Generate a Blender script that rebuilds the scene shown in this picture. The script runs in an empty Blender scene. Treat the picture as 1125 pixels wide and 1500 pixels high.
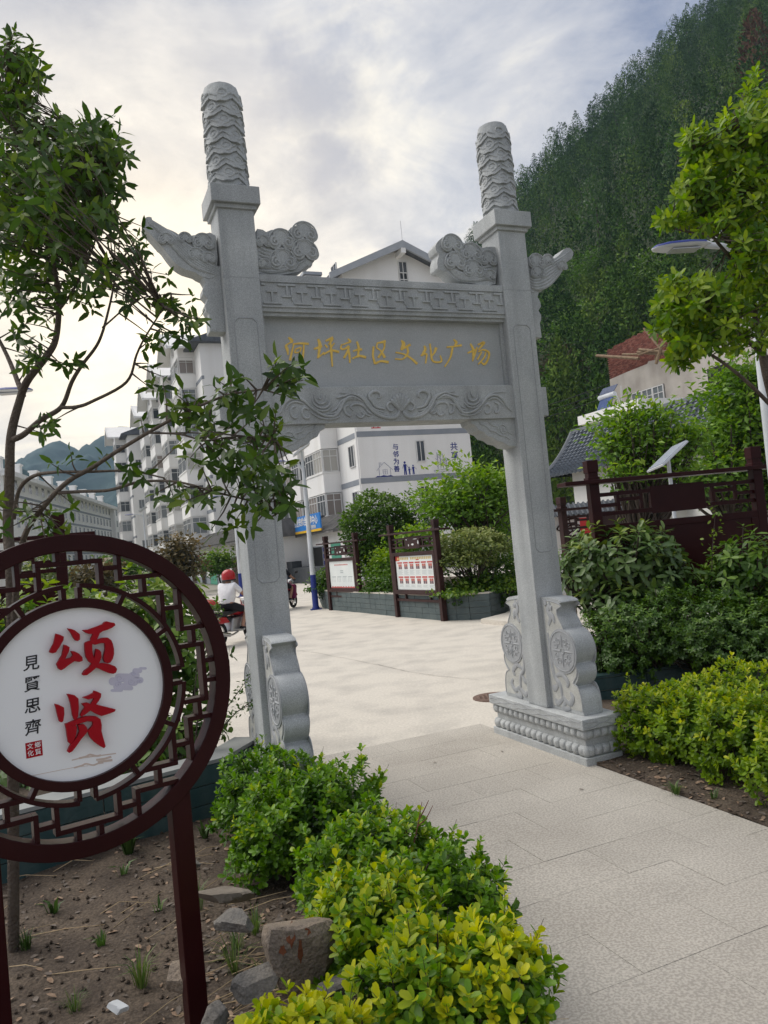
import bpy, math, random
import numpy as np
from mathutils import Vector, Matrix

rnd = random.Random(7)
rng = np.random.default_rng(11)
scene = bpy.context.scene
COL = scene.collection
PI = math.pi

# ---------------------------------------------------------------- camera, sky, sun, exposure
CAM_H, FPX = 2.0, 1127.0
HAZE_D = .00022
PITCH, ROLL = 0.0395, -0.0958
_f = np.array([0, math.cos(PITCH), math.sin(PITCH)]); _r0 = np.array([1., 0, 0]); _u0 = np.cross(_r0, _f)
CR = math.cos(ROLL) * _r0 + math.sin(ROLL) * _u0
CU = -math.sin(ROLL) * _r0 + math.cos(ROLL) * _u0
CF = _f
EYE = np.array([0, 0, CAM_H])
cd = bpy.data.cameras.new('camera'); cam = bpy.data.objects.new('camera', cd); COL.objects.link(cam)
cam.matrix_world = Matrix(((CR[0], CU[0], -CF[0], 0), (CR[1], CU[1], -CF[1], 0), (CR[2], CU[2], -CF[2], CAM_H), (0, 0, 0, 1)))
cd.sensor_fit = 'VERTICAL'; cd.sensor_height = 36.0; cd.lens = FPX / 1500 * 36.0
cd.clip_start = 0.05; cd.clip_end = 6000
scene.camera = cam

SUN_AZ, SUN_EL = math.radians(-72), math.radians(52)
SUN_DIR = (math.sin(SUN_AZ) * math.cos(SUN_EL), math.cos(SUN_AZ) * math.cos(SUN_EL), math.sin(SUN_EL))
GLOW_EL = math.radians(17)
world = bpy.data.worlds.new('World'); scene.world = world; world.use_nodes = True
nt = world.node_tree; nt.nodes.clear()
def N(t, **k):
    n = nt.nodes.new(t)
    for a, b in k.items(): setattr(n, a, b)
    return n
wo = N('ShaderNodeOutputWorld'); bg = N('ShaderNodeBackground'); nt.links.new(bg.outputs[0], wo.inputs[0])
sky = N('ShaderNodeTexSky', sky_type='NISHITA', sun_disc=False, sun_elevation=SUN_EL, sun_rotation=SUN_AZ)
skym = N('ShaderNodeVectorMath', operation='SCALE'); skym.inputs['Scale'].default_value = 0.05
nt.links.new(sky.outputs[0], skym.inputs[0])
tc = N('ShaderNodeTexCoord')
sep = N('ShaderNodeSeparateXYZ'); nt.links.new(tc.outputs['Generated'], sep.inputs[0])
addz = N('ShaderNodeMath', operation='ADD'); addz.inputs[1].default_value = 0.22
mz = N('ShaderNodeMath', operation='MAXIMUM'); mz.inputs[1].default_value = 0.0
nt.links.new(sep.outputs['Z'], mz.inputs[0]); nt.links.new(mz.outputs[0], addz.inputs[0])
dx = N('ShaderNodeMath', operation='DIVIDE'); dy = N('ShaderNodeMath', operation='DIVIDE')
nt.links.new(sep.outputs['X'], dx.inputs[0]); nt.links.new(addz.outputs[0], dx.inputs[1])
nt.links.new(sep.outputs['Y'], dy.inputs[0]); nt.links.new(addz.outputs[0], dy.inputs[1])
cmb = N('ShaderNodeCombineXYZ'); nt.links.new(dx.outputs[0], cmb.inputs[0]); nt.links.new(dy.outputs[0], cmb.inputs[1])
def wnoise(scale, detail, off, rough=.55, dist=0.):
    mp = N('ShaderNodeMapping'); mp.inputs['Location'].default_value = off
    nt.links.new(cmb.outputs[0], mp.inputs[0])
    n = N('ShaderNodeTexNoise'); n.inputs['Scale'].default_value = scale; n.inputs['Detail'].default_value = detail
    n.inputs['Roughness'].default_value = rough; n.inputs['Distortion'].default_value = dist
    nt.links.new(mp.outputs[0], n.inputs[0]); return n
def wramp(src, stops):
    r = N('ShaderNodeValToRGB'); nt.links.new(src, r.inputs[0])
    while len(r.color_ramp.elements) < len(stops): r.color_ramp.elements.new(.5)
    for e, (p, c) in zip(r.color_ramp.elements, stops): e.position = p; e.color = (*c, 1)
    return r
n1 = wnoise(1.15, 12, (3.1, 1.7, 0), .60, .3)
n2 = wnoise(3.4, 12, (7.3, 4.1, 2), .64, .6)
mixn = N('ShaderNodeMix', data_type='FLOAT'); mixn.inputs[0].default_value = .38
nt.links.new(n1.outputs[0], mixn.inputs[2]); nt.links.new(n2.outputs[0], mixn.inputs[3])
cloudc = wramp(mixn.outputs[0], [(0.40, (.140, .160, .218)), (.465, (.215, .23, .272)), (.53, (.292, .296, .318)), (.61, (.43, .41, .375))])
cov = wramp(mixn.outputs[0], [(0.36, (.55,) * 3), (.46, (1, 1, 1))])
# bright veil where the low sun stands behind the cloud
gd = Vector((math.sin(math.radians(-17)) * math.cos(GLOW_EL), math.cos(math.radians(-17)) * math.cos(GLOW_EL), math.sin(GLOW_EL)))
dot = N('ShaderNodeVectorMath', operation='DOT_PRODUCT'); dot.inputs[1].default_value = gd
nrm = N('ShaderNodeVectorMath', operation='NORMALIZE'); nt.links.new(tc.outputs['Generated'], nrm.inputs[0])
nt.links.new(nrm.outputs[0], dot.inputs[0])
glow = wramp(dot.outputs['Value'], [(.80, (0, 0, 0)), (.92, (.042, .037, .025)), (.98, (.21, .165, .085)), (1., (.46, .36, .18))])
mixs = N('ShaderNodeMix', data_type='RGBA')
nt.links.new(cov.outputs[0], mixs.inputs[0]); nt.links.new(skym.outputs[0], mixs.inputs[6]); nt.links.new(cloudc.outputs[0], mixs.inputs[7])
# slate-blue cloud bellies: soft ragged patches of the overcast all round the sky
wv = N('ShaderNodeTexNoise'); wv.inputs['Scale'].default_value = 6.5; wv.inputs['Detail'].default_value = 10; wv.inputs['Roughness'].default_value = .62; nt.links.new(nrm.outputs[0], wv.inputs[0])
wsub = N('ShaderNodeVectorMath', operation='SUBTRACT'); wsub.inputs[1].default_value = (.5, .5, .5); nt.links.new(wv.outputs['Color'], wsub.inputs[0])
wsc = N('ShaderNodeVectorMath', operation='SCALE'); wsc.inputs['Scale'].default_value = .20; nt.links.new(wsub.outputs[0], wsc.inputs[0])
wad = N('ShaderNodeVectorMath', operation='ADD'); nt.links.new(nrm.outputs[0], wad.inputs[0]); nt.links.new(wsc.outputs[0], wad.inputs[1])
bellies = [(-.045, .855, .515, .085, .8), (-.03, .885, .45, .07, .8), (-.12, .83, .54, .07, .4), (-.27, .86, .43, .10, .5), (-.33, .74, .58, .16, .32), (.10, .70, .70, .16, .35), (.42, .72, .55, .18, .3),
           (.3, .1, .95, .35, .4), (-.6, -.2, .77, .3, .4), (.5, -.6, .62, .3, .4), (-.3, -.8, .5, .3, .4), (-.8, .4, .44, .2, .4), (.85, .1, .5, .25, .4), (.1, -.9, .4, .25, .4), (-.42, .89, .18, .06, .3), (-.30, .93, .24, .05, .3)]
acc = None
for bx_, by_, bz_, br_, bs__ in bellies:
    dn = N('ShaderNodeVectorMath', operation='DISTANCE'); nt.links.new(wad.outputs[0], dn.inputs[0]); dn.inputs[1].default_value = Vector((bx_, by_, bz_)).normalized()
    mr = N('ShaderNodeMapRange'); mr.interpolation_type = 'SMOOTHSTEP'; mr.inputs[1].default_value = br_ * .15; mr.inputs[2].default_value = br_ * 1.15; mr.inputs[3].default_value = bs__; mr.inputs[4].default_value = 0.
    nt.links.new(dn.outputs['Value'], mr.inputs[0])
    if acc is None: acc = mr.outputs[0]
    else:
        mm = N('ShaderNodeMath', operation='MAXIMUM'); nt.links.new(acc, mm.inputs[0]); nt.links.new(mr.outputs[0], mm.inputs[1]); acc = mm.outputs[0]
belly = N('ShaderNodeMix', data_type='RGBA'); nt.links.new(acc, belly.inputs[0]); nt.links.new(mixs.outputs[2], belly.inputs[6]); belly.inputs[7].default_value = (.105, .132, .205, 1)
adg = N('ShaderNodeMix', data_type='RGBA', blend_type='ADD'); adg.inputs[0].default_value = 1
nt.links.new(belly.outputs[2], adg.inputs[6]); nt.links.new(glow.outputs[0], adg.inputs[7])
nt.links.new(adg.outputs[2], bg.inputs[0]); bg.inputs[1].default_value = 1.0

sl = bpy.data.lights.new('sun', 'SUN'); sl.energy = 1.5; sl.angle = math.radians(60); sl.color = (1, .95, .87)
so = bpy.data.objects.new('sun', sl); COL.objects.link(so)
so.rotation_euler = Vector(SUN_DIR).to_track_quat('Z', 'Y').to_euler()
scene.view_settings.view_transform = 'Standard'; scene.view_settings.look = 'None'
scene.view_settings.exposure = 1.2; scene.view_settings.gamma = 1; scene.view_settings.use_curve_mapping = False
try:
    scene.cycles.max_bounces = 6; scene.cycles.transparent_max_bounces = 6; scene.cycles.volume_bounces = 0
    scene.cycles.use_denoising = True
except Exception: pass

# ---------------------------------------------------------------- picture <-> place
def ray(px, py): return CF * FPX + CR * (px - 562.5) - CU * (py - 750)
def gp(px, py, z=0.):
    d = ray(px, py); return EYE + d * ((z - CAM_H) / d[2])
def at(px, py, Y):
    d = ray(px, py); return EYE + d * (Y / d[1])
def proj(P):
    d = np.asarray(P, float) - EYE; z = d @ CF
    return np.stack([562.5 + FPX * (d @ CR) / z, 750 - FPX * (d @ CU) / z], -1), z
class Frame:
    """A vertical building frame: a runs right, b runs back, z up."""
    def __init__(s, o, yaw):
        s.o = np.array([o[0], o[1], 0.]); s.yaw = yaw
        s.a = np.array([math.cos(yaw), math.sin(yaw), 0]); s.b = np.array([-math.sin(yaw), math.cos(yaw), 0])
    def w(s, a, b, z): return s.o + s.a * a + s.b * b + np.array([0, 0, z])
    def onb(s, px, py, b):
        d = ray(px, py); e = EYE - s.o; t = (b - e @ s.b) / (d @ s.b); p = e + d * t
        return float(p @ s.a), float(p[2])
    def ona(s, px, py, a):
        d = ray(px, py); e = EYE - s.o; t = (a - e @ s.a) / (d @ s.a); p = e + d * t
        return float(p @ s.b), float(p[2])

# ---------------------------------------------------------------- materials
def mat(name, c1, c2=None, scale=4., rough=.75, bump=0., bscale=60., metal=0., spec=.3, speck=None, sscale=220., lo=.35, hi=.65, coat=0., stretch=None, streak=None):
    m = bpy.data.materials.new(name); m.use_nodes = True; t = m.node_tree; b = t.nodes['Principled BSDF']
    b.inputs['Roughness'].default_value = rough; b.inputs['Metallic'].default_value = metal
    b.inputs['Specular IOR Level'].default_value = spec; b.inputs['Coat Weight'].default_value = coat
    g = t.nodes.new('ShaderNodeNewGeometry'); src = g.outputs['Position']
    if c2 is None: c2 = tuple(x * .85 for x in c1)
    def noise(sc, det=5, st=None):
        n = t.nodes.new('ShaderNodeTexNoise'); n.inputs['Scale'].default_value = sc; n.inputs['Detail'].default_value = det
        if st:
            mp = t.nodes.new('ShaderNodeMapping'); mp.inputs['Scale'].default_value = st; t.links.new(src, mp.inputs[0]); t.links.new(mp.outputs[0], n.inputs[0])
        else: t.links.new(src, n.inputs[0])
        return n
    def ramp(n, stops):
        r = t.nodes.new('ShaderNodeValToRGB'); t.links.new(n.outputs[0], r.inputs[0])
        for e, (p, c) in zip(r.color_ramp.elements, stops): e.position = p; e.color = (*c, 1)
        return r
    n = noise(scale, 6, stretch); r = ramp(n, [(lo, c1), (hi, c2)]); out = r.outputs[0]
    if streak:
        n3 = noise(streak[0], 5, (1, 1, .06)); r3 = ramp(n3, [(.45, (0, 0, 0)), (.75, (streak[2],) * 3)])
        mx = t.nodes.new('ShaderNodeMix'); mx.data_type = 'RGBA'; t.links.new(r3.outputs[0], mx.inputs[0]); t.links.new(out, mx.inputs[6]); mx.inputs[7].default_value = (*streak[1], 1); out = mx.outputs[2]
    if speck:
        n2 = noise(sscale, 2); r2 = ramp(n2, [(.40, (0, 0, 0)), (.62, (1, 1, 1))])
        mx = t.nodes.new('ShaderNodeMix'); mx.data_type = 'RGBA'; mx.blend_type = 'MULTIPLY'; mx.inputs[0].default_value = 1
        r4 = t.nodes.new('ShaderNodeMix'); r4.data_type = 'RGBA'; t.links.new(r2.outputs[0], r4.inputs[0]); r4.inputs[6].default_value = (*[speck] * 3, 1); r4.inputs[7].default_value = (1, 1, 1, 1)
        t.links.new(out, mx.inputs[6]); t.links.new(r4.outputs[2], mx.inputs[7]); out = mx.outputs[2]
    t.links.new(out, b.inputs['Base Color'])
    if bump:
        n4 = noise(bscale, 6); bp = t.nodes.new('ShaderNodeBump'); bp.inputs['Strength'].default_value = bump; bp.inputs['Distance'].default_value = .02
        t.links.new(n4.outputs[0], bp.inputs['Height']); t.links.new(bp.outputs[0], b.inputs['Normal'])
    return m
def leafmat(name, dark, mid, young, trans=.3, rough=.42, spec=.35):
    m = bpy.data.materials.new(name); m.use_nodes = True; t = m.node_tree; b = t.nodes['Principled BSDF']
    a = t.nodes.new('ShaderNodeAttribute'); a.attribute_name = 'tint'
    r = t.nodes.new('ShaderNodeValToRGB'); t.links.new(a.outputs['Fac'], r.inputs[0])
    r.color_ramp.elements.new(.5)
    for e, (p, c) in zip(r.color_ramp.elements, [(0, dark), (.5, mid), (1, young)]): e.position = p; e.color = (*c, 1)
    t.links.new(r.outputs[0], b.inputs['Base Color']); b.inputs['Roughness'].default_value = rough; b.inputs['Specular IOR Level'].default_value = spec
    if trans:
        tr = t.nodes.new('ShaderNodeBsdfTranslucent')
        hs = t.nodes.new('ShaderNodeHueSaturation'); hs.inputs['Saturation'].default_value = 1.15; hs.inputs['Value'].default_value = 1.5
        t.links.new(r.outputs[0], hs.inputs['Color']); t.links.new(hs.outputs[0], tr.inputs[0])
        mx = t.nodes.new('ShaderNodeMixShader'); mx.inputs[0].default_value = trans
        t.links.new(b.outputs[0], mx.inputs[1]); t.links.new(tr.outputs[0], mx.inputs[2])
        t.links.new(mx.outputs[0], t.nodes['Material Output'].inputs[0])
    return m
def glassmat(name, c=(.05, .06, .07)):
    m = bpy.data.materials.new(name); m.use_nodes = True; b = m.node_tree.nodes['Principled BSDF']
    b.inputs['Base Color'].default_value = (*c, 1); b.inputs['Roughness'].default_value = .12; b.inputs['Specular IOR Level'].default_value = .5
    return m
STONE = mat('granite', (.57, .59, .59), (.45, .47, .48), 2.2, .8, .25, 260, speck=.70, sscale=165, streak=(7, (.30, .31, .315), .55))
STONE_PANEL = mat('granite panel', (.41, .435, .445), (.51, .52, .52), 1.6, .7, .12, 260, speck=.8, sscale=190, stretch=(1, 1, 2.4), lo=.3, hi=.7, streak=(4, (.42, .42, .42), .35))
STONE_PALE = mat('chiselled granite', (.64, .64, .60), (.53, .53, .50), 9, .9, .5, 180, speck=.75, sscale=240)
STONE_DARK = mat('polished granite', (.36, .375, .39), (.42, .43, .445), 14, .65, .2, 200, speck=.8, sscale=260)
GOLD = mat('gold paint', (.88, .60, .14), (.76, .50, .10), 30, .5, .1, 80)
RED_WOOD = mat('dark red paint', (.024, .0035, .0045), (.031, .0055, .006), 5, .34, .05, 90, spec=.14)
RED_WOOD_FAR = mat('dark red weathered paint', (.026, .008, .007), (.040, .013, .011), 4, .5, .1, 60)
WHITE_PANEL = mat('white panel', (.86, .865, .88), (.82, .825, .84), 2, .35, 0)
RED_LETTER = mat('red letter', (.36, .004, .012), (.32, .004, .011), 4, .5, spec=.15)
BLACK_INK = mat('black ink', (.02, .02, .025), None, 4, .5)
LILAC = mat('lilac print', (.62, .60, .72), None, 4, .45)
TAN_PRINT = mat('tan print', (.62, .50, .44), None, 4, .45)
CONCRETE = mat('concrete', (.61, .565, .495), (.45, .42, .375), 1.7, .9, .25, 30, lo=.44, hi=.78, speck=.88, sscale=34)
CONCRETE_PATCH = mat('scoured concrete', (.56, .52, .46), (.40, .38, .35), 1.7, .92, .35, 24, speck=.85, sscale=12, lo=.40, hi=.70)
SLAB = [mat('granite slab %d' % i, tuple(x * k for x in (.54, .50, .44)), tuple(x * k for x in (.44, .405, .355)), 1.1, .85, .2, 200, speck=.70, sscale=75) for i, k in enumerate((1., .97, 1.02, .985))]
JOINT = mat('joint dirt', (.42, .39, .34), (.33, .305, .265), 9, .95)
SOIL = mat('soil', (.125, .095, .070), (.072, .054, .041), 3.5, .95, 1., 28, speck=.6, sscale=70)
TEAL = mat('teal glazed tile', (.020, .052, .056), (.034, .072, .074), 4, .45, .3, 25, spec=.35, streak=(6, (.09, .12, .115), .5))
TEAL_GREY = mat('weathered grey green tile', (.10, .125, .125), (.07, .095, .098), 4, .6, .25, 40)
WALL_WHITE = mat('white render', (.82, .815, .80), (.76, .755, .74), .35, .85, .05, 20, streak=(1.2, (.60, .58, .54), .35))
WALL_GREY = mat('grey band paint', (.235, .26, .29), (.28, .30, .33), 1, .8)
GLASS = glassmat('window glass'); GLASS_L = glassmat('pale window glass', (.16, .18, .19)); GLASS_C = glassmat('curtained window glass', (.38, .37, .34)); GLASS_C2 = glassmat('half drawn curtain glass', (.22, .19, .17))
FRAME_W = mat('white window frame', (.68, .68, .67), None, 2, .5)
ROOF_GREY = mat('grey roof tile', (.115, .125, .14), (.075, .085, .10), 3, .7, .3, 30)
EAVE_TILE = mat('weathered eave tile', (.16, .155, .15), (.10, .098, .095), 2.5, .85, .4, 20)
DOOR_BROWN = mat('brown door', (.07, .045, .036), (.05, .032, .026), 3, .5)
DOOR_GREEN = mat('green shutter', (.10, .36, .25), (.08, .30, .21), 2, .6)
DARK_VOID = mat('unlit interior', (.02, .02, .02), None, 2, .9)
DARK_STONE = mat('dark cladding stone', (.055, .06, .068), (.035, .04, .046), 3, .6, .3, 30)
BLUE_SIGN = mat('blue sign', (.025, .17, .50), (.03, .19, .53), 1, .45)
YELLOW = mat('yellow sign', (.72, .44, .03), None, 2, .45)
NAVY = mat('navy mural paint', (.02, .035, .22), None, 2, .7)
RED_SIGN = mat('red paper', (.50, .03, .03), None, 2, .6)
LAMP_WHITE = mat('white lamp metal', (.62, .65, .68), None, 2, .4)
LAMP_BLUE = mat('blue lamp paint', (.02, .035, .20), None, 2, .4)
SOLAR = mat('solar cell', (.03, .045, .10), (.04, .06, .13), 3, .2, spec=.6)
METAL = mat('grey metal', (.42, .43, .44), None, 5, .35, metal=.8)
BARK = mat('bark', (.085, .066, .052), (.13, .105, .085), 14, .9, .8, 70, stretch=(1, 1, .35))
BARK_DARK = mat('dark bark', (.05, .038, .03), (.075, .06, .048), 12, .9, .5, 60)
ROCK = mat('rock', (.22, .20, .175), (.12, .115, .11), 7, .85, .8, 40, speck=.75, sscale=120)
ROCK_RUST = mat('rust stained rock', (.31, .245, .185), (.20, .165, .135), 9, .85, .8, 50, speck=.75, sscale=120)
RUST = mat('rust stain', (.14, .045, .02), (.19, .07, .035), 20, .9, .3, 60)
BRICK = [mat('red brick %d' % i, c, tuple(x * .8 for x in c), 6, .9, .3, 60) for i, c in enumerate([(.20, .068, .050), (.15, .052, .040), (.25, .10, .075)])]
BLOCK = mat('grey block', (.36, .35, .33), (.29, .285, .27), 4, .95, .5, 40)
PLASTER = mat('raw plaster', (.46, .425, .38), (.34, .31, .28), .8, .95, .5, 8, streak=(1.4, (.50, .48, .45), .5))
TIMBER = mat('scaffold timber', (.26, .19, .12), (.19, .13, .085), 5, .85)
TYRE = mat('tyre rubber', (.015, .015, .015), None, 3, .8); CHROME = mat('chrome', (.6, .6, .6), None, 3, .2, metal=1.)
RED_PLASTIC = mat('red plastic', (.40, .012, .016), None, 3, .28, coat=.3)
BLACK_PLASTIC = mat('black plastic', (.02, .02, .022), None, 3, .45)
SKIN = mat('skin', (.40, .22, .15), None, 6, .55); SHIRT = mat('white cotton', (.76, .76, .78), None, 8, .9, .2, 40)
SHORTS = mat('black cotton', (.014, .014, .017), None, 8, .9)
BLUE_HELMET = mat('light blue plastic', (.30, .48, .56), None, 3, .3)
DRY = mat('dry leaf', (.20, .13, .085), (.28, .20, .14), 40, .9); STRAW = mat('straw', (.40, .31, .19), (.30, .22, .13), 20, .9)
PAPER = mat('poster paper', (.72, .75, .73), (.66, .70, .69), 2, .4)
PAPER_RED = mat('poster red', (.50, .07, .06), None, 3, .45); PAPER_GOLD = mat('poster gold', (.62, .47, .18), None, 3, .45)
PAPER_GREY = mat('poster grey print', (.42, .46, .47), None, 3, .5); PAPER_DARK = mat('poster dark print', (.12, .11, .13), None, 3, .5)
L_OSM = leafmat('osmanthus leaf', (.016, .037, .007), (.052, .105, .016), (.17, .23, .03), .30)
L_BOX = leafmat('boxwood leaf', (.030, .090, .008), (.15, .30, .014), (.62, .60, .022), .34, .38, .4)
L_BOXR = leafmat('right boxwood leaf', (.045, .115, .008), (.21, .33, .014), (.58, .58, .022), .34, .38, .4)
L_BRIGHT = leafmat('bright tree leaf', (.036, .095, .010), (.105, .20, .014), (.27, .36, .026), .42)
L_RHODO = leafmat('glossy dark leaf', (.045, .095, .024), (.105, .175, .042), (.32, .37, .05), .24, .36, .5)
L_DARK = leafmat('dark shrub leaf', (.017, .050, .006), (.060, .130, .014), (.14, .235, .026), .28)
L_MID = leafmat('mid green leaf', (.034, .085, .016), (.095, .18, .026), (.25, .33, .045), .32)
L_LIGHT = leafmat('light green leaf', (.055, .13, .018), (.155, .275, .03), (.34, .43, .05), .36)
L_OLIVE = leafmat('variegated leaf', (.045, .08, .02), (.16, .21, .055), (.40, .42, .16), .25)
L_RED = leafmat('reddish leaf', (.045, .04, .018), (.10, .08, .03), (.20, .13, .04), .2)
L_PINE = leafmat('pine needle', (.016, .047, .008), (.050, .108, .016), (.15, .22, .035), .0, .8, .1)
L_BROWN = leafmat('dead needle', (.06, .03, .018), (.12, .06, .035), (.16, .09, .05), .0, .8, .1)
GRASS = leafmat('grass blade', (.03, .06, .015), (.07, .13, .03), (.18, .22, .06), .25)

# ---------------------------------------------------------------- mesh helpers
def tag(o, label=None, cat=None, group=None, kind=None):
    if label: o['label'] = label
    if cat: o['category'] = cat
    if group: o['group'] = group
    if kind: o['kind'] = kind
    return o
def empty(name, loc=(0, 0, 0), rz=0., label=None, cat=None, group=None):
    o = bpy.data.objects.new(name, None); COL.objects.link(o); o.location = tuple(float(x) for x in loc); o.rotation_euler = (0, 0, rz); o.empty_display_size = .1
    return tag(o, label, cat, group)
def link(name, me, parent=None, loc=None):
    o = bpy.data.objects.new(name, me); COL.objects.link(o)
    if parent is not None: o.parent = parent
    if loc is not None: o.location = tuple(float(x) for x in loc)
    return o
def copy_tree(o, parent=None):
    c = o.copy(); COL.objects.link(c)
    if parent is not None: c.parent = parent
    for ch in list(o.children): copy_tree(ch, c)
    return c
def smooth_by_angle(me, ang=.6):
    me.polygons.foreach_set('use_smooth', [True] * len(me.polygons))
    try: me.set_sharp_from_angle(angle=ang)
    except Exception: pass
class MB:
    def __init__(s): s.v = []; s.f = []; s.m = []; s.cur = 0
    def add(s, vs, fs):
        k = len(s.v); s.v.extend([tuple(float(c) for c in p) for p in vs]); s.f.extend([tuple(i + k for i in f) for f in fs]); s.m.extend([s.cur] * len(fs)); return s
    def box(s, x0, x1, y0, y1, z0, z1):
        return s.add([(x0, y0, z0), (x1, y0, z0), (x1, y1, z0), (x0, y1, z0), (x0, y0, z1), (x1, y0, z1), (x1, y1, z1), (x0, y1, z1)],
                     [(3, 2, 1, 0), (4, 5, 6, 7), (0, 1, 5, 4), (1, 2, 6, 5), (2, 3, 7, 6), (3, 0, 4, 7)])
    def bar(s, p, q, w, h, up=(0, 0, 1)):
        p = Vector(p); q = Vector(q); d = (q - p).normalized(); up = Vector(up); sd = d.cross(up)
        if sd.length < 1e-4: sd = d.cross(Vector((1, 0, 0)))
        sd.normalize(); u2 = sd.cross(d); vs = []
        for e in (p, q):
            for a, b in ((-1, -1), (1, -1), (1, 1), (-1, 1)): vs.append(e + sd * (a * w / 2) + u2 * (b * h / 2))
        return s.add(vs, [(3, 2, 1, 0), (4, 5, 6, 7), (0, 1, 5, 4), (1, 2, 6, 5), (2, 3, 7, 6), (3, 0, 4, 7)])
    def prism(s, poly, o, ax, ay, az):
        """poly in the (ax, ay) plane at o, thickened along az."""
        o = np.array(o, float); ax = np.array(ax, float); ay = np.array(ay, float); az = np.array(az, float); n = len(poly)
        P = [o + ax * a + ay * b for a, b in poly]; Q = [p + az for p in P]
        return s.add(P + Q, [tuple(range(n))[::-1], tuple(range(n, 2 * n))] + [(i, (i + 1) % n, n + (i + 1) % n, n + i) for i in range(n)])
    def tube(s, pts, rad, n=6, cap=True, flat=None):
        pts = [Vector([float(c) for c in p]) for p in pts]; m = len(pts)
        if not hasattr(rad, '__len__'): rad = [rad] * m
        vs = []; fs = []; ref = None
        for i, p in enumerate(pts):
            d = (pts[min(i + 1, m - 1)] - pts[max(i - 1, 0)])
            d = d.normalized() if d.length > 1e-9 else Vector((0, 0, 1))
            if ref is None: ref = Vector((0, 0, 1)) if abs(d.z) < .9 else Vector((1, 0, 0))
            a = d.cross(ref)
            if a.length < 1e-5: a = d.orthogonal()
            a.normalize(); b = a.cross(d); b.normalize(); ref = b
            for k in range(n):
                t = 2 * PI * k / n; vs.append(p + a * (math.cos(t) * rad[i]) + b * (math.sin(t) * rad[i]))
        for i in range(m - 1):
            for k in range(n): fs.append((i * n + k, i * n + (k + 1) % n, (i + 1) * n + (k + 1) % n, (i + 1) * n + k))
        if cap: fs.append(tuple(range(n))[::-1]); fs.append(tuple((m - 1) * n + k for k in range(n)))
        if flat is not None:
            fo, fd, fk = flat; fo = Vector(fo); fd = Vector(fd); vs = [v - fd * ((v - fo).dot(fd) * (1 - fk)) for v in vs]
        return s.add(vs, fs)
    def lathe(s, prof, o=(0, 0, 0), n=24):
        vs = []; fs = []; m = len(prof)
        for r, z in prof:
            for k in range(n): t = 2 * PI * k / n; vs.append((o[0] + r * math.cos(t), o[1] + r * math.sin(t), o[2] + z))
        for i in range(m - 1):
            for k in range(n): fs.append((i * n + k, i * n + (k + 1) % n, (i + 1) * n + (k + 1) % n, (i + 1) * n + k))
        fs.append(tuple(range(n))[::-1]); fs.append(tuple((m - 1) * n + k for k in range(n)))
        return s.add(vs, fs)
    def ball(s, o, r, nu=12, nv=8):
        r = r if hasattr(r, '__len__') else (r, r, r); vs = []; fs = []
        for j in range(1, nv):
            p = PI * j / nv
            for k in range(nu): t = 2 * PI * k / nu; vs.append((o[0] + r[0] * math.sin(p) * math.cos(t), o[1] + r[1] * math.sin(p) * math.sin(t), o[2] + r[2] * math.cos(p)))
        for j in range(nv - 2):
            for k in range(nu): fs.append((j * nu + k, (j + 1) * nu + k, (j + 1) * nu + (k + 1) % nu, j * nu + (k + 1) % nu))
        a = len(vs); vs += [(o[0], o[1], o[2] + r[2]), (o[0], o[1], o[2] - r[2])]
        for k in range(nu): fs.append((a, k, (k + 1) % nu)); fs.append((a + 1, (nv - 2) * nu + (k + 1) % nu, (nv - 2) * nu + k))
        return s.add(vs, fs)
    def mesh(s, name, mats, smooth=None):
        me = bpy.data.meshes.new(name); me.from_pydata(s.v, [], s.f)
        for m in (mats if isinstance(mats, (list, tuple)) else [mats]): me.materials.append(m)
        if isinstance(mats, (list, tuple)) and len(mats) > 1: me.polygons.foreach_set('material_index', s.m)
        if smooth: smooth_by_angle(me, smooth)
        me.update(); return me
    def build(s, name, mats, parent=None, smooth=None, bevel=0., loc=None):
        o = link(name, s.mesh(name, mats, smooth), parent, loc)
        if bevel:
            b = o.modifiers.new('bevel', 'BEVEL'); b.width = bevel; b.segments = 2; b.limit_method = 'ANGLE'; b.angle_limit = .6
        return o
def trimesh(name, V, F, m, tint=None, smooth=True):
    """big triangle soup from numpy arrays"""
    me = bpy.data.meshes.new(name); nv, nf = len(V), len(F)
    me.vertices.add(nv); me.vertices.foreach_set('co', np.ascontiguousarray(V, dtype=np.float32).ravel())
    me.loops.add(nf * 3); me.loops.foreach_set('vertex_index', np.ascontiguousarray(F, dtype=np.int32).ravel())
    me.polygons.add(nf); me.polygons.foreach_set('loop_start', np.arange(0, nf * 3, 3, dtype=np.int32))
    try: me.polygons.foreach_set('loop_total', np.full(nf, 3, dtype=np.int32))
    except Exception: pass
    if tint is not None:
        a = me.attributes.new('tint', 'FLOAT', 'POINT'); a.data.foreach_set('value', np.ascontiguousarray(tint, dtype=np.float32))
    me.materials.append(m); me.update(calc_edges=True)
    if smooth: me.polygons.foreach_set('use_smooth', np.ones(nf, dtype=bool))
    return me
def text_mesh(body, size, name, m, extrude=.002, bold=0., shear=0.):
    c = bpy.data.curves.new('lettering', 'FONT'); c.body = body; c.size = size; c.extrude = extrude; c.offset = bold; c.shear = shear
    c.align_x = 'CENTER'; c.align_y = 'CENTER'; c.resolution_u = 3
    o = bpy.data.objects.new('lettering', c); COL.objects.link(o)
    bpy.context.view_layer.update()
    me = bpy.data.meshes.new_from_object(o.evaluated_get(bpy.context.evaluated_depsgraph_get()))
    bpy.data.objects.remove(o); bpy.data.curves.remove(c)
    me.name = name; me.materials.clear(); me.materials.append(m); return me
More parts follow.
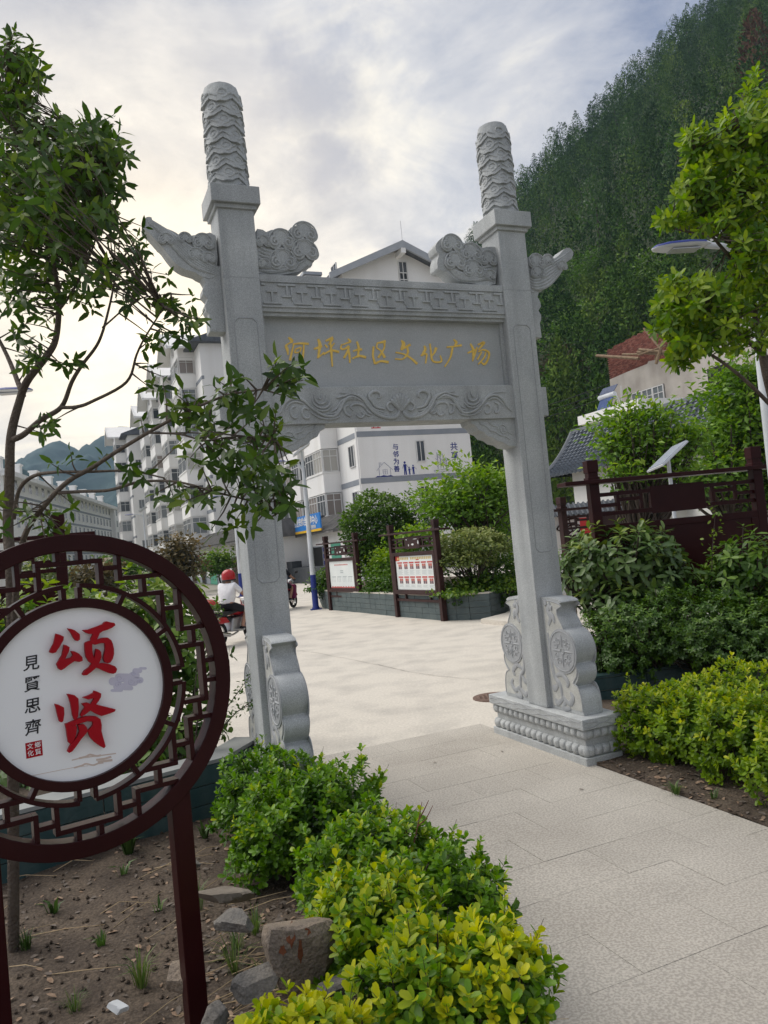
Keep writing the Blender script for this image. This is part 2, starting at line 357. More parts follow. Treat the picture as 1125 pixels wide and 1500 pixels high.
def place(name, me, parent, o, ax, ay, az=None):
    """put a mesh drawn in its xy plane onto the plane (ax, ay) at o, in the parent's space"""
    ax = Vector(ax).normalized(); ay = Vector(ay).normalized(); az = ax.cross(ay)
    ob = link(name, me, parent)
    ob.matrix_local = Matrix(((ax.x, ay.x, az.x, o[0]), (ax.y, ay.y, az.y, o[1]), (ax.z, ay.z, az.z, o[2]), (0, 0, 0, 1)))
    return ob
def smoothline(pts, n=8):
    """Catmull-Rom through points (any dimension)"""
    P = [np.array(p, float) for p in pts]
    if len(P) < 3: return P
    Q = [2 * P[0] - P[1]] + P + [2 * P[-1] - P[-2]]; out = []
    for i in range(1, len(Q) - 2):
        for k in range(n):
            t = k / n; a, b, c, d = Q[i - 1], Q[i], Q[i + 1], Q[i + 2]
            out.append(.5 * ((2 * b) + (c - a) * t + (2 * a - 5 * b + 4 * c - d) * t * t + (3 * b - a - 3 * c + d) * t ** 3))
    out.append(P[-1]); return out
def stroke_poly(pts):
    """a brush stroke: (x, y, width) -> outline polygon"""
    S = smoothline(pts, 5); L = []; Rr = []
    for i, p in enumerate(S):
        d = S[min(i + 1, len(S) - 1)][:2] - S[max(i - 1, 0)][:2]; d = d / (np.linalg.norm(d) + 1e-9); nn = np.array([-d[1], d[0]]); w = max(p[2], 2.) / 2
        L.append(p[:2] + nn * w); Rr.append(p[:2] - nn * w)
    return L + Rr[::-1]
def spiral(cx, cz, r, turns=1.5, a0=0., sgn=1, n=22, inner=.12):
    return [(cx + (r * (1 - (1 - inner) * i / n)) * math.cos(a0 + sgn * turns * 2 * PI * i / n), cz + (r * (1 - (1 - inner) * i / n)) * math.sin(a0 + sgn * turns * 2 * PI * i / n)) for i in range(n + 1)]
# ---------------------------------------------------------------- foliage helpers
def leaf_template(W=.3, widest=.45, droop=.15, fold=.10):
    """one leaf of unit length along +x, folded along its rib, tip drooping: 8 triangles"""
    ts = [0, widest * .75, min(.9, widest + .3), 1]; ws = [0, W / 2, W * .38, 0]
    V = []
    for t, w in zip(ts, ws):
        z = -droop * t * t
        if w == 0: V.append((t, 0, z))
        else: V += [(t, 0, z), (t, w, z + fold * w * 2), (t, -w, z + fold * w * 2)]
    F = [(0, 3, 1), (0, 1, 2), (1, 3, 6), (1, 6, 4), (1, 4, 5), (1, 5, 2), (4, 6, 7), (4, 7, 5)]
    return np.array(V), np.array(F)
def card_template(W=.5, fold=.12):
    V = np.array([(0, 0, 0), (.5, -W / 2, fold), (1, 0, -.06), (.5, W / 2, fold)]); return V, np.array([(0, 1, 2), (0, 2, 3)])
T_LANCE = leaf_template(.34, .45, .26, .10); T_OBOV = leaf_template(.52, .62, .10, .14); T_OBL = leaf_template(.36, .58, .18, .10); T_ELL = leaf_template(.46, .48, .15, .1)
T_CARD = card_template(.46); T_WIDE = card_template(.7)
def unit(v): return v / (np.linalg.norm(v, axis=-1, keepdims=True) + 1e-9)
class Leaves:
    def __init__(s): s.P = []; s.X = []; s.Z = []; s.S = []; s.T = []
    def add(s, P, X, Z, S, T): s.P.append(P); s.X.append(X); s.Z.append(Z); s.S.append(S); s.T.append(T)
    def whorls(s, tips, dirs, k, size, open_=(45, 95), droop=.15, tint=(.1, .7), jit=.25, spread=0., young=0.):
        n = len(tips)
        if n == 0: return
        d = unit(dirs); h = np.where(np.abs(d[:, 2:3]) < .9, np.array([[0, 0, 1.]]), np.array([[1., 0, 0]])); a = unit(np.cross(d, h)); b = np.cross(d, a)
        ph0 = rng.random(n) * 6.28; base_t = tint[0] + (tint[1] - tint[0]) * rng.random(n)
        for i in range(k):
            ph = ph0 + i * 2.3999 + rng.normal(0, .15, n); al = np.radians(open_[0] + (open_[1] - open_[0]) * (i + .5) / k + rng.normal(0, 9, n))
            side = a * np.cos(ph)[:, None] + b * np.sin(ph)[:, None]
            X = d * np.cos(al)[:, None] + side * np.sin(al)[:, None]; X[:, 2] -= droop; X = unit(X)
            Z = unit(d - X * (np.sum(d * X, 1, keepdims=True)) + rng.normal(0, .12, (n, 3)))
            Z = unit(Z - X * np.sum(Z * X, 1, keepdims=True))
            S = size * (1 - jit + 2 * jit * rng.random(n)); P = tips - d * (spread * i / k) if spread else tips
            T = np.clip(base_t + young * (1 - i / k) * (rng.random(n) < .8) + rng.normal(0, .08, n), 0, 1)
            s.add(P, X, Z, S, T)
    def scatter(s, P, size, up=.4, tint=(.1, .7), jit=.3, out=None):
        n = len(P); X = unit(rng.normal(0, 1, (n, 3)) + (0 if out is None else out)); X[:, 2] *= .6; X = unit(X)
        Z = rng.normal(0, .6, (n, 3)); Z[:, 2] += up + .5
        if out is not None: Z = Z + out * .6
        Z = unit(Z - X * np.sum(Z * X, 1, keepdims=True)); s.add(P, X, Z, size * (1 - jit + 2 * jit * rng.random(n)), tint[0] + (tint[1] - tint[0]) * rng.random(n))
    def arrays(s): return [np.concatenate(q) for q in (s.P, s.X, s.Z, s.S, s.T)]
    def build(s, root, m, tmpl, name='crown', singles=0, leaf='leaf', minpx=9):
        P, X, Z, S, T = s.arrays(); Y = np.cross(Z, X); V0, F0 = tmpl; o = np.array(root.location)
        if singles:
            uv, z = proj(P); px = S * FPX / np.maximum(z, .1)
            ok = (z > .1) & (uv[:, 0] > -10) & (uv[:, 0] < 1135) & (uv[:, 1] > -10) & (uv[:, 1] < 1510) & (px > minpx)
            key = np.where(ok, px * (.9 + .2 * rng.random(len(P))), -1); idx = np.argsort(-key)[:singles]; idx = idx[key[idx] > 0]
            var = []
            for b in range(8):
                me = trimesh(leaf, V0, F0, m, np.full(len(V0), (b + .5) / 8)); var.append(me)
            for i in idx:
                ob = bpy.data.objects.new(leaf, var[min(7, int(T[i] * 8))]); COL.objects.link(ob); ob.parent = root
                x, y, zz = X[i] * S[i], Y[i] * S[i], Z[i] * S[i]; p = P[i] - o
                ob.matrix_local = Matrix(((x[0], y[0], zz[0], p[0]), (x[1], y[1], zz[1], p[1]), (x[2], y[2], zz[2], p[2]), (0, 0, 0, 1)))
            keep = np.ones(len(P), bool); keep[idx] = False; P, X, Y, Z, S, T = [q[keep] for q in (P, X, Y, Z, S, T)]
        if len(P) == 0: return None
        V = P[:, None, :] - o + S[:, None, None] * (V0[None, :, 0:1] * X[:, None, :] + V0[None, :, 1:2] * Y[:, None, :] + V0[None, :, 2:3] * Z[:, None, :])
        F = (F0[None] + (np.arange(len(P)) * len(V0))[:, None, None]).reshape(-1, 3)
        ob = link(name, trimesh(name, V.reshape(-1, 3), F, m, np.repeat(T, len(V0))), root)
        ob['kind'] = 'stuff'
        return ob
def ell_points(n, c, r, zmin=-.4, shell=.25, lump=.16, ph=None):
    """points in the outer shell of a lumpy ellipsoid, and their outward directions"""
    d = unit(rng.normal(0, 1, (n * 3, 3))); d = d[d[:, 2] > zmin][:n]
    ph = rng.random(6) * 6.28 if ph is None else ph
    f = 1 + lump * (np.sin(3.1 * d[:, 0] * 2 + ph[0]) * np.sin(2.7 * d[:, 1] * 2 + ph[1]) + .7 * np.sin(5.3 * d[:, 2] + 4.1 * d[:, 0] + ph[2]) + .5 * np.sin(9 * d[:, 1] + ph[3]) * np.sin(8 * d[:, 0] + ph[4]))
    f = f * (1 - shell * rng.random(len(d)) ** 2)
    return np.array(c) + d * np.array(r) * f[:, None], unit(d / np.array(r))
def nearest_on(lines, p):
    best = None
    for L in lines:
        q = L[np.argmin(np.sum((L - p) ** 2, 1))]; dd = np.sum((q - p) ** 2)
        if best is None or dd < best[0]: best = (dd, q)
    return best[1]
def stems_mesh(base, tips, r0, r1, wob=.06, n=5):
    mb = MB()
    for t in tips:
        b = np.array(base) + rng.normal(0, wob * .6, 3) * np.array([1, 1, 0]); t = np.array(t); m = b * .5 + t * .5 + rng.normal(0, wob, 3); q = b * .25 + t * .75 + rng.normal(0, wob * .7, 3)
        mb.tube(smoothline([b, m, q, t], 3), list(np.linspace(r0, r1, 10)), n)
    return mb
def shrub(name, label, cat, base, blobs, m, tmpl, size, k, ntips, group=None, singles=0, open_=(40, 95), droop=.1, tint=(.1, .6), young=0., stems=9, bark=None, r0=.016, zmin=-.5, shell=.3, lump=.14, up=.7, minpx=9, inner=.35, shoots=0.):
    """stems + whorls of leaves on lumpy blobs [(centre, radii)]"""
    root = empty(name, base, 0, label, cat, group); L = Leaves(); tot = sum(r[0] * r[1] + r[1] * r[2] + r[0] * r[2] for c, r in blobs); tips_all = []; shoot_lines = []
    for c, r in blobs:
        n = max(6, int(ntips * (r[0] * r[1] + r[1] * r[2] + r[0] * r[2]) / tot)); ph = rng.random(6) * 6.28
        p, d = ell_points(n, c, r, zmin, shell, lump, ph); dd = unit(d + np.array([0, 0, up]) + rng.normal(0, .25, d.shape))
        hgt = np.clip((p[:, 2] - c[2]) / r[2], -1, 1)
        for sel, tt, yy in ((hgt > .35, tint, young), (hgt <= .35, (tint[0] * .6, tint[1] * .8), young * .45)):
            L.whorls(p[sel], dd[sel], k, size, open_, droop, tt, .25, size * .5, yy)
        if shoots:      # unclipped shoots standing out of the surface
            ii = np.where((rng.random(len(p)) < shoots) & (hgt > -.1))[0]; le = rng.uniform(.03, .11, len(ii))
            for q_ in (.5, 1.): L.whorls(p[ii] + dd[ii] * (le * q_)[:, None], dd[ii], 5, size * .85, (20, 75), 0, (tint[0], min(1, tint[1] + .15)), .4, size * .5, young)
            for i_ in ii: shoot_lines.append((p[i_] - dd[i_] * .05, p[i_] + dd[i_] * .11))
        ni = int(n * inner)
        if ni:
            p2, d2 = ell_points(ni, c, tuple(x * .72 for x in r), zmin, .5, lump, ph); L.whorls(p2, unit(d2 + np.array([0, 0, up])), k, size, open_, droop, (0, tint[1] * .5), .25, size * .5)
        tips_all += [p[i] for i in range(0, len(p), max(1, len(p) // stems))]
    o = np.array(root.location)
    sm_ = stems_mesh((0, 0, 0), [t - o for t in tips_all], r0, r0 * .3, .04)
    for a_, b_ in shoot_lines: sm_.tube([a_ - o, b_ - o], [.0022, .001], 3, False)
    b = sm_.build('stem', bark or BARK_DARK, root, .8)
    b['kind'] = 'stuff'
    L.build(root, m, tmpl, 'foliage', singles, 'leaf', minpx)
    return root
def limb(pts, n=6): return np.array(smoothline(pts, n))
def pxlimb(pp, n=6):
    """points (px, py, distance) -> smooth line in the place"""
    return limb([at(*p) for p in pp], n)
def tree(name, label, cat, base, limbs, tips, dirs, m, tmpl, size, k, group=None, bark=None, twig=.004, singles=0, open_=(45, 95), droop=.2, tint=(.1, .6), young=0., twigs=True, minpx=9, jit=.25, spread=.5, twigcap=1200):
    """limbs: [(points Nx3, r0, r1)]; tips: ends of twigs that carry a whorl each"""
    root = empty(name, base, 0, label, cat, group); o = np.array(root.location); bark = bark or BARK
    for i, (P, r0, r1) in enumerate(limbs):
        MB().tube([p - o for p in P], list(np.linspace(r0, r1, len(P))), 8 if r0 > .02 else 6).build('trunk' if i == 0 else 'branch', bark, root, 1.2)
    if twigs:
        mb = MB(); lines = [P for P, a, b in limbs]
        for t in tips[:twigcap]:
            q = nearest_on(lines, t); m1 = q * .55 + t * .45 + rng.normal(0, .03, 3) * np.linalg.norm(t - q); mb.tube([q - o, m1 - o, t - o], [twig * 1.5, twig, twig * .5], 3, False)
        w = mb.build('twig', bark, root); w['kind'] = 'stuff'
    L = Leaves(); L.whorls(np.array(tips), np.array(dirs), k, size, open_, droop, tint, jit, size * spread, young)
    L.build(root, m, tmpl, 'crown', singles, 'leaf', minpx)
    return root
def px_tips(blobs, spacing=1.):
    """blobs (px, py, rx, ry, distance, depth spread, n) -> twig tips"""
    out = []; dr = []
    for cx, cy, rx, ry, Y, dY, n in blobs:
        a = rng.random(n) * 6.28; q = np.sqrt(rng.random(n)) * (1 + .12 * np.sin(a * 5 + cx)); yy = Y + dY * rng.normal(0, .5, n)
        c = at(cx, cy, Y)
        for i in range(n):
            p = at(cx + rx * q[i] * math.cos(a[i]), cy + ry * q[i] * math.sin(a[i]), yy[i]); out.append(p); dr.append(unit(p - c) + np.array([0, 0, .35]) + rng.normal(0, .3, 3))
    return np.array(out), unit(np.array(dr))

# ---------------------------------------------------------------- the gateway's frame
TH = .3984
GF = Frame((-1.0739, 5.925), TH)
PW, PD, SP = .291, .302, 2.554
ZCT, ZCB, CO = 4.913, 4.77, .05
ZUT, ZUB, ZLT, ZLB = 4.2275, 3.927, 3.315, 3.0105
ZP, PFR, PBK, PSD = .393, .567, .641, .053
ZTOP = 5.805
BF = Frame((-1.2, 47.0), TH)          # the apartment blocks stand square to the gateway

# ---------------------------------------------------------------- ground
def sheet(name, pts, z, m, kind='structure', h=.0):
    mb = MB(); mb.add([(p[0], p[1], z) for p in pts], [tuple(range(len(pts)))]); o = mb.build(name, m); o['kind'] = kind; return o
GROUND_M = mat('far ground', (.30, .28, .25), (.17, .18, .13), .04, .95)
sheet('ground', [(-1290, -290), (1290, -290), (1290, 1490), (-1290, 1490)], -.03, GROUND_M)
def gpts(lst): return [GF.w(a, b, 0)[:2] for a, b in lst]
sheet('plaza', gpts([(-11, .94), (14, .94), (14, 14), (24, 14), (26, 40), (2, 40), (-16, 75), (-40, 75), (-40, .94)]), .004, CONCRETE)
# a hairline crack across the plaza
mb = MB(); prev = None; pp = [gp(*q) for q in [(428, 952), (470, 958), (520, 968), (560, 976), (600, 985), (650, 992), (700, 996)]]
for p in smoothline(pp, 6):
    p = np.array(p) + rng.normal(0, .012, 3) * [1, 1, 0]; p[2] = .0125
    if prev is not None: d = unit(p - prev); nn = np.array([-d[1], d[0], 0]) * rnd.uniform(.002, .006); mb.add([prev - nn, p - nn, p + nn, prev + nn], [(0, 1, 2, 3)])
    prev = p
mb.build('plaza_crack', mat('crack', (.21, .19, .165), None, 4, .95))['kind'] = 'structure'

# soil beds (uneven) either side of the path
def soil_bed(name, poly_fn, x0, x1, y0, y1, step, zf):
    nx, ny = int((x1 - x0) / step) + 1, int((y1 - y0) / step) + 1; xs = np.linspace(x0, x1, nx); ys = np.linspace(y0, y1, ny); X, Y = np.meshgrid(xs, ys); Z = zf(X, Y)
    V = np.stack([X, Y, Z], -1).reshape(-1, 3); F = []
    for j in range(ny - 1):
        for i in range(nx - 1):
            cx, cy = xs[i] + step / 2, ys[j] + step / 2
            if poly_fn(cx, cy): a = j * nx + i; F += [(a, a + 1, a + nx + 1), (a, a + nx + 1, a + nx)]
    o = link(name, trimesh(name, V, np.array(F), SOIL)); o['kind'] = 'structure'; return o
def bumps(X, Y, s=0):
    return .018 * np.sin(5.1 * X + 2 + s) * np.sin(4.3 * Y + 1) + .011 * np.sin(13 * X + 4 * Y + s) + .008 * np.sin(17 * Y - 9 * X) + .006 * np.sin(31 * X + 11 + s) * np.sin(27 * Y)
PATH_L = lambda y: .62 - .30 * (y - 2.6)          # left edge of the path under the hedge (x at y)
def lz(x, y): return float(.035 + .6 * bumps(np.array(x), np.array(y)) + .10 * max(0, 3.4 - y) * .6)
soil_bed('soil', lambda x, y: x < PATH_L(y) and y < 6.2 + .42 * (x + 1.6), -5.5, 1.6, .8, 6.6, .05, lambda X, Y: .035 + bumps(X, Y) * .6 + .10 * np.maximum(0, 3.4 - Y) * .6)
na_, nb2 = 70, 130; aa = np.linspace(2.598, 8., na_) ; aa = 2.598 + (aa - 2.598) ** 1.4 / (5.402 ** .4); bb2 = np.linspace(-6., 2.4, nb2); A_, B_ = np.meshgrid(aa, bb2)
edge_w = .03 * np.sin(B_ * 7) * np.sin(B_ * 2.3) * (A_ < 2.60)
Pq = GF.o[None, None] + GF.a * (A_ + .5 * np.abs(edge_w))[..., None] + GF.b * B_[..., None]; Pq[..., 2] = np.where(A_ < 2.599, .009, .030 + .5 * bumps(Pq[..., 0], Pq[..., 1], 2))
F = np.array([f for j in range(nb2 - 1) for i in range(na_ - 1) for f in ((j * na_ + i, j * na_ + i + 1, (j + 1) * na_ + i + 1), (j * na_ + i, (j + 1) * na_ + i + 1, (j + 1) * na_ + i)) if not (bb2[j] > .86 and aa[i] < 3.25)])
o = link('soil', trimesh('soil', Pq.reshape(-1, 3), F, SOIL)); o['kind'] = 'structure'
# path of granite slabs, recessed joints
sheet('path_bed', gpts([(-3.2, -7.5), (2.60, -7.5), (2.60, .95), (-3.2, .95)]), .0, JOINT)
path = empty('path', GF.o, TH); path['kind'] = 'structure'
smesh = {}
for iy in range(-18, 2):
    b0 = .942 - .4 * (1 - iy) ; b1 = b0 + .4
    for ix in range(0, 9):
        a0 = -2.4 + .6 * ix + (.3 if iy % 2 else 0); a1 = min(a0 + .6, 2.595)
        if a0 > 2.52: continue
        c = GF.w((a0 + a1) / 2, (b0 + b1) / 2, 0)
        if c[0] < PATH_L(c[1]) - .35 and b1 < .2: continue
        if c[1] < .8: continue
        w = round(a1 - a0, 3); key = (w, rnd.randrange(4))
        if key not in smesh:
            q = MB(); e = .0011; q.box(-w / 2 + e, w / 2 - e, -.2 + e, .2 - e, -.02, .0); smesh[key] = q.mesh('paving_slab', SLAB[key[1]])
        s_ = link('paving_slab', smesh[key], path, ((a0 + a1) / 2, (b0 + b1) / 2, .012 + rnd.uniform(-.0012, .0012)))

# manhole cover by the pedestal
mh = empty('manhole_cover', gp(724, 1022), 0, 'round rusty manhole cover in the concrete beside the right pedestal', 'manhole cover')
RUSTY = mat('rusty iron', (.20, .13, .10), (.13, .085, .07), 12, .8, .3, 60)
q = MB(); q.lathe([(.36, .0), (.36, .016), (.31, .016), (.31, .012)], n=36); q.build('rim', RUSTY, mh, .5)
q = MB(); q.lathe([(.305, .0), (.305, .018)], n=36); q.build('lid', RUSTY, mh, .5)
q = MB()
for k in range(-3, 4):
    for j in range(-3, 4):
        if k * k + j * j < 11: q.box(k * .075 - .02, k * .075 + .02, j * .075 - .02, j * .075 + .02, .0185, .023)
q.build('stud', RUSTY, mh)['kind'] = 'stuff'; mh.scale = (.72, .72, 1)

# ---------------------------------------------------------------- hillside, far mountain
HX, HA, HB = 53., .78, .42
def hz(x, y): return HA * (x - HX) + HB * y - .034 * np.maximum(0, 53 - x) ** 2 * np.clip((y - 150) / 130, 0, 1)
def hill_hit(px, py):
    d = ray(px, py); t = (CAM_H + HA * HX) / (HA * d[0] + HB * d[1] - d[2]); return EYE + d * t
HILL_M = mat('hill undergrowth', (.022, .036, .014), (.045, .055, .024), .25, .95, .6, 2)
xs = np.arange(-60, 182, 5.); ys = np.arange(50, 285, 5.); X, Y = np.meshgrid(xs, ys)
Z = hz(X, Y) + 1.5 * np.sin(X * .13) * np.sin(Y * .11) ; Z = np.where(hz(X, Y) < -14, -14, Z)
V = np.stack([X, Y, Z], -1).reshape(-1, 3); nx = len(xs)
F = np.array([f for j in range(len(ys) - 1) for i in range(nx - 1) for f in ((j * nx + i, j * nx + i + 1, (j + 1) * nx + i + 1), (j * nx + i, (j + 1) * nx + i + 1, (j + 1) * nx + i)) if Z[j, i] > -13 or Z[j + 1, i + 1] > -13])
o = link('hill', trimesh('hill', V, F, HILL_M)); o['kind'] = 'structure'
MOUNT_M = mat('haze tinted forest', (.015, .040, .042), (.030, .062, .060), .035, .95, 1., .25)  # blue of the distance haze is mixed into the forest green
def mountain(name, ridge, Yr, Ynear, seed, amp):
    r = np.random.default_rng(seed); R = [at(px, py, Yr) for px, py in ridge]; rx = [p[0] for p in R]; rz = [p[2] for p in R]
    xs = np.arange(rx[0], rx[-1], Yr * .006); us = np.linspace(0, 1, 60); V = []
    p = r.random(8) * 6.28
    for u_ in us:
        y = Yr - (Yr - Ynear) * u_
        top = np.interp(xs, rx, rz)
        spur = .5 + .5 * np.sin(xs * (42. / Yr) + p[0] + 1.5 * np.sin(u_ * 3 + p[1])); prof = (1 - u_) ** (1.0 + .5 * spur)
        z = top * prof + amp * (np.sin(xs * (150. / Yr) + p[2] + u_ * 9) * np.sin(u_ * 16 + p[3] + xs * (40. / Yr))) * min(1, u_ * 4) * (1 - u_) + amp * .18 * r.normal(0, 1, len(xs)) * (1 if u_ > 0 else .5)
        V.append(np.stack([xs, np.full(len(xs), y), z], -1))
    V.append(np.stack([xs, np.full(len(xs), Yr + 60), np.full(len(xs), -5.)], -1)); V.insert(0, V.pop())
    V = np.concatenate(V); nx = len(xs); ny = len(V) // nx
    F = np.array([f for j in range(ny - 1) for i in range(nx - 1) for f in ((j * nx + i, j * nx + i + 1, (j + 1) * nx + i + 1), (j * nx + i, (j + 1) * nx + i + 1, (j + 1) * nx + i))])
    o = link(name, trimesh(name, V, F[:, ::-1], MOUNT_M)); o['kind'] = 'structure'; return o
mountain('mountain', [(-160, 760), (-60, 735), (20, 682), (50, 660), (85, 645), (106, 655), (124, 664), (140, 650), (160, 632), (178, 623), (200, 628), (225, 640), (280, 640), (340, 660), (420, 690), (560, 740), (700, 780)], 1150, 520, 3, 9)
mountain('hill', [(-200, 640), (-60, 655), (20, 676), (40, 690), (75, 716), (110, 742), (170, 775), (215, 800), (260, 822), (330, 830)], 420, 260, 5, 4)
# ---------------------------------------------------------------- the stone gateway
gate = empty('stone_gateway', GF.o, TH, 'grey granite two-post memorial gateway with carved cloud columns and gold lettering', 'gateway')
X3, Y3, Z3 = (1, 0, 0), (0, 1, 0), (0, 0, 1)
# cloud scale of the column tops
CRAD = .136
def scale_mesh():
    mb = MB(); ns, ntt = 12, 4; half = PI / 5 * 1.08; Hs = .172; vs = []
    def edge(s): return .48 + .52 * max(0, math.cos(s * PI / 2)) ** .75 - .025 * math.cos(s * PI * 3)
    for lay in (0, 1):
        for j in range(ntt + 1):
            for i in range(ns + 1):
                s = -1 + 2 * i / ns; t = j / ntt; a = s * half; r = CRAD - .004 + (.002 + .036 * t ** .8 * (1 - .45 * s * s) if lay == 0 else -.01); z = .035 * math.cos(s * PI / 2) - Hs * t * edge(s)
                vs.append((r * math.sin(a), -r * math.cos(a), z))
    n1_ = (ns + 1) * (ntt + 1); fs = []
    for j in range(ntt):
        for i in range(ns):
            k = j * (ns + 1) + i; fs.append((k, k + ns + 1, k + ns + 2, k + 1))
    for i in range(ns): k = ntt * (ns + 1) + i; fs.append((k, k + n1_, k + n1_ + 1, k + 1))
    for j in range(ntt):
        k = j * (ns + 1); fs.append((k, k + n1_, k + ns + 1 + n1_, k + ns + 1)); k2 = k + ns; fs.append((k2, k2 + ns + 1, k2 + ns + 1 + n1_, k2 + n1_))
    mb.add(vs, fs)
    for cx, rr, sg in ((0.01, .047, 1),):
        pts = []
        for x, z in spiral(cx, -.062, rr, 1.35, -PI / 2, sg, 20):
            a = x / CRAD; t = min(1, max(0, -z / .12)); r = CRAD + .012 + .014 * t; pts.append((r * math.sin(a), -r * math.cos(a), z))
        mb.tube(pts, [.009] * 10 + list(np.linspace(.009, .005, 11)), 5)
    for sg in (-1, 1):
        pts = []
        for k in range(7):
            s = sg * (.25 + .1 * k); a = s * half; t = .75; z = -.105 * edge(s) + .012; r = CRAD + .022; pts.append((r * math.sin(a), -r * math.cos(a), z))
        mb.tube(pts, .007, 5)
    return mb.mesh('cloud_scale', STONE, .9)
SCALE_ME = scale_mesh()
wing_curl = {}
def relief_ruyi(mb, c, r, y, out=-1):
    """a raised cloud head: three lobes and two curls, on the face at y"""
    cx, cz = c; th = .013 * out
    for ox, oz, rr in ((-.52, -.12, .52), (.52, -.12, .52), (0, .32, .62)):
        poly = [(cx + r * (ox + rr * math.cos(2 * PI * k / 14)), cz + r * (oz + rr * math.sin(2 * PI * k / 14))) for k in range(14)]
        mb.prism(poly, (0, y, 0), X3, Z3, (0, th * (1.06 if oz > 0 else 1 + .03 * ox), 0))
    for sg in (-1, 1):
        mb.tube([(x, y + th, z) for x, z in spiral(cx + sg * .50 * r, cz - .1 * r, r * .40, 1.4, PI / 2, -sg, 16)], .008 * r / .1 + .003, 5)
    for ox, oz, rr in ((-.52, -.12, .52), (.52, -.12, .52), (0, .32, .62)):
        for q_ in (.97, .74): mb.tube([(cx + r * (ox + q_ * rr * math.cos(t)), y + th, cz + r * (oz + q_ * rr * math.sin(t))) for t in np.linspace(.2 if oz > 0 else (PI * .75 if ox < 0 else -PI * .6), PI - .2 if oz > 0 else (PI * 1.6 if ox < 0 else PI * .25), 9)], .0055, 4)
    arch = [(cx + r * 1.0 * math.cos(t), y + th, cz - .1 * r + r * 1.0 * math.sin(t)) for t in np.linspace(.1, PI - .1, 12)]
    mb.tube(arch, .007, 5)
def wing(name, outline, feathers, clouds, crop, label=None):
    ox, oy, sc = crop; yf = PD / 2 - .075
    P = [GF.onb(ox + x / sc, oy + y / sc, yf) for x, y in outline]
    P = [tuple(p) for p in smoothline(P + [P[0]], 2)[:-1]]
    o = MB().prism(P, (0, yf, 0), X3, Z3, (0, .15, 0)).build(name, STONE, gate, .5)
    mb = MB()
    for f in feathers:
        q = [GF.onb(ox + x / sc, oy + y / sc, yf) for x, y in f]; S = smoothline(q, 6); n = len(S)
        for y in (yf, yf + .15): mb.tube([(p[0], y, p[1]) for p in S], [.0165 * min(1, .35 + 3 * min(i, n - 1 - i) / n) for i in range(n)], 6)
    mb.build('feather_relief', STONE, o, .9)
    for x, y, r in clouds:
        c = GF.onb(ox + x / sc, oy + y / sc, yf); e = GF.onb(ox + (x + r) / sc, oy + y / sc, yf); rr = abs(e[0] - c[0]) * 1.05
        
        for yy, sg in ((yf - .004, -1), (yf + .154, 1)): mb = MB(); relief_ruyi(mb, c, rr, yy, sg); mb.build('cloud_relief', STONE, o, .7)
    return o
def lerp_lines(A, B, n): return [[(a[0] * (1 - t) + b[0] * t, a[1] * (1 - t) + b[1] * t) for a, b in zip(A, B)] for t in np.linspace(0, 1, n)]
C1 = (180, 80, 3.2143); C2 = (520, 150, 3.2143)
wing('outer_cloud_wing', [(97, 780), (112, 765), (135, 766), (141, 790), (165, 810), (215, 822), (250, 838), (268, 850), (290, 843), (315, 853), (350, 847), (380, 845), (437, 853), (440, 1040), (375, 1045), (340, 1025), (290, 1010), (250, 985), (215, 945), (190, 910), (160, 880), (125, 840), (97, 815)],
     lerp_lines([(120, 790), (180, 840), (235, 900), (290, 960), (350, 1005), (430, 1034)], [(135, 780), (215, 835), (290, 890), (340, 925), (390, 960), (436, 985)], 7),
     [(205, 873, 34), (292, 868, 30), (378, 888, 46), (345, 945, 36), (402, 962, 30)], C1)
wing('inner_cloud_wing', [(632, 820), (660, 825), (675, 835), (700, 825), (740, 828), (775, 832), (790, 815), (820, 805), (860, 800), (890, 812), (908, 835), (910, 865), (898, 890), (914, 920), (912, 955), (885, 990), (868, 992), (845, 1010), (800, 1028), (632, 1028)],
     lerp_lines([(640, 905), (690, 930), (740, 925), (790, 900)], [(640, 1015), (700, 1022), (780, 1010), (860, 965)], 7),
     [(745, 880, 58), (852, 845, 56), (855, 930, 58), (752, 975, 60), (660, 885, 32), (664, 990, 26)], C1)
wing('inner_cloud_wing', [(662, 680), (620, 680), (600, 685), (570, 665), (520, 665), (500, 650), (470, 630), (430, 628), (400, 645), (379, 675), (386, 705), (396, 715), (388, 745), (390, 780), (405, 790), (430, 795), (450, 815), (480, 835), (545, 850), (662, 855)],
     lerp_lines([(430, 775), (480, 800), (540, 810), (600, 780), (655, 770)], [(455, 805), (500, 830), (560, 838), (620, 830), (655, 845)], 5),
     [(455, 672, 46), (470, 755, 46), (545, 715, 48), (555, 790, 44), (625, 740, 38), (632, 815, 24)], C2)
wing('outer_cloud_wing', [(812, 730), (850, 722), (870, 735), (890, 740), (905, 728), (930, 738), (960, 720), (985, 690), (1010, 685), (1028, 705), (1020, 735), (992, 755), (996, 775), (965, 800), (940, 840), (900, 870), (870, 885), (815, 885)],
     lerp_lines([(822, 868), (860, 880), (910, 862), (950, 820), (985, 775)], [(822, 790), (850, 800), (890, 775), (940, 750), (1015, 700)], 7),
     [(852, 755, 36), (905, 745, 24), (970, 772, 22), (858, 805, 30)], C2)
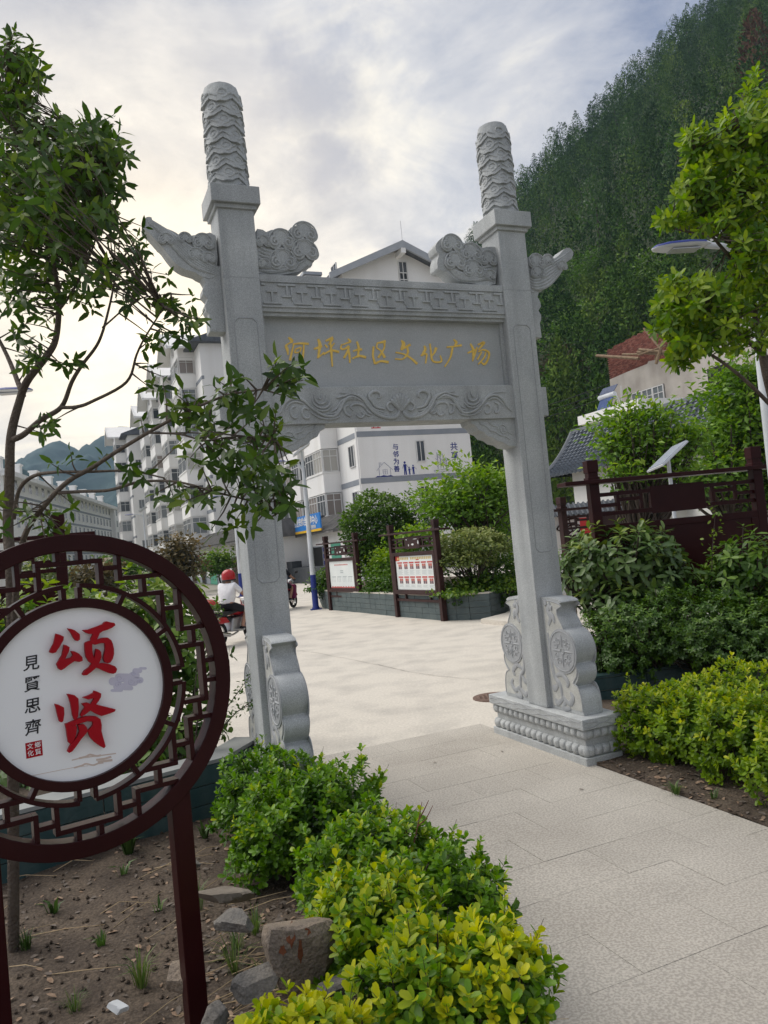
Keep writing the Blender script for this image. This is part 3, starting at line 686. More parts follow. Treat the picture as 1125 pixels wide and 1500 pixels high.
for side in (0, 1):
    a0 = side * SP
    MB().box(a0, a0 + PW, 0, PD, ZP + .001, ZCB + .004).build('post', STONE, gate, bevel=.008)
    for part in ((a0 + .055, a0 + PW - .055, 1.78, 3.86),):      # raised bead on the front face, dark colour standing in for a groove's shade
        xa, xb, z0, z1 = part; c = .035; mb = MB()
        ring = [(xa + c, z0), (xb - c, z0), (xb, z0 + c), (xb, z1 - c), (xb - c, z1), (xa + c, z1), (xa, z1 - c), (xa, z0 + c)]
        mb.tube([(x, -.001, z) for x, z in ring + [ring[0]]], .0042, 4)
        mb.build('groove_shade', STONE_DARK, gate)
    MB().box(a0 - .0012, a0 + PW + .0012, -.0012, PD + .0012, 4.185, 4.190).build('block_seam', STONE_DARK, gate)
    cap = MB().box(a0 - CO, a0 + PW + CO, -CO, PD + CO, ZCB, ZCT).build('post_cap', STONE, gate, bevel=.006)
    MB().box(a0 - .02, a0 + PW + .02, -.02, PD + .02, ZCB - .035, ZCB + .002).build('cap_moulding', STONE, cap, bevel=.005)
    col = empty('cloud_column', (0, 0, 0)); col.parent = gate; col.location = (a0 + PW / 2, PD / 2, ZCT)
    h = ZTOP - ZCT
    MB().lathe([(CRAD, -.01), (CRAD, h - .10), (CRAD * 1.02, h - .05), (CRAD * .93, h - .02), (CRAD * .7, h - .004), (CRAD * .3, h)], n=32).build('column_core', STONE, col, .7)
    rows = 8
    for k in range(rows):
        z = .075 + (h - .135) * k / (rows - 1)
        for j in range(5):
            s_ = link('cloud_scale', SCALE_ME, col, (0, 0, z)); s_.rotation_euler = (rnd.uniform(-.02, .02), rnd.uniform(-.02, .02), 2 * PI * (j + (.5 if k % 2 else 0)) / 5 + .35 + rnd.uniform(-.03, .03)); s_.scale = (1.0 + .004 * (k % 3),) * 2 + (rnd.uniform(.95, 1.06),)
    # side brackets on the outer face
    sx = -1 if side == 0 else 1; xo = a0 if side == 0 else a0 + PW
    zt = 4.30
    prof = [(0, zt), (.14, zt), (.145, zt - .10), (.125, zt - .14), (.15, zt - .19), (.155, zt - .23), (.12, zt - .27), (.145, zt - .32), (.14, zt - .36), (.12, zt - .39), (.125, zt - .53), (0, zt - .53)]
    MB().prism([(xo + sx * (x - .003 if x == 0 else x), z) for x, z in prof], (0, PD / 2 - .07, 0), X3, Z3, (0, .14, 0)).build('side_bracket', STONE, gate, bevel=.006)
    xs_ = sorted((xo - sx * .003, xo + sx * .105)); MB().box(xs_[0], xs_[1], PD / 2 - .08, PD / 2 + .08, 3.03, 3.30).build('tenon_block', STONE, gate, bevel=.005)
    # corner bracket under the lower beam
    xi = a0 + PW if side == 0 else a0; sx2 = 1 if side == 0 else -1
    br = [(-.003, ZLB + .002), (.60, ZLB + .002), (.585, ZLB - .05), (.53, ZLB - .075), (.50, ZLB - .13), (.43, ZLB - .155), (.385, ZLB - .205), (.31, ZLB - .225), (.26, ZLB - .265), (.18, ZLB - .285), (.12, ZLB - .325), (-.003, ZLB - .345)]
    br = [(x if x < 0 else x * .76, ZLB + (z - ZLB) * .76 if z < ZLB else z) for x, z in br]
    cb = MB().prism([(xi + sx2 * x, z) for x, z in br], (0, BSET := .055, 0), X3, Z3, (0, PD - .11, 0)).build('corner_bracket', STONE, gate, bevel=.006)
    mb = MB()
    for sh in (.055, .10): mb.tube([(xi + sx2 * (x - sh * .5), BSET - .001, z + sh) for x, z in br[2:-1]], .008, 5)
    mb.tube([(xi + sx2 * x, BSET - .001, z + ZLB) for x, z in spiral(.13, -.10, .055, 1.5, 0, 1)], .009, 5)
    mb.build('bracket_carving', STONE, cb, .9)
# beams and name panel
XA, XB = PW - .004, SP + .004
ub = MB().box(XA, XB, .03, PD - .03, ZUB, ZUT - .05).box(XA, XB, .018, PD - .018, ZUT - .05, ZUT).build('upper_beam', STONE, gate, bevel=.005)
MB().box(XA, XB, .05, PD - .05, ZUB - .028, ZUB + .002).build('beam_lip', STONE, ub, bevel=.003)
mb = MB(); zl, zh = ZUB + .062, ZUT - .072; U = .2515; t_ = .016; yb = .03
def fbar(x0, x1, z0, z1):
    x0 = max(x0, PW + .012); x1 = min(x1, SP - .012)
    if x1 - x0 > .006: mb.box(x0, x1, yb - .013, yb + .002, z0, z1)
zm = (zl + zh) / 2
for k in range(-1, 11):
    x = PW + .02 + U * k
    fbar(x, x + .150, zl, zl + t_); fbar(x + .067, x + .083, zl + t_, zm + .012); fbar(x + .030, x + .120, zm + .012, zm + .026)
    fbar(x + U / 2, x + U / 2 + .150, zh - t_, zh); fbar(x + U / 2 + .067, x + U / 2 + .083, zm - .012, zh - t_); fbar(x + U / 2 + .030, x + U / 2 + .120, zm - .026, zm - .012)
    fbar(x - .0185, x - .005, zl + .03, zh - .026); fbar(x + .155, x + .1685, zl + .03, zh - .026) if False else None
mb.build('key_fret_band', STONE, ub)
for z in (zl - .026, zh + .012):
    MB().box(PW + .006, SP - .006, yb - .012, yb + .002, z, z + .013).build('fret_border', STONE, ub)
pn = MB().box(XA, XB, .115, PD - .115, ZLT - .003, ZUB - .02).build('name_panel', STONE_PANEL, gate)
for s_ in (0, 1):
    xx = PW - .002 if s_ == 0 else SP - .033
    MB().box(xx, xx + .035, .085, PD - .085, ZLT, ZUB - .026).build('panel_frame', STONE, pn)
lb = MB().box(XA, XB, .03, PD - .03, ZLB, ZLT).build('lower_beam', STONE, gate, bevel=.006)
# acanthus scrolls
A_C = (PW + SP) / 2
def zz(x, y): a, z = GF.onb(400 + x / 3.125, 560 + y / 3.125, .03); return a, z
strands = [
    ([(600, 112), (606, 96), (624, 90), (642, 100), (644, 118), (630, 130), (616, 124)], .012, .010),
    ([(596, 120), (598, 142), (620, 160), (660, 158), (700, 138), (726, 104), (742, 72), (775, 50), (832, 42)], .019, .010),
    ([(640, 152), (684, 138), (710, 110), (728, 78), (752, 56), (800, 44)], .014, .006),
    ([(655, 120), (690, 110), (706, 84), (714, 62), (700, 44), (678, 40), (664, 52), (668, 68), (682, 70)], .017, .012),
    ([(664, 132), (700, 120), (722, 92), (730, 66), (718, 46)], .013, .007),
    ([(736, 118), (752, 98), (780, 92), (800, 104), (792, 122)], .013, .009),
    ([(760, 128), (750, 140), (764, 152), (780, 144), (776, 130)], .011, .008),
    ([(806, 96), (826, 104), (826, 130), (810, 142), (802, 124)], .015, .008),
    ([(716, 140), (732, 128), (740, 110)], .012, .006), ([(726, 148), (742, 140), (750, 122)], .010, .006),
    ([(748, 80), (785, 60), (820, 76), (842, 110), (872, 140), (915, 134), (952, 104), (980, 66), (1010, 48), (1064, 46)], .018, .009),
    ([(770, 72), (805, 70), (838, 92), (862, 124), (900, 130)], .012, .007), ([(800, 60), (834, 78), (858, 108), (884, 122)], .011, .006),
    ([(790, 48), (835, 60), (852, 62)], .012, .007),
    ([(876, 70), (888, 96), (914, 104), (938, 92), (948, 66)], .014, .008), ([(888, 52), (898, 80), (920, 86), (934, 70), (936, 44)], .012, .007), ([(872, 92), (896, 114), (930, 112), (956, 86)], .012, .008), ([(904, 44), (912, 66), (924, 60)], .009, .005),
    ([(960, 96), (984, 66), (1022, 60), (1052, 82), (1070, 112), (1092, 134)], .017, .008), ([(980, 84), (1010, 72), (1036, 84), (1056, 112)], .012, .007),
    ([(966, 110), (980, 100), (994, 116), (990, 138), (974, 142), (966, 126)], .013, .009), ([(1010, 92), (1030, 100), (1034, 128), (1020, 140), (1010, 122)], .014, .008),
    ([(848, 142), (884, 152), (930, 144), (964, 118)], .012, .006)]
k_ = 0
for pts, ra, rb in strands:
    q = [zz(*p) for p in pts]; S = smoothline(q, 5); n = len(S)
    for mir in (0, 1):
        mb = MB(); L = [((2 * A_C - p[0]) if mir else p[0], .026, p[1]) for p in S]
        R_ = [((ra + (rb - ra) * i / n) * min(1, .3 + 4 * min(i, n - 1 - i) / n)) for i in range(n)]
        mb.tube(L, R_, 7, True, ((0, .03, 0), (0, 1, 0), .95)); mb.build('scroll_leaf', STONE, lb, 1.)
for k in range(-3, 4):
    a = k * .30; base = (A_C, ZLB + .085); tip = (A_C + .115 * math.sin(a), ZLB + .085 + .155 * math.cos(a * .9)); S = [(base[0] + (tip[0] - base[0]) * t, .026 - .004 * (k % 2), base[1] + (tip[1] - base[1]) * t) for t in np.linspace(0, 1, 8)]
    MB().tube(S, [.008, .012, .016, .019, .021, .022, .019, .006], 7, True, ((0, .03, 0), (0, 1, 0), .9)).build('shell_petal', STONE, lb, 1.)
# gold name, brush written
CHARS = {'a': [[(115, 95, 12), (135, 112, 24), (150, 132, 24), (125, 150, 10)], [(125, 150, 6), (92, 175, 20), (104, 212, 24), (112, 265, 7)], [(155, 162, 14), (230, 152, 17), (312, 158, 20)], [(166, 165, 12), (146, 245, 18), (130, 318, 22)], [(188, 207, 9), (236, 195, 14), (226, 236, 10)], [(188, 205, 10), (177, 240, 13), (222, 240, 9)], [(264, 160, 13), (260, 240, 16), (246, 330, 17), (225, 318, 6)]],
         'b': [[(362, 206, 16), (400, 195, 22), (442, 178, 20)], [(403, 110, 18), (420, 165, 28), (412, 235, 22), (400, 297, 14)], [(398, 292, 14), (430, 268, 12), (462, 238, 7)], [(475, 130, 14), (515, 112, 22), (548, 98, 26)], [(545, 105, 20), (525, 138, 14), (503, 166, 10)], [(468, 165, 12), (492, 195, 15)], [(560, 150, 12), (528, 192, 9)], [(455, 260, 14), (530, 222, 16), (606, 236, 20)], [(520, 128, 13), (530, 240, 20), (540, 378, 6)]],
         'c': [[(690, 108, 12), (716, 134, 18), (680, 150, 12), (640, 166, 8)], [(632, 162, 9), (623, 200, 16), (655, 208, 16), (702, 178, 20)], [(702, 180, 16), (690, 225, 18), (653, 296, 20)], [(697, 205, 14), (706, 270, 18), (711, 342, 12)], [(742, 228, 13), (785, 214, 17), (828, 212, 20)], [(778, 135, 14), (796, 200, 20), (786, 290, 16)], [(733, 300, 14), (800, 274, 18), (867, 290, 22)]],
         'd': [[(975, 150, 12), (1015, 142, 18), (1058, 132, 24)], [(1046, 150, 18), (1040, 205, 14), (985, 292, 20)], [(975, 152, 12), (972, 195, 12), (1010, 225, 14), (1050, 292, 24)], [(941, 183, 18), (934, 270, 16), (955, 352, 20)], [(955, 350, 17), (1010, 325, 18), (1086, 336, 22)]],
         'e': [[(183, 122, 10), (205, 160, 32), (180, 216, 16)], [(182, 216, 16), (225, 190, 18), (272, 164, 22)], [(240, 190, 16), (246, 245, 18), (200, 303, 13), (123, 303, 5)], [(128, 240, 7), (210, 258, 13), (280, 300, 17), (338, 352, 20)]],
         'f': [[(405, 175, 13), (415, 215, 24), (375, 276, 14)], [(383, 272, 11), (428, 255, 15), (419, 347, 11)], [(460, 155, 13), (470, 232, 15), (480, 308, 17), (512, 334, 15), (572, 326, 16), (560, 270, 9)], [(521, 193, 24), (505, 240, 16), (478, 278, 8)]],
         'g': [[(690, 115, 11), (717, 143, 22), (700, 172, 13)], [(623, 190, 13), (700, 181, 15), (768, 170, 20)], [(681, 185, 17), (658, 290, 15), (603, 380, 7)]],
         'h': [[(826, 246, 13), (860, 232, 17), (902, 214, 20)], [(853, 155, 13), (881, 220, 20), (875, 327, 10)], [(876, 317, 10), (900, 250, 10), (917, 190, 6)], [(925, 165, 13), (986, 145, 22), (930, 216, 11)], [(928, 236, 10), (975, 215, 13), (1030, 240, 17), (1026, 300, 15), (990, 356, 18), (958, 336, 7)], [(962, 235, 10), (920, 311, 11)], [(1002, 240, 10), (984, 292, 12), (928, 356, 7)]]}
yp = .115
for ch, ss in CHARS.items():
    ox = 405 if ch in 'abcd' else 560; mb = MB()
    for i, st in enumerate(ss):
        poly = stroke_poly([(ox + x / 6.6176, 480 + y / 6.6176, w / 6.6176 * 1.12) for x, y, w in st]); poly = [GF.onb(x, y, yp) for x, y in poly]
        mb.prism(poly, (0, yp + .002, 0), X3, Z3, (0, -.006 - .0004 * i, 0))
    mb.build('gold_character', GOLD, pn)
# drum stones before and behind each post
DT = .19
AL = SP + PW / 2 - DT / 2
def dz(x, y): b, z = GF.ona(700 + x / 5.114, 850 + y / 5.114, AL); return (-b, z)
front = [(500, 128), (560, 136), (600, 150), (618, 168), (603, 178), (584, 196), (588, 240), (612, 290), (634, 338), (640, 368), (655, 376), (690, 400), (722, 450), (738, 515), (737, 575), (722, 625), (738, 650), (754, 700), (746, 755), (722, 800), (752, 826), (776, 880), (790, 950), (795, 1003)]
DRUM = [dz(*p) for p in front]; DRUM = [(b, z) for b, z in DRUM]
zb = ZP + .002; DRUM[-1] = (DRUM[-1][0], zb); top_z = DRUM[0][1]
DRUM = [(max(.0, b), z) for b, z in DRUM]
MED = dz(637, 530); MEDR = abs(dz(738, 545)[0] - MED[0]) * .98
def drum_stone(side, sgn):
    """sgn -1: before the post, +1: behind it"""
    a0 = side * SP + PW / 2 - DT / 2; yb_ = 0 if sgn < 0 else PD; s = sgn
    o = empty('drum_stone'); o.parent = gate
    P = [tuple(p) for p in smoothline(DRUM, 3)]; poly = [(-.004, zb), (-.004, top_z)] + P
    body = MB().prism([(yb_ + s * b, z) for b, z in poly], (a0, 0, 0), Y3, Z3, (DT, 0, 0)).build('drum_body', STONE, o, .45)
    for face, n in ((a0, -1), (a0 + DT, 1)):
        # paler chiselled field inside a smooth rim
        c = np.mean(np.array(poly), 0); ins = []
        for b, z in poly: v = np.array([b, z]) - c; l = np.linalg.norm(v); ins.append(tuple(c + v * (1 - .032 / max(l, .05))))
        ins = [(max(.035, b), z) for b, z in ins]
        MB().prism([(yb_ + s * b, z) for b, z in ins], (face, 0, 0), Y3, Z3, (n * .0025, 0, 0)).build('chiselled_field', STONE_PALE, o)
        mb = MB(); md = (MED[0] + .005, MED[1])
        disc = [(yb_ + s * (md[0] + MEDR * 1.04 * math.cos(t)), md[1] + MEDR * 1.04 * math.sin(t)) for t in np.linspace(0, 2 * PI, 40)[:-1]]
        mb.prism(disc, (face, 0, 0), Y3, Z3, (n * .010, 0, 0))
        fx = face + n * .010
        for rr in (MEDR * .93, ): mb.tube([(fx, yb_ + s * (md[0] + rr * math.cos(t)), md[1] + rr * math.sin(t)) for t in np.linspace(0, 2 * PI, 37)], .005, 5)
        for q in range(4):
            t0 = q * PI / 2 + PI / 4
            cx, cz = md[0] + .5 * MEDR * math.cos(t0), md[1] + .5 * MEDR * math.sin(t0)
            for sg in (-1, 1): mb.tube([(fx, yb_ + s * x, z) for x, z in spiral(cx + sg * .16 * MEDR * math.sin(t0), cz - sg * .16 * MEDR * math.cos(t0), .2 * MEDR, 1.3, t0, sg)], .0055, 5)
            mb.tube([(fx, yb_ + s * (md[0] + r_ * math.cos(t0 + PI / 4)), md[1] + r_ * math.sin(t0 + PI / 4)) for r_ in np.linspace(.1, .75, 6) * MEDR], [.003, .007, .009, .009, .007, .003], 5)
        mb.tube([(fx, yb_ + s * (md[0] + .14 * MEDR * math.cos(t)), md[1] + .14 * MEDR * math.sin(t)) for t in np.linspace(0, 2 * PI, 17)], .006, 5)
        mb.build('medallion', STONE_DARK, o, .8)
        mb = MB()
        def vine(pts, w):
            S = smoothline(pts, 6); n_ = len(S); mb.tube([(face + n * .003, yb_ + s * p[0], p[1]) for p in S], [w * (.35 + .65 * math.sin(PI * min(1, max(0, (i + 1) / (n_ + 1)))) ** .7) for i in range(n_)], 6, True, ((face, 0, 0), (1, 0, 0), .5))
        top = MED[1] + MEDR; h1 = top_z - top; bt = MED[1] - MEDR; h2 = bt - zb; wd = DRUM[-1][0]
        k = .085
        for p in ([(k, top + .1 * h1), (k + .04, top + .35 * h1), (k + .01, top + .6 * h1), (k + .05, top + .85 * h1)], [(k + .02, top + .5 * h1), (k + .07, top + .42 * h1), (k + .09, top + .2 * h1)], [(k - .01, top + .75 * h1), (k - .03, top + .9 * h1)], [(k + .03, top + .7 * h1), (k + .075, top + .66 * h1)],
                  [(k - .03, bt + .98 * h2), (k + .0, bt - .05 * h2), (k + .08, bt - .35 * h2), (k + .10, bt - .75 * h2)], [(k + .02, bt - .15 * h2), (k + .12, bt - .05 * h2), (k + .20, bt - .22 * h2), (k + .18, bt - .36 * h2)], [(k + .06, bt - .30 * h2), (k + .0, bt - .48 * h2), (k - .03, bt - .40 * h2)], [(k + .09, bt - .62 * h2), (k + .19, bt - .78 * h2), (k + .25, bt - .62 * h2), (k + .22, bt - .48 * h2)], [(k + .10, bt - .70 * h2), (k + .02, bt - .84 * h2), (k - .01, bt - .74 * h2)], [(k + .14, bt - .74 * h2), (k + .10, bt - .93 * h2), (k + .2, bt - .9 * h2)]):
            vine(p, .026)
        mb.build('vine_relief', STONE_DARK, o, 1.)
        MB().tube([(face + n * .002, yb_ + s * b, z) for b, z in ins[1:]], .006, 5).build('field_border', STONE_DARK, o, 1.)
    return o
for side in (0, 1):
    for sgn in (-1, 1): drum_stone(side, sgn)
# pedestals: lotus base
def petal_mesh(w, h, d):
    mb = MB(); n, m_ = 8, 6; vs = []
    for j in range(m_ + 1):
        for i in range(n + 1):
            u_ = -1 + 2 * i / n; v_ = -1 + 2 * j / m_; k = max(0, 1 - abs(u_) ** 2.6) ** .55 * max(0, 1 - abs(v_) ** 3.2) ** .55; vs.append((u_ * w / 2, -d * k, v_ * h / 2))
    mb.add(vs, [(j * (n + 1) + i, j * (n + 1) + i + 1, (j + 1) * (n + 1) + i + 1, (j + 1) * (n + 1) + i) for j in range(m_) for i in range(n)]); return mb.mesh('lotus_petal', STONE, 1.2)
PET_L = petal_mesh(.088, .092, .042); 
for side in (0, 1):
    a0, a1, b0, b1 = side * SP - PSD, side * SP + PW + PSD, -PFR, PD + PBK
    ped = MB().box(a0 + .012, a1 - .012, b0 + .012, b1 - .012, 0, .075).box(a0 + .05, a1 - .05, b0 + .05, b1 - .05, .073, .30).box(a0, a1, b0, b1, .305, ZP).build('pedestal', STONE, gate, bevel=.006)
    for zc, flip in ((.118, 1), (.262, -1)):
        nl = 16; nsd = 4
        for k in range(nl):
            y = b0 + .045 + (b1 - b0 - .09) * (k + .5) / nl
            for x, rz in ((a0 + .052, -PI / 2), (a1 - .052, PI / 2)):
                p = link('lotus_petal', PET_L, ped, (x, y, zc)); p.rotation_euler = (.12 * flip, 0, rz); 
        for k in range(nsd):
            x = a0 + .045 + (a1 - a0 - .09) * (k + .5) / nsd
            for y, rz in ((b0 + .052, 0), (b1 - .052, PI)):
                p = link('lotus_petal', PET_L, ped, (x, y, zc)); p.rotation_euler = (.12 * flip, 0, rz)
        for x in (a0 + .05, a1 - .05):
            for y in (b0 + .05, b1 - .05):
                MB().ball((x, y, zc), (.036, .036, .05), 10, 8).build('lotus_petal', STONE, ped, 1.2)
    mb = MB()   # fine wave lines on the top slab
    for x, n in ((a0, -1), (a1, 1)):
        for r in range(3):
            for k in range(9):
                y0 = b0 + .02 + (b1 - b0 - .04) * k / 9; L = (b1 - b0 - .04) / 9; zc = .325 + .022 * r
                mb.tube([(x + n * .001, y0 + L * t, zc + .012 * math.sin(PI * (t * 1.0)) * (1 if (k + r) % 2 else -1) + .008) for t in np.linspace(0, 1, 7)], .0032, 4, False)
    for y, n in ((b0, -1), (b1, 1)):
        for r in range(3):
            for k in range(3):
                x0 = a0 + .02 + (a1 - a0 - .04) * k / 3; L = (a1 - a0 - .04) / 3; zc = .325 + .022 * r
                mb.tube([(x0 + L * t, y + n * .001, zc + .012 * math.sin(PI * t) * (1 if (k + r) % 2 else -1) + .008) for t in np.linspace(0, 1, 7)], .0032, 4, False)
    mb.build('wave_carving', STONE_DARK, ped)['kind'] = 'stuff'
# ---------------------------------------------------------------- buildings
WIN = {}
def window_meshes(w, h, nv, nh, glass):
    key = (round(w, 2), round(h, 2), nv, nh, glass.name)
    if key not in WIN:
        f = .055; mb = MB(); d0, d1 = -.07, .002
        for x in (-w / 2, w / 2 - f): mb.box(x, x + f, d0, d1, -h / 2, h / 2)
        for z in (-h / 2, h / 2 - f): mb.box(-w / 2 + f, w / 2 - f, d0, d1, z, z + f)
        for k in range(1, nv): x = -w / 2 + w * k / nv; mb.box(x - .022, x + .022, d0 + .012, d1, -h / 2 + f, h / 2 - f)
        for k in range(1, nh + 1): z = h / 2 - h * .30 * k; mb.box(-w / 2 + f, w / 2 - f, d0 + .008, d1, z - .022, z + .022)
        p = MB(); p.box(-w / 2 + f * .6, w / 2 - f * .6, -.034, -.006, -h / 2 + f * .6, h / 2 - f * .6)
        WIN[key] = (mb.mesh('window', FRAME_W), p.mesh('pane', glass))
    return WIN[key]
def window(parent, loc, facing, w, h, nv=2, nh=1, glass=None, pane=True):
    """facing: 'front' looks along -b, 'left' looks along -a (building frame)"""
    g = glass or rnd.choices((GLASS, GLASS_L, GLASS_C, GLASS_C2), (5, 3, 1.3, 1.5))[0]; f, p = window_meshes(w, h, nv, nh, g)
    o = link('window', f, parent, loc); o.rotation_euler = (0, 0, {'front': 0., 'left': -PI / 2, 'right': PI / 2, 'back': PI}[facing])
    if pane: link('pane', p, o)
    return o
def bld(name, label, a, b, cat='building', group=None): return empty(name, BF.w(a, b, 0), TH, label, cat, group)
FASCIA = mat('grey fascia', (.33, .355, .385), (.38, .40, .43), 2, .7)
def gable_roof(parent, a0, a1, b0, b1, zr, ze, over=.9, th=.16, name='roof'):
    """ridge along b"""
    am = (a0 + a1) / 2; mb = MB()
    for s, ae in ((-1, a0 - over), (1, a1 + over)):
        poly = [(am, zr), (ae, ze - (zr - ze) * over / ((a1 - a0) / 2)), (ae, ze - (zr - ze) * over / ((a1 - a0) / 2) - th), (am, zr - th * 1.15)]
        mb.prism(poly if s < 0 else poly[::-1], (0, b0 - .8, 0), X3, Z3, (0, b1 - b0 + 1.6, 0))
    r = mb.build(name, ROOF_GREY, parent); mb = MB()
    for s, ae in ((-1, a0 - over - .04), (1, a1 + over + .04)):
        ze2 = ze - (zr - ze) * over / ((a1 - a0) / 2)
        poly = [(am, zr + .06), (ae, ze2 + .06), (ae, ze2 - .34), (am, zr - .40)]
        mb.prism(poly if s < 0 else poly[::-1], (0, b0 - .95, 0), X3, Z3, (0, .16, 0))
    mb.build('bargeboard', FASCIA, r); return r

# the near block: mural on its end wall
nb = bld('apartment_building', 'white six-storey apartment block with a navy blue mural on its end wall', 0, 0, 'apartment building')
W, EZ, RZ, LB = 7.87, 18.95, 20.75, 19.5; ST = 2.89; B0 = 5.87
MB().prism([(0, 0), (W, 0), (W, EZ), (W / 2, RZ - .25), (0, EZ)], (0, 0, 0), X3, Z3, (0, LB, 0)).build('wall', WALL_WHITE, nb)
gable_roof(nb, 0, W, 0, LB, RZ, EZ, 1.1)
for k in range(-1, 5):
    z = B0 + ST * k; MB().box(-.02, W + .02, -.02, LB, z - .17, z + .17).build('string_course', WALL_GREY, nb)
for k in range(-1, 5):
    z0 = B0 + ST * k
    window(nb, (4.2, -.012, z0 + 1.68), 'front', .62, 1.36, 2, 0)
    window(nb, (-.012, 1.15, z0 + 1.68), 'left', .95, 1.36, 2, 0)
window(nb, (4.18, -.012, 18.82), 'front', .6, .5, 2, 0)
MB().box(W / 2 - .16, W / 2 + .16, -.95, .02, RZ - .75, RZ - .43).build('ridge_bracket', WALL_WHITE, nb)
MB().tube([(W / 2, -.9, RZ), (W / 2, -.9, RZ + 1.3)], .02, 5).build('lightning_rod', METAL, nb)
MB().tube([(-.12, -.08, 1), (-.12, -.08, EZ - .5)], .055, 6).build('drain_pipe', WALL_WHITE, nb)
for bi, (b0, b1) in enumerate(((3.6, 7.3), (9.0, 12.6), (14.2, 17.8))):
    for k in range(-1, 5):
        z0 = B0 + ST * k
        MB().box(-1.2, -.003, b0, b1, z0 - .30, z0 + .98).build('balcony', WALL_WHITE, nb)
        MB().box(-1.25, -.003, b0 - .05, b1 + .05, z0 + .975, z0 + 1.05).build('balcony_sill', WALL_WHITE, nb)
        window(nb, (-.62, b0 + .06, z0 + 1.80), 'front', 1.05, 1.46, 2, 1)
        for j in range(2): window(nb, (-1.14, b0 + (b1 - b0) * (.25 + .5 * j), z0 + 1.80), 'left', (b1 - b0) / 2 - .1, 1.46, 3, 1)
        MB().box(-1.1, -.003, b0 + .12, b1 - .12, z0 + 1.03, z0 + 2.57).build('balcony_room', WALL_WHITE, nb)
    z = B0 + ST * 5
    MB().box(-1.3, -.003, b0 - .1, b1 + .1, z - .32, z - .12).build('balcony_roof', FASCIA, nb)
# mural (flat paint on the wall)
AC_M = MB().box(-.42, .42, -.30, 0, -.29, .29).mesh('air_conditioner', FRAME_W); ACF = MB(); ACF.tube([(.1 + .22 * math.cos(t), -.302, .22 * math.sin(t)) for t in np.linspace(0, 6.2832, 19)], .02, 5); ACF.prism([(.1 + .2 * math.cos(t), .2 * math.sin(t)) for t in np.linspace(0, 6.28, 17)[:-1]], (0, -.300, 0), X3, Z3, (0, -.004, 0)); ACF_M = ACF.mesh('fan_grille', BLACK_PLASTIC)
def aircon(parent, loc, facing):
    o = link('air_conditioner', AC_M, parent, loc); o.rotation_euler = (0, 0, {'front': 0., 'left': -PI / 2}[facing]); link('fan_grille', ACF_M, o); return o
for b, z in ((8.2, 9.3), (8.2, 6.5), (13.4, 12.1)): aircon(nb, (-.01, b, z), 'left')
MB().tube([(-.1, 8.6, 1), (-.1, 8.6, EZ - .6)], .05, 6).build('drain_pipe', WALL_WHITE, nb)
mural = empty('mural'); mural.parent = nb
def mtext(s, a, z, size): place('mural_character', text_mesh(s, size, 'mural_character', NAVY, .002, .008), mural, (a, -.006, z), X3, Z3)
for i, ch in enumerate('与邻为善'): mtext(ch, 2.50 - .02 * i, 7.86 - .46 * i, .42)
for i, ch in enumerate('共享'): mtext(ch, 6.62, 7.72 - .60 * i, .56)
place('mural_character', text_mesh('宜', .7, 'mural_character', RED_SIGN, .002, .008), nb, (1.3, -.006, 9.35), X3, Z3)
mb = MB(); yv = -.004
def line(pts, w=.035): 
    for p, q in zip(pts, pts[1:]): mb.bar((p[0], yv, p[1]), (q[0], yv, q[1]), w, .005)
hx, hzz = 1.62, 6.1
line([(hx - .38, hzz), (hx - .38, hzz + .45)], .045); line([(hx + .38, hzz), (hx + .38, hzz + .45)], .045); line([(hx - .54, hzz + .36), (hx, hzz + .86), (hx + .54, hzz + .36)], .055)
line([(hx - .34, hzz + .58), (hx - .34, hzz + .84), (hx - .22, hzz + .84), (hx - .22, hzz + .70)], .04)
line([(hx - .12, hzz + .12), (hx + .16, hzz + .12), (hx + .16, hzz + .40), (hx - .12, hzz + .40), (hx - .12, hzz + .12)]); line([(hx + .02, hzz + .12), (hx + .02, hzz + .40)]); line([(hx - .12, hzz + .26), (hx + .16, hzz + .26)])
line([(.95, 6.055), (2.4, 6.062), (4.2, 6.058), (5.6, 6.06)], .05)
mb.prism([(.95, 6.05), (1.1, 6.13), (1.3, 6.10), (1.5, 6.16), (1.75, 6.11), (2.0, 6.14), (2.2, 6.05)], (0, yv - .001, 0), X3, Z3, (0, .004, 0))
def figure(x, z, h, arm):
    t = [(x, z + h * .86, h * .09)]; mb.prism([(x + h * .085 * math.cos(a), z + h * .90 + h * .095 * math.sin(a)) for a in np.linspace(0, 6.28, 11)[:-1]], (0, yv - .001, 0), X3, Z3, (0, .004, 0))
    mb.prism([(x - h * .12, z + h * .78), (x + h * .12, z + h * .78), (x + h * .10, z + h * .42), (x + h * .11, z), (x + h * .02, z), (x, z + h * .36), (x - h * .03, z), (x - h * .12, z), (x - h * .10, z + h * .42)], (0, yv - .001, 0), X3, Z3, (0, .004, 0))
    line([(x - h * .11, z + h * .74), (x - h * .22, z + h * .48)], h * .06); line([(x + h * .11, z + h * .74), (x + arm * h, z + h * (.5 if arm > 0 else .74))], h * .06)
figure(3.02, 6.1, .86, .26); figure(3.30, 6.1, .5, .24); 
figure(3.58, 6.1, .62, .38)
for i, (x, h) in enumerate(((5.32, 1.05), (5.52, .85), (5.72, .95), (5.92, .72))):
    line([(x, 6.36), (x + .03, 6.36 + h * .5), (x + .02, 6.36 + h)], .065)
    for k in range(4): line([(x, 6.5 + h * .2 * k), (x + (.14 if (k + i) % 2 else -.12), 6.62 + h * .2 * k)], .04)
line([(5.05, 6.28), (6.6, 6.31)], .045); line([(5.1, 6.16), (6.5, 6.19)], .045); line([(5.05, 6.28), (5.03, 6.2), (5.1, 6.16)], .04)
mb.build('mural_drawing', NAVY, mural)

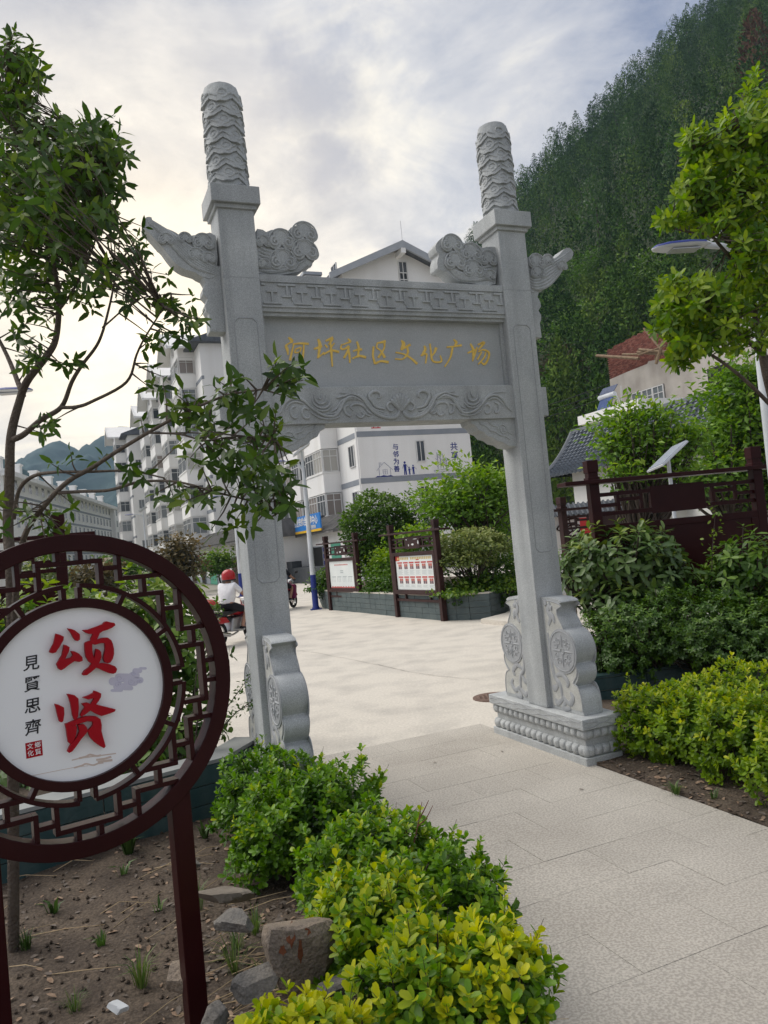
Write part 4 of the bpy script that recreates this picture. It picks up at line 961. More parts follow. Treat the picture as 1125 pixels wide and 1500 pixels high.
# street-level annex with the blue sign
an = bld('annex_building', 'white street-level annex with grey tiled eave in front of the mural block', 0, 0)
MB().box(-2.5, -1.26, -2.7, 19., 0, 2.98).box(-1.27, -.02, -2.7, -.03, 0, 2.98).build('wall', WALL_WHITE, an)
MB().prism([(-3.15, 2.86), (-3.15, 2.96), (-1.27, 3.98), (-1.27, 3.86), (-2.5, 3.0), (-2.5, 2.9)], (0, -3.0, 0), X3, Z3, (0, 22, 0)).build('eave', EAVE_TILE, an)
mb = MB()
for k in range(86): b = -2.9 + .25 * k; mb.bar((-3.17, b, 3.0), (-1.28, b, 4.02), .11, .07)
mb.build('tile_row', EAVE_TILE, an)['kind'] = 'stuff'
def door(parent, a, b, z0, w, h, m, frame=True):
    d = MB().box(a - .03, a + .02, b - w / 2, b + w / 2, z0, z0 + h).build('door', m, parent)
    if frame: 
        q = MB(); 
        for y in (b - w / 2 - .06, b + w / 2): q.box(a - .06, a + .02, y, y + .06, z0, z0 + h)
        q.box(a - .06, a + .02, b - w / 2 - .06, b + w / 2 + .06, z0 + h, z0 + h + .07); q.build('door_frame', WALL_GREY, d)
    return d
door(an, -2.5, 7.1, .35, 1.5, 1.65, DARK_VOID); door(an, -2.5, 2.1, .35, 2.0, 1.75, DARK_VOID)
for b, z in ((8.1, 2.25), (5.6, 1.65)): MB().box(-2.53, -2.5, b - .22, b + .22, z - .14, z + .2).build('red_notice', RED_SIGN, an)
MB().box(-2.56, -2.5, -2.2, -.6, 1.0, 2.3).build('shutter', DOOR_GREEN, an)
q = MB()
for b in (.2, .75):
    for z in (1.0, 1.4, 1.8): q.box(-2.53, -2.5, b, b + .4, z, z + .25)
q.build('blue_notice', NAVY, an)
sg = empty('shop_sign', BF.w(-3.24, 2.7, 3.05), TH, 'blue and yellow signboard with white lettering over the annex eave', 'sign')
MB().box(-.06, .02, -4.0, 2.45, 0, 1.06).build('blue_board', BLUE_SIGN, sg)
MB().box(-.062, .022, 2.45, 4.05, 0, 1.06).build('yellow_board', YELLOW, sg); MB().box(-.066, .02, -4.0, 2.45, 0, .14).build('yellow_strip', YELLOW, sg)
for k in range(3): MB().tube([(.0, -3 + 3 * k, .05), (.6, -3 + 3 * k, .1)], .03, 5).build('sign_bracket', METAL, sg)
place('sign_lettering', text_mesh('社区治安综合治理中心', .56, 'sign_lettering', FRAME_W, .004, .012), sg, (-.068, -.75, .66), (0, -1, 0), Z3)
place('sign_lettering', text_mesh('社区警务服务站', .24, 'sign_lettering', FRAME_W, .004, .004), sg, (-.07, -2.3, .28), (0, -1, 0), Z3)
q = MB(); q.tube([(-.07, 3.25 + .34 * math.cos(t), .55 + .34 * math.sin(t)) for t in np.linspace(0, 6.2832, 22)], .05, 5); q.box(-.09, -.06, 3.11, 3.39, .38, .72); q.build('emblem', FRAME_W, sg)
st = bld('stone_steps', 'dark stone clad entrance steps and ramp wall below the blue sign', -3.0, 0, 'steps')
for k, (b0, b1, z1) in enumerate(((-2.5, 4.5, .95), (4.5, 6.2, .72), (6.2, 9.5, .48), (-2.5, 9.5, .33))):
    MB().box(-.9 - .01 * k, .45 - .004 * k, b0, b1 - .004, 0, z1).build('stone_block', DARK_STONE, st)
for i, (b0, z1) in enumerate(((3.2, 1.35), (5.4, 1.0))): MB().box(-.95, -.3, b0, b0 + 1.2, z1 - .4, z1).build('stone_block', DARK_STONE, st)

# the row of low shops further left
sh = bld('shop_row', 'low white shop row with weathered tiled eave and brown and green doors', -6.25, 0)
MB().box(0, 6.2, 4.6, 40, 0, 3.0).build('wall', WALL_WHITE, sh)
MB().box(-.035, 6.0, 4.55, 40.04, 0, .55).build('plinth', WALL_GREY, sh)
MB().prism([(-.9, 2.82), (-.9, 2.94), (1.35, 4.15), (6.1, 4.15), (6.1, 3.0), (0, 3.02)], (0, 4.0, 0), X3, Z3, (0, 36.5, 0)).build('eave', EAVE_TILE, sh)
mb = MB()
for k in range(140): b = 4.1 + .26 * k; mb.bar((-.92, b, 2.98), (1.35, b, 4.2), .12, .08)
mb.build('tile_row', EAVE_TILE, sh)['kind'] = 'stuff'
for b, w, m in ((9.0, 2.1, DOOR_BROWN), (13.1, 2.3, DOOR_BROWN), (17.6, 3.0, DOOR_GREEN), (22.2, 1.9, DARK_VOID), (27.4, 2.4, DOOR_BROWN), (32, 2.3, DOOR_BROWN), (36.5, 2.3, DOOR_BROWN)):
    d = door(sh, -.03, b, 0, w, 1.98, m)
    q = MB()
    if m is DOOR_GREEN:
        for k in range(12): q.box(-.075, -.055, b - w / 2, b + w / 2, .08 + .155 * k, .2 + .155 * k)
        q.build('shutter_slat', DOOR_GREEN, d)['kind'] = 'stuff'
    else:
        for k in range(4): q.box(-.085, -.055, b - w / 2 + .1 + w * k / 4, b - w / 2 + w * (k + 1) / 4 - .05, .15, 1.8)
        q.build('door_panel', m, d)['kind'] = 'stuff'
MB().box(-.06, .0, 24.0, 24.5, 2.1, 2.45).build('red_lantern', RED_SIGN, sh)

# the farther, taller blocks to the left
def far_block(label, a, b0, b1, floors, bays, depth=11., win_end=None):
    r = bld('apartment_building', label, a, 0, 'apartment building'); h = 2.9 * floors + .6
    MB().box(0, depth, b0, b1, 0, h).build('wall', WALL_WHITE, r)
    MB().prism([(-.9, h - .1), (-.9, h + .08), (depth / 2, h + 2.4), (depth + .9, h + .08), (depth + .9, h - .1)], (0, b0 - .7, 0), X3, Z3, (0, b1 - b0 + 1.4, 0)).build('roof', ROOF_GREY, r)
    for k in range(1, floors):
        MB().box(-.025, .2, b0 - .025, b1 + .01, 2.9 * k + .25, 2.9 * k + .55).build('string_course', WALL_GREY, r)
    for i, (c0, c1) in enumerate(bays):
        for k in range(1, floors):
            z0 = 2.9 * k + .4
            MB().box(-1.5, -.003, c0, c1, z0 - .25, z0 + .95).build('balcony', WALL_WHITE, r)
            MB().box(-1.56, -.003, c0 - .05, c1 + .05, z0 + .94, z0 + 1.02).build('balcony_sill', WALL_WHITE, r)
            MB().box(-1.4, -.003, c0 + .1, c1 - .1, z0 + 1., z0 + 2.66).build('balcony_room', WALL_WHITE, r)
            window(r, (-.76, c0 + .06, z0 + 1.8), 'front', 1.3, 1.5, 2, 1)
            for j in range(2): window(r, (-1.44, c0 + (c1 - c0) * (.26 + .48 * j), z0 + 1.8), 'left', (c1 - c0) * .44, 1.5, 3, 1)
            window(r, (-.012, c1 + 1.6, z0 + 1.75), 'left', 1.5, 1.5, 2, 1)
        for k in range(2, floors, 2): aircon(r, (-.01, c1 + 3.2, 2.9 * k + .9), 'left')
        MB().tube([(-.12, c1 + 4.2, 1), (-.12, c1 + 4.2, h - .5)], .06, 5).build('drain_pipe', WALL_WHITE, r)
        # gabled dormer over each bay, facing left
        zt = h + .15; cm = (c0 + c1) / 2; hw = (c1 - c0) / 2 + .5
        MB().prism([(cm - hw + .5, zt - 1.), (cm + hw - .5, zt - 1.), (cm + hw - .5, zt + .25), (cm, zt + 1.75), (cm - hw + .5, zt + .25)], (-1.45, 0, 0), Y3, Z3, (6.2, 0, 0)).build('dormer', WALL_WHITE, r)
        q = MB()
        for s in (-1, 1):
            P = [(cm, zt + 2.1), (cm + s * (hw + .55), zt + .05), (cm + s * (hw + .55), zt - .16), (cm, zt + 1.84)]
            q.prism(P if s > 0 else P[::-1], (-2.5, 0, 0), Y3, Z3, (7.6, 0, 0))
        q.build('dormer_roof', WALL_WHITE, r)
        q = MB()
        for s in (-1, 1):
            P = [(cm, zt + 2.14), (cm + s * (hw + .6), zt + .08), (cm + s * (hw + .6), zt - .28), (cm, zt + 1.78)]
            q.prism(P if s > 0 else P[::-1], (-2.58, 0, 0), Y3, Z3, (.14, 0, 0))
        q.build('bargeboard', FRAME_W, r)
        window(r, (-1.47, cm, zt + .35), 'left', .8, .8, 2, 0)
    return r
far_block('tall white apartment block with stacked bay windows behind the left gate post', -4.9, 23, 70, 7, ((26, 31), (37, 42), (48, 53), (59, 64)))
fb = far_block('farthest white bay-windowed apartment block stepping out toward the blue mountain', -7.4, 71, 86, 7, ((75, 80),))
for k in range(1, 7): window(fb, (1.2, 70.988, 2.9 * k + 2.1), 'front', .8, 1.3, 2, 0) if k % 2 else None

# long white block across the valley on the left
q0 = np.array([-55., 112., 0]); q1 = np.array([-70.8, 204., 0]); d_ = q1 - q0; Lq = float(np.linalg.norm(d_)); yaw = math.atan2(d_[1], d_[0])
lw = empty('apartment_building', q0, yaw, 'long white apartment block below the blue mountain at the far left', 'apartment building')   # x runs away from us, its face looks to -y
MB().box(0, Lq, 0, 14, 0, 17.6).box(Lq * .9, Lq + 1.0, -1.1, 14.5, 0, 17.6).build('wall', WALL_WHITE, lw)
MB().prism([(-.8, 17.4), (-.8, 17.9), (7, 20.2), (15, 17.9), (15, 17.4)], (-1, 0, 0), Y3, Z3, (Lq + 3.2, 0, 0)).build('roof', WALL_WHITE, lw)
MB().box(-1, Lq + 2.0, -1.35, 0, 17.0, 17.7).build('cornice', WALL_WHITE, lw)
for z in (5.8, 11.6, 14.5): MB().box(-.05, Lq + 1.03, -.04 if False else -1.13, 0, z - .2, z + .2).build('string_course', WALL_GREY, lw) if z > 20 else MB().box(-.05, Lq * .9 - .01, -.04, .02, z - .2, z + .2).build('string_course', WALL_GREY, lw)
f_, p_ = window_meshes(1.5, 1.6, 2, 1, GLASS)
for k in range(6):
    for j in range(24):
        x = 2 + j * (Lq - 5) / 23; y = -.012 if x < Lq * .9 - 1 else -1.112
        o = link('window', f_, lw, (x, y, 1.7 + 2.9 * k)); link('pane', p_, o)
for k in range(9):
    c = MB().box(6 + 10 * k, 7.4 + 10 * k, 2, 3.2, 17.9, 20.6).box(5.8 + 10 * k, 7.6 + 10 * k, 1.8, 3.4, 20.6, 20.85).build('chimney', WALL_WHITE, lw)
q2 = np.array([-52., 98., 0])
lw2 = empty('apartment_building', (-47.5, 74., 0), yaw, 'white apartment block with a sloping eave at the left picture edge', 'apartment building')
MB().box(0, 30, 0, 12, 0, 15.0).build('wall', WALL_WHITE, lw2)
MB().prism([(-1, 14.7), (-1, 15.1), (6, 17.6), (13, 15.1), (13, 14.7)], (-1, 0, 0), Y3, Z3, (32, 0, 0)).build('roof', WALL_WHITE, lw2)
for k in range(5):
    for j in range(8): o = link('window', f_, lw2, (2 + j * 3.7, -.012, 1.7 + 2.9 * k)); link('pane', p_, o)

# traditional tiled house on the right
HC = at(796, 700, 28.)[:2]; HR = HC - BF.o[:2]; ha, hb = float(HR @ BF.a[:2]), float(HR @ BF.b[:2])
th_ = empty('tiled_house', BF.w(ha, hb, 0), TH, 'white walled traditional house with curved grey tiled hip roof', 'house')
HF = Frame(BF.w(ha, hb, 0)[:2], TH)
ez = HF.ona(805, 699, 0)[1]; rb, rz = HF.ona(840, 634, 3.2)
MB().box(.75, 9.2, -11.6, -.7, 0, ez + .15).build('wall', WALL_WHITE, th_)
L2 = 12.0
def slope_pt(u_, t):      # u_ along eave (0 far .. 1 near), t up the slope, sagging
    b = u_ * -L2; bt = b * (1 - t) + (rb + (-L2 + 2 - rb) * u_) * t
    return (0 + 3.2 * t, bt, ez + (rz - ez) * (t - .42 * t * (1 - t)))
mb = MB(); NU, NT = 30, 8
mb.add([slope_pt(i / NU, j / NT) for j in range(NT + 1) for i in range(NU + 1)], [(j * (NU + 1) + i, j * (NU + 1) + i + 1, (j + 1) * (NU + 1) + i + 1, (j + 1) * (NU + 1) + i) for j in range(NT) for i in range(NU)])
far_e = [(0, 0, ez), (6.4, 0, ez)]
for j in range(NT):      # hipped far end and the back slope
    pass
hip = [slope_pt(0, j / NT) for j in range(NT + 1)]; mir = [(6.4 - p[0], p[1], p[2]) for p in hip]
mb.add(hip + mir, [(i, NT + 1 + i, NT + 2 + i, i + 1) for i in range(NT)])
mb.add([slope_pt(0, 1), slope_pt(1, 1), (6.4, -L2, ez), (6.4, 0, ez)], [(0, 1, 2, 3)])
rf = mb.build('roof', ROOF_GREY, th_, .6)
mb = MB(); ntile = 0
for i in range(48):
    u_ = (i + .5) / 48
    for j in range(14):
        p = np.array(slope_pt(u_, j / 14)); q = np.array(slope_pt(u_, (j + .96) / 14)); q[2] += .012; p[2] += .045
        mb.tube([p, q], [.082, .066], 5, True)
mb.build('roof_tile', mat('glazed grey tile', (.15, .17, .20), (.10, .115, .135), 6, .42, spec=.5), th_)['kind'] = 'stuff'
MB().tube([slope_pt(0, 1)] + [slope_pt(1, 1)], .14, 8).build('ridge', ROOF_GREY, th_); MB().tube([np.array(p) + [0, .02, .05] for p in hip], .12, 8).build('ridge', ROOF_GREY, th_)
# low courtyard wall with tiled coping, red banner and lattice fan window
cw = empty('courtyard_wall', at(790, 790, 22.5) * [1, 1, 0], TH * .15, 'low white courtyard wall with small tiled coping behind the right notice board', 'wall')
cz = (CAM_H + (769 - 742) / FPX * 22.5)
MB().box(-.3, 7.5, 0, .25, 0, cz - .25).build('wall_panel', WALL_WHITE, cw)
MB().prism([(-.25, cz - .28), (.125, cz + .06), (.5, cz - .28)], (-.3, 0, 0), Y3, Z3, (7.8, 0, 0)).build('coping', ROOF_GREY, cw)
mb = MB()
for k in range(52):
    for s in (-1, 1): mb.tube([(-.2 + .15 * k, .125 + s * .40, cz - .27), (-.2 + .15 * k, .125, cz + .075)], .045, 5)
mb.build('coping_tile', ROOF_GREY, cw)['kind'] = 'stuff'
fan = empty('fan_window'); fan.parent = cw; fan.location = (1.05, -.03, cz - .95)
mb = MB()
for r in (.22, .40, .58): mb.tube([(r * 1.05 * math.sin(t), 0, r * math.cos(t)) for t in np.linspace(-1.0, 1.0, 13)], .024, 5)
for t in np.linspace(-1., 1., 6): mb.tube([(.22 * 1.05 * math.sin(t), 0, .22 * math.cos(t)), (.58 * 1.05 * math.sin(t), 0, .58 * math.cos(t))], .02, 5)
mb.build('fan_lattice', RED_WOOD_FAR, fan)
for x in (.35, .72): MB().box(x - .03, x + .03, -.03, .03, -1.6, .1).build('window_post', RED_WOOD_FAR, fan)
bn = empty('banner', BF.o, 0); bn.location = tuple(at(853, 800, 21.) * [1, 1, 0]); tag(bn, 'red cloth banner with yellow lettering hung on the courtyard wall', 'banner')
zb_ = CAM_H + (766 - 764) / FPX * 21; MB().box(0, 1.75, -.02, .0, zb_ - .45, zb_ + .12).build('cloth', RED_SIGN, bn)
place('banner_lettering', text_mesh('文明', .34, 'banner_lettering', YELLOW, .002, .01), bn, (.9, -.024, zb_ - .17), X3, Z3)

# flat-roofed white house with the solar water heater
fh = empty('flat_roofed_house', at(846, 612, 41) * [1, 1, 0], TH, 'small white flat-roofed house with thick parapet behind the tiled roof', 'house')
FH = Frame(fh.location[:2], TH); zf = at(846, 612, 41)[2]
MB().box(.5, 9, -4.2, -.5, 0, zf - .42).build('wall', WALL_WHITE, fh); MB().box(0, 9.2, -4.7, 0, zf - .42, zf + .05).build('parapet', WALL_WHITE, fh)
wh = empty('solar_water_heater', FH.w(.55, FH.ona(884, 604, .55)[0], zf + .05), TH, 'blue solar water heater with white tank on the flat roof', 'water heater')
MB().bar((0, 0, .12), (.55, 0, 1.15), .08, 1.7, (0, 1, 0)).build('collector', mat('blue collector', (.045, .075, .19), (.06, .10, .24), 3, .25, spec=.5), wh); MB().tube([(.55, 1.0, 1.3), (.55, -1.0, 1.3)], .2, 10).build('tank', LAMP_WHITE, wh)
MB().bar((.5, 0, 1.5), (1.0, 0, 2.1), .05, 1.9, (0, 1, 0)).build('solar_panel', SOLAR, wh)
q = MB()
for y in (.5, -1.2):
    for p, r in (((.55, y, 1.25), (.55, y, 0)), ((.1, y, .2), (1.1, y, .0)), ((.55, y, 1.1), (1.1, y, 0)), ((1.1, y, 1.9), (.9, y, 0))): q.tube([p, r], .025, 5)
q.build('stand', LAMP_WHITE, wh); wh.scale = (.62, .62, .62)

# unfinished brick house on the slope
BC = at(893, 560, 50)[:2]; BR = BC - BF.o[:2]; ba, bb = float(BR @ BF.a[:2]), float(BR @ BF.b[:2])
bh = empty('brick_house', BF.w(ba, bb, 0), TH, 'unfinished house of raw plaster and red brick below the forest', 'house')
HB2 = Frame(BF.w(ba, bb, 0)[:2], TH)
def w2(px, py): return HB2.ona(px, py, 0)
top = [w2(893, 556), w2(918, 545), w2(948, 533), w2(950, 529), w2(962, 527), w2(965, 530), w2(1000, 516), w2(1040, 499), w2(1084, 482)]
MB().prism([(0.0, -1)] + [(min(0, b), z) for b, z in top] + [(-16, top[-1][1]), (-16, -1)], (0, 0, 0), Y3, Z3, (.3, 0, 0)).build('wall', PLASTER, bh)
MB().box(.3, 8.3, -16, -.01, -1, top[0][1] - .5).build('wall_core', PLASTER, bh)
(wb0, wz1), (wb1, wz0) = w2(926, 575), w2(977, 600)
wz1 = w2(950, 569)[1]; q = MB(); q.box(-.03, .06, wb1, wb0, wz1 - 1.5, wz1); q.build('window_recess', DARK_VOID, bh)
for j in range(3):
    w_ = abs(wb1 - wb0) / 3; o = window(bh, (-.04, wb0 - w_ * (j + .5), wz1 - .75), 'left', w_ - .02, 1.46, 2, 1, GLASS_L)
(vb0, vz1) = w2(1036, 541); MB().box(-.03, .06, vb0 - 1.6, vb0, vz1 - 1.2, vz1).build('window_recess', DARK_VOID, bh)
# brick parapet: ragged top, course by course
prof_px = [(886, 514), (896, 511), (904, 506), (914, 501), (925, 494), (938, 489), (947, 485), (952, 487), (970, 490), (1000, 487)]
bp = [HB2.ona(px, py, .34) for px, py in prof_px]; bs_ = [p[0] for p in bp][::-1]; zs_ = [p[1] for p in bp][::-1]
low = [w2(893, 556), w2(948, 533), w2(1000, 516)]; lb_ = [p[0] for p in low][::-1]; lz_ = [p[1] for p in low][::-1]
nbk = 0; row = 0; z = min(lz_) - .25; cand = []
while z < max(zs_):
    b = .35 - (.125 if row % 2 else 0)
    while b > bs_[0]:
        if np.interp(b - .12, lb_, lz_) - .3 < z < np.interp(b - .12, bs_, zs_) + rnd.uniform(-.06, .02): cand.append((b, z))
        b -= .25
    z += .072; row += 1
mbs = [MB() for _ in BRICK]
mort = MB()
for b, z in cand:
    mbs[rnd.randrange(3)].box(.31 + rnd.uniform(-.012, .006), .55, b - .236, b, z + .004, z + .066)
for r, m in zip(mbs, BRICK): r.build('brick', m, bh)['kind'] = 'stuff'
for rz_ in sorted(set(round(c[1], 4) for c in cand)):
    bb_ = [c[0] for c in cand if abs(c[1] - rz_) < .001]; mort.box(.325, .54, min(bb_) - .23, max(bb_) - .01, rz_ - .004, rz_ + .004)
mort.build('mortar', BLOCK, bh)['kind'] = 'stuff'
# grey block wall at the right end
blk = MB().box(-.195, .195, -.19, .19, -.09, .09).mesh('concrete_block', BLOCK)
(kb, kz) = w2(1048, 497)
for r in range(6):
    for c in range(7):
        b = kb - .4 * c - (.2 if r % 2 else 0) + .6
        if r > 2 and c == 0: continue
        o = link('concrete_block', blk, bh, (.24 + rnd.uniform(-.01, .01), b, np.interp(b, [p[0] for p in top][::-1], [p[1] for p in top][::-1]) * 0 + kz - .35 + .2 * r)); o.rotation_euler = (0, 0, PI / 2)
# scaffold poles
def pole(px0, py0, px1, py1, r, ax=-.35):
    a = HB2.ona(px0, py0, ax); b = HB2.ona(px1, py1, ax); MB().tube([(ax, a[0], a[1]), (ax, b[0], b[1])], r, 7).build('scaffold_pole', TIMBER, bh)
pole(874, 521, 936, 525, .10); pole(912, 519, 940, 519, .07, -.2); pole(936, 512, 998, 517, .09, -.5); pole(934, 516, 998, 520, .10, -.3); pole(961, 533, 971, 500, .09, -.6); pole(943, 481, 980, 527, .06, -.45); pole(935, 520, 975, 506, .05, -.55); pole(960, 527, 966, 505, .08, -.2)

# power lines before the hillside
pl = empty('power_line', (14, 62, 0), 0, 'thin black power lines sagging in front of the forested hillside', 'power line')
for k in range(3):
    a = at(690, 622 + 8 * k, 62) - np.array([14, 62, 0]); b = at(905, 557 + 9 * k, 62) - np.array([14, 62, 0]); S = [a * (1 - t) + b * t - np.array([0, 0, 1.2 * t * (1 - t)]) for t in np.linspace(0, 1, 14)]
    MB().tube(S, .03, 4).build('wire', BLACK_PLASTIC, pl)
# ---------------------------------------------------------------- round lattice sign in the foreground
PSI = .605; SC = np.array([-1.142, 2.75, 1.5738]); SF = Frame(SC[:2], PSI)
sign = empty('round_sign', (SC[0], SC[1], 0), PSI, 'large dark red round lattice sign with a white disc and red characters on two posts', 'sign')
SZ = SC[2]
def ring_mesh(mb, r0, r1, y0, y1, n=72, a0=0., a1=2 * PI):
    full = abs(a1 - a0 - 2 * PI) < 1e-6; m = n if full else n + 1; vs = []
    for k in range(m):
        t = a0 + (a1 - a0) * k / n; c, s = math.cos(t), math.sin(t)
        for r, y in ((r0, y0), (r1, y0), (r1, y1), (r0, y1)): vs.append((r * c, y, SZ + r * s))
    fs = []
    for k in range(n):
        a = 4 * k; b = 4 * ((k + 1) % m)
        for i in range(4): j = (i + 1) % 4; fs.append((a + i, a + j, b + j, b + i))
    if not full: fs += [(0, 3, 2, 1), tuple(4 * n + i for i in range(4))]
    mb.add(vs, fs); return mb
DPT = .036
ring_mesh(MB(), .502, .562, -DPT, DPT).build('outer_ring', RED_WOOD, sign, .5, bevel=.003)
ring_mesh(MB(), .300, .334, -.031, .031).build('inner_ring', RED_WOOD, sign, .5, bevel=.002)
BW = .0085
def vbar(s, t0, t1): MB().box(s - BW, s + BW, -.026, .026, SZ + t0, SZ + t1).build('lattice_bar', RED_WOOD, sign, bevel=.0015)
def hbar(t, s0, s1): MB().box(s0, s1, -.0255, .0255, SZ + t - BW, SZ + t + BW).build('lattice_bar', RED_WOOD, sign, bevel=.0015)
R_IN = .505
def circ(v): return math.sqrt(R_IN ** 2 - v * v)
for s in (1, -1):
    hbar(.460 * s, -.105 - BW, .105 + BW); vbar(.460 * s, -.105 - BW, .105 + BW)
    for q in (-.038, .038):
        a, b = sorted((.4685 * s, circ(q) * s)); vbar(q, a, b); hbar(q, a, b)
        a, b = sorted((.333 * s, .372 * s)); vbar(q * .72, a, b); hbar(q * .72, a, b)
    for r in (1, -1):
        def V(sx, t0, t1): a, b = sorted((t0 * s, t1 * s)); vbar(sx * r, a, b)
        def Hh(t, s0, s1): a, b = sorted((s0 * r, s1 * r)); hbar(t * s, a, b)
        V(.105, .372, .4515); Hh(.430, .1135, .1635); V(.172, .387 - BW, circ(.172)); Hh(.387, .1805, circ(.387)); V(.257, .328, .3785); Hh(.320, .205, .320 + BW)
        Hh(.105, .372, .4515); V(.430, .1135, .1635); Hh(.172, .387 - BW, circ(.172)); V(.387, .1805, circ(.387)); Hh(.257, .328, .3785); V(.320, .205, .3115)
for k in range(4):
    ring_mesh(MB(), .3705, .3865, -.0245, .0245, 20, k * PI / 2 + .072, (k + 1) * PI / 2 - .072).build('lattice_arc', RED_WOOD, sign, .5, bevel=.0012)
    for d in (29, 61):
        t = math.radians(d) + k * PI / 2; p = (.332 * math.cos(t), 0, SZ + .332 * math.sin(t)); q = (.372 * math.cos(t), 0, SZ + .372 * math.sin(t)); MB().bar(p, q, .047, .016, (0, 1, 0)).build('lattice_bar', RED_WOOD, sign) if False else MB().bar(p, q, .016, .047, (0, 1, 0)).build('lattice_bar', RED_WOOD, sign)
for x in (-.325, .325):
    MB().box(x - .037, x + .037, -.034, .034, -.2, SZ - math.sqrt(.562 ** 2 - .325 ** 2) + .030).build('leg', RED_WOOD, sign, bevel=.004)
ring_mesh(MB(), .0, .3162, -.012, .022, 80).build('white_disc', WHITE_PANEL, sign, .5)
def d2s(x, y):   # picture point on the disc face -> (s, z)
    return SF.onb(x, y, -.012)
def D8(x, y): return d2s(0 + x / 4.327, 860 + y / 4.327)
SONG = [[(345, 293), (372, 300), (396, 312), (393, 335), (370, 375), (345, 412), (325, 418), (305, 412), (310, 395), (330, 360), (340, 320)],
        [(418, 260), (445, 264), (465, 272), (497, 298), (497, 330), (484, 340), (470, 338), (455, 318), (440, 290)],
        [(396, 362), (412, 366), (432, 378), (430, 400), (410, 440), (403, 455), (440, 445), (453, 430), (440, 404), (462, 404), (490, 418), (513, 442), (514, 464), (492, 472), (462, 466), (425, 492), (398, 514), (378, 524), (362, 515), (350, 486), (365, 460), (384, 430), (392, 395)],
        [(512, 272), (550, 268), (600, 250), (640, 235), (652, 220), (668, 216), (690, 222), (714, 226), (721, 240), (700, 256), (672, 268), (640, 278), (622, 290), (607, 325), (590, 352), (562, 352), (566, 325), (580, 296), (556, 296), (535, 288)],
        [(527, 352), (560, 338), (574, 360), (574, 400), (582, 440), (596, 470), (570, 482), (552, 468), (535, 440), (529, 400)],
        [(556, 350), (600, 332), (640, 320), (672, 318), (694, 335), (704, 358), (710, 390), (711, 420), (704, 450), (688, 475), (670, 480), (652, 472), (644, 450), (650, 420), (656, 390), (654, 355), (630, 352), (590, 364)],
        [(598, 388), (616, 394), (629, 408), (632, 440), (620, 472), (600, 505), (570, 532), (540, 554), (516, 556), (512, 548), (524, 528), (556, 505), (580, 470), (590, 430)],
        [(600, 484), (640, 478), (680, 484), (716, 498), (730, 516), (722, 538), (705, 546), (680, 542), (650, 530), (620, 515), (598, 508)]]
XIAN = [[(338, 735), (365, 742), (397, 758), (399, 800), (392, 845), (382, 852), (368, 848), (358, 815), (348, 770)],
        [(415, 673), (440, 676), (465, 682), (488, 702), (490, 760), (486, 815), (474, 836), (460, 834), (450, 805), (440, 740), (428, 700)],
        [(512, 696), (545, 686), (582, 668), (586, 652), (606, 658), (631, 670), (629, 692), (612, 722), (598, 738), (640, 750), (690, 762), (722, 770), (718, 782), (680, 798), (632, 812), (600, 800), (562, 778), (530, 802), (506, 818), (499, 806), (512, 780), (528, 758), (508, 734), (545, 728), (566, 736), (588, 700), (548, 708)],
        [(403, 862), (430, 856), (462, 862), (478, 880), (474, 925), (462, 960), (440, 990), (424, 978), (416, 935), (412, 895)],
        [(424, 856), (470, 836), (520, 817), (560, 812), (602, 815), (626, 832), (634, 870), (632, 905), (642, 945), (654, 985), (658, 1003), (648, 1014), (624, 1002), (590, 978), (560, 945), (545, 905), (562, 890), (578, 870), (578, 848), (545, 844), (500, 858), (450, 876)],
        [(484, 868), (520, 862), (538, 880), (546, 905), (528, 930), (508, 952), (488, 980), (468, 1008), (448, 1034), (428, 1044), (418, 1036), (430, 1008), (448, 980), (478, 945), (494, 910)]]
for nm, G in (('red_character', SONG), ('red_character', XIAN)):
    mb = MB()
    for i, poly in enumerate(G): mb.prism([D8(*p) for p in poly], (0, -.020, 0), X3, Z3, (0, -.016 - .0006 * i, 0))
    mb.build(nm, RED_LETTER, sign, bevel=.001)
for i, ch in enumerate('見賢思齊'):
    x, y = [(195, 487), (200, 620), (203, 758), (205, 895)][i]; s, z = D8(x, y)
    place('black_character', text_mesh(ch, .054, 'black_character', BLACK_INK, .0006, .0005, .12), sign, (s, -.0128, z), (1, 0, .06), Z3)
s, z = D8(216, 1028); MB().box(s - .026, s + .026, -.0132, -.011, z - .026, z + .026).build('red_seal', RED_LETTER, sign)
for ch, dx_, dz_ in (('鄉', .012, .0115), ('賢', .012, -.012), ('文', -.012, .0115), ('化', -.012, -.012)):
    place('seal_character', text_mesh(ch, .0205, 'seal_character', WHITE_PANEL, .0003, .0001), sign, (s + dx_, -.0137, z + dz_), X3, Z3)
mb = MB()
for x0, x1, y, r in ((690, 790, 655, 9), (700, 760, 598, 26), (730, 830, 575, 28), (720, 800, 630, 22), (790, 870, 600, 26), (840, 905, 590, 20), (820, 880, 560, 20), (840, 900, 530, 16), (880, 930, 515, 8), (770, 850, 640, 14)):
    P = [D8(x + r * math.cos(t) * (1.6 if r < 12 else 1), y + r * math.sin(t)) for x, t in [((x0 + x1) / 2 + (x1 - x0) * .25 * (1 if math.cos(t) > 0 else -1), t) for t in np.linspace(0, 6.283, 25)[:-1]]]
    mb.prism(P, (0, -.012, 0), X3, Z3, (0, -.0006 - .00002 * r, 0))
mb.build('cloud_print', LILAC, sign)
mb = MB(); LIL2 = mat('deep lilac print', (.54, .52, .67), None, 4, .45)
for x, y, r, sg in ((760, 580, 26, 1), (745, 618, 20, -1), (830, 598, 24, 1), (880, 600, 16, -1), (845, 545, 16, 1)):
    mb.tube([(p[0], -.0133, p[1]) for p in [D8(a, b) for a, b in spiral(x, y, r, 1.4, 0, sg, 18)]], .0009, 4)
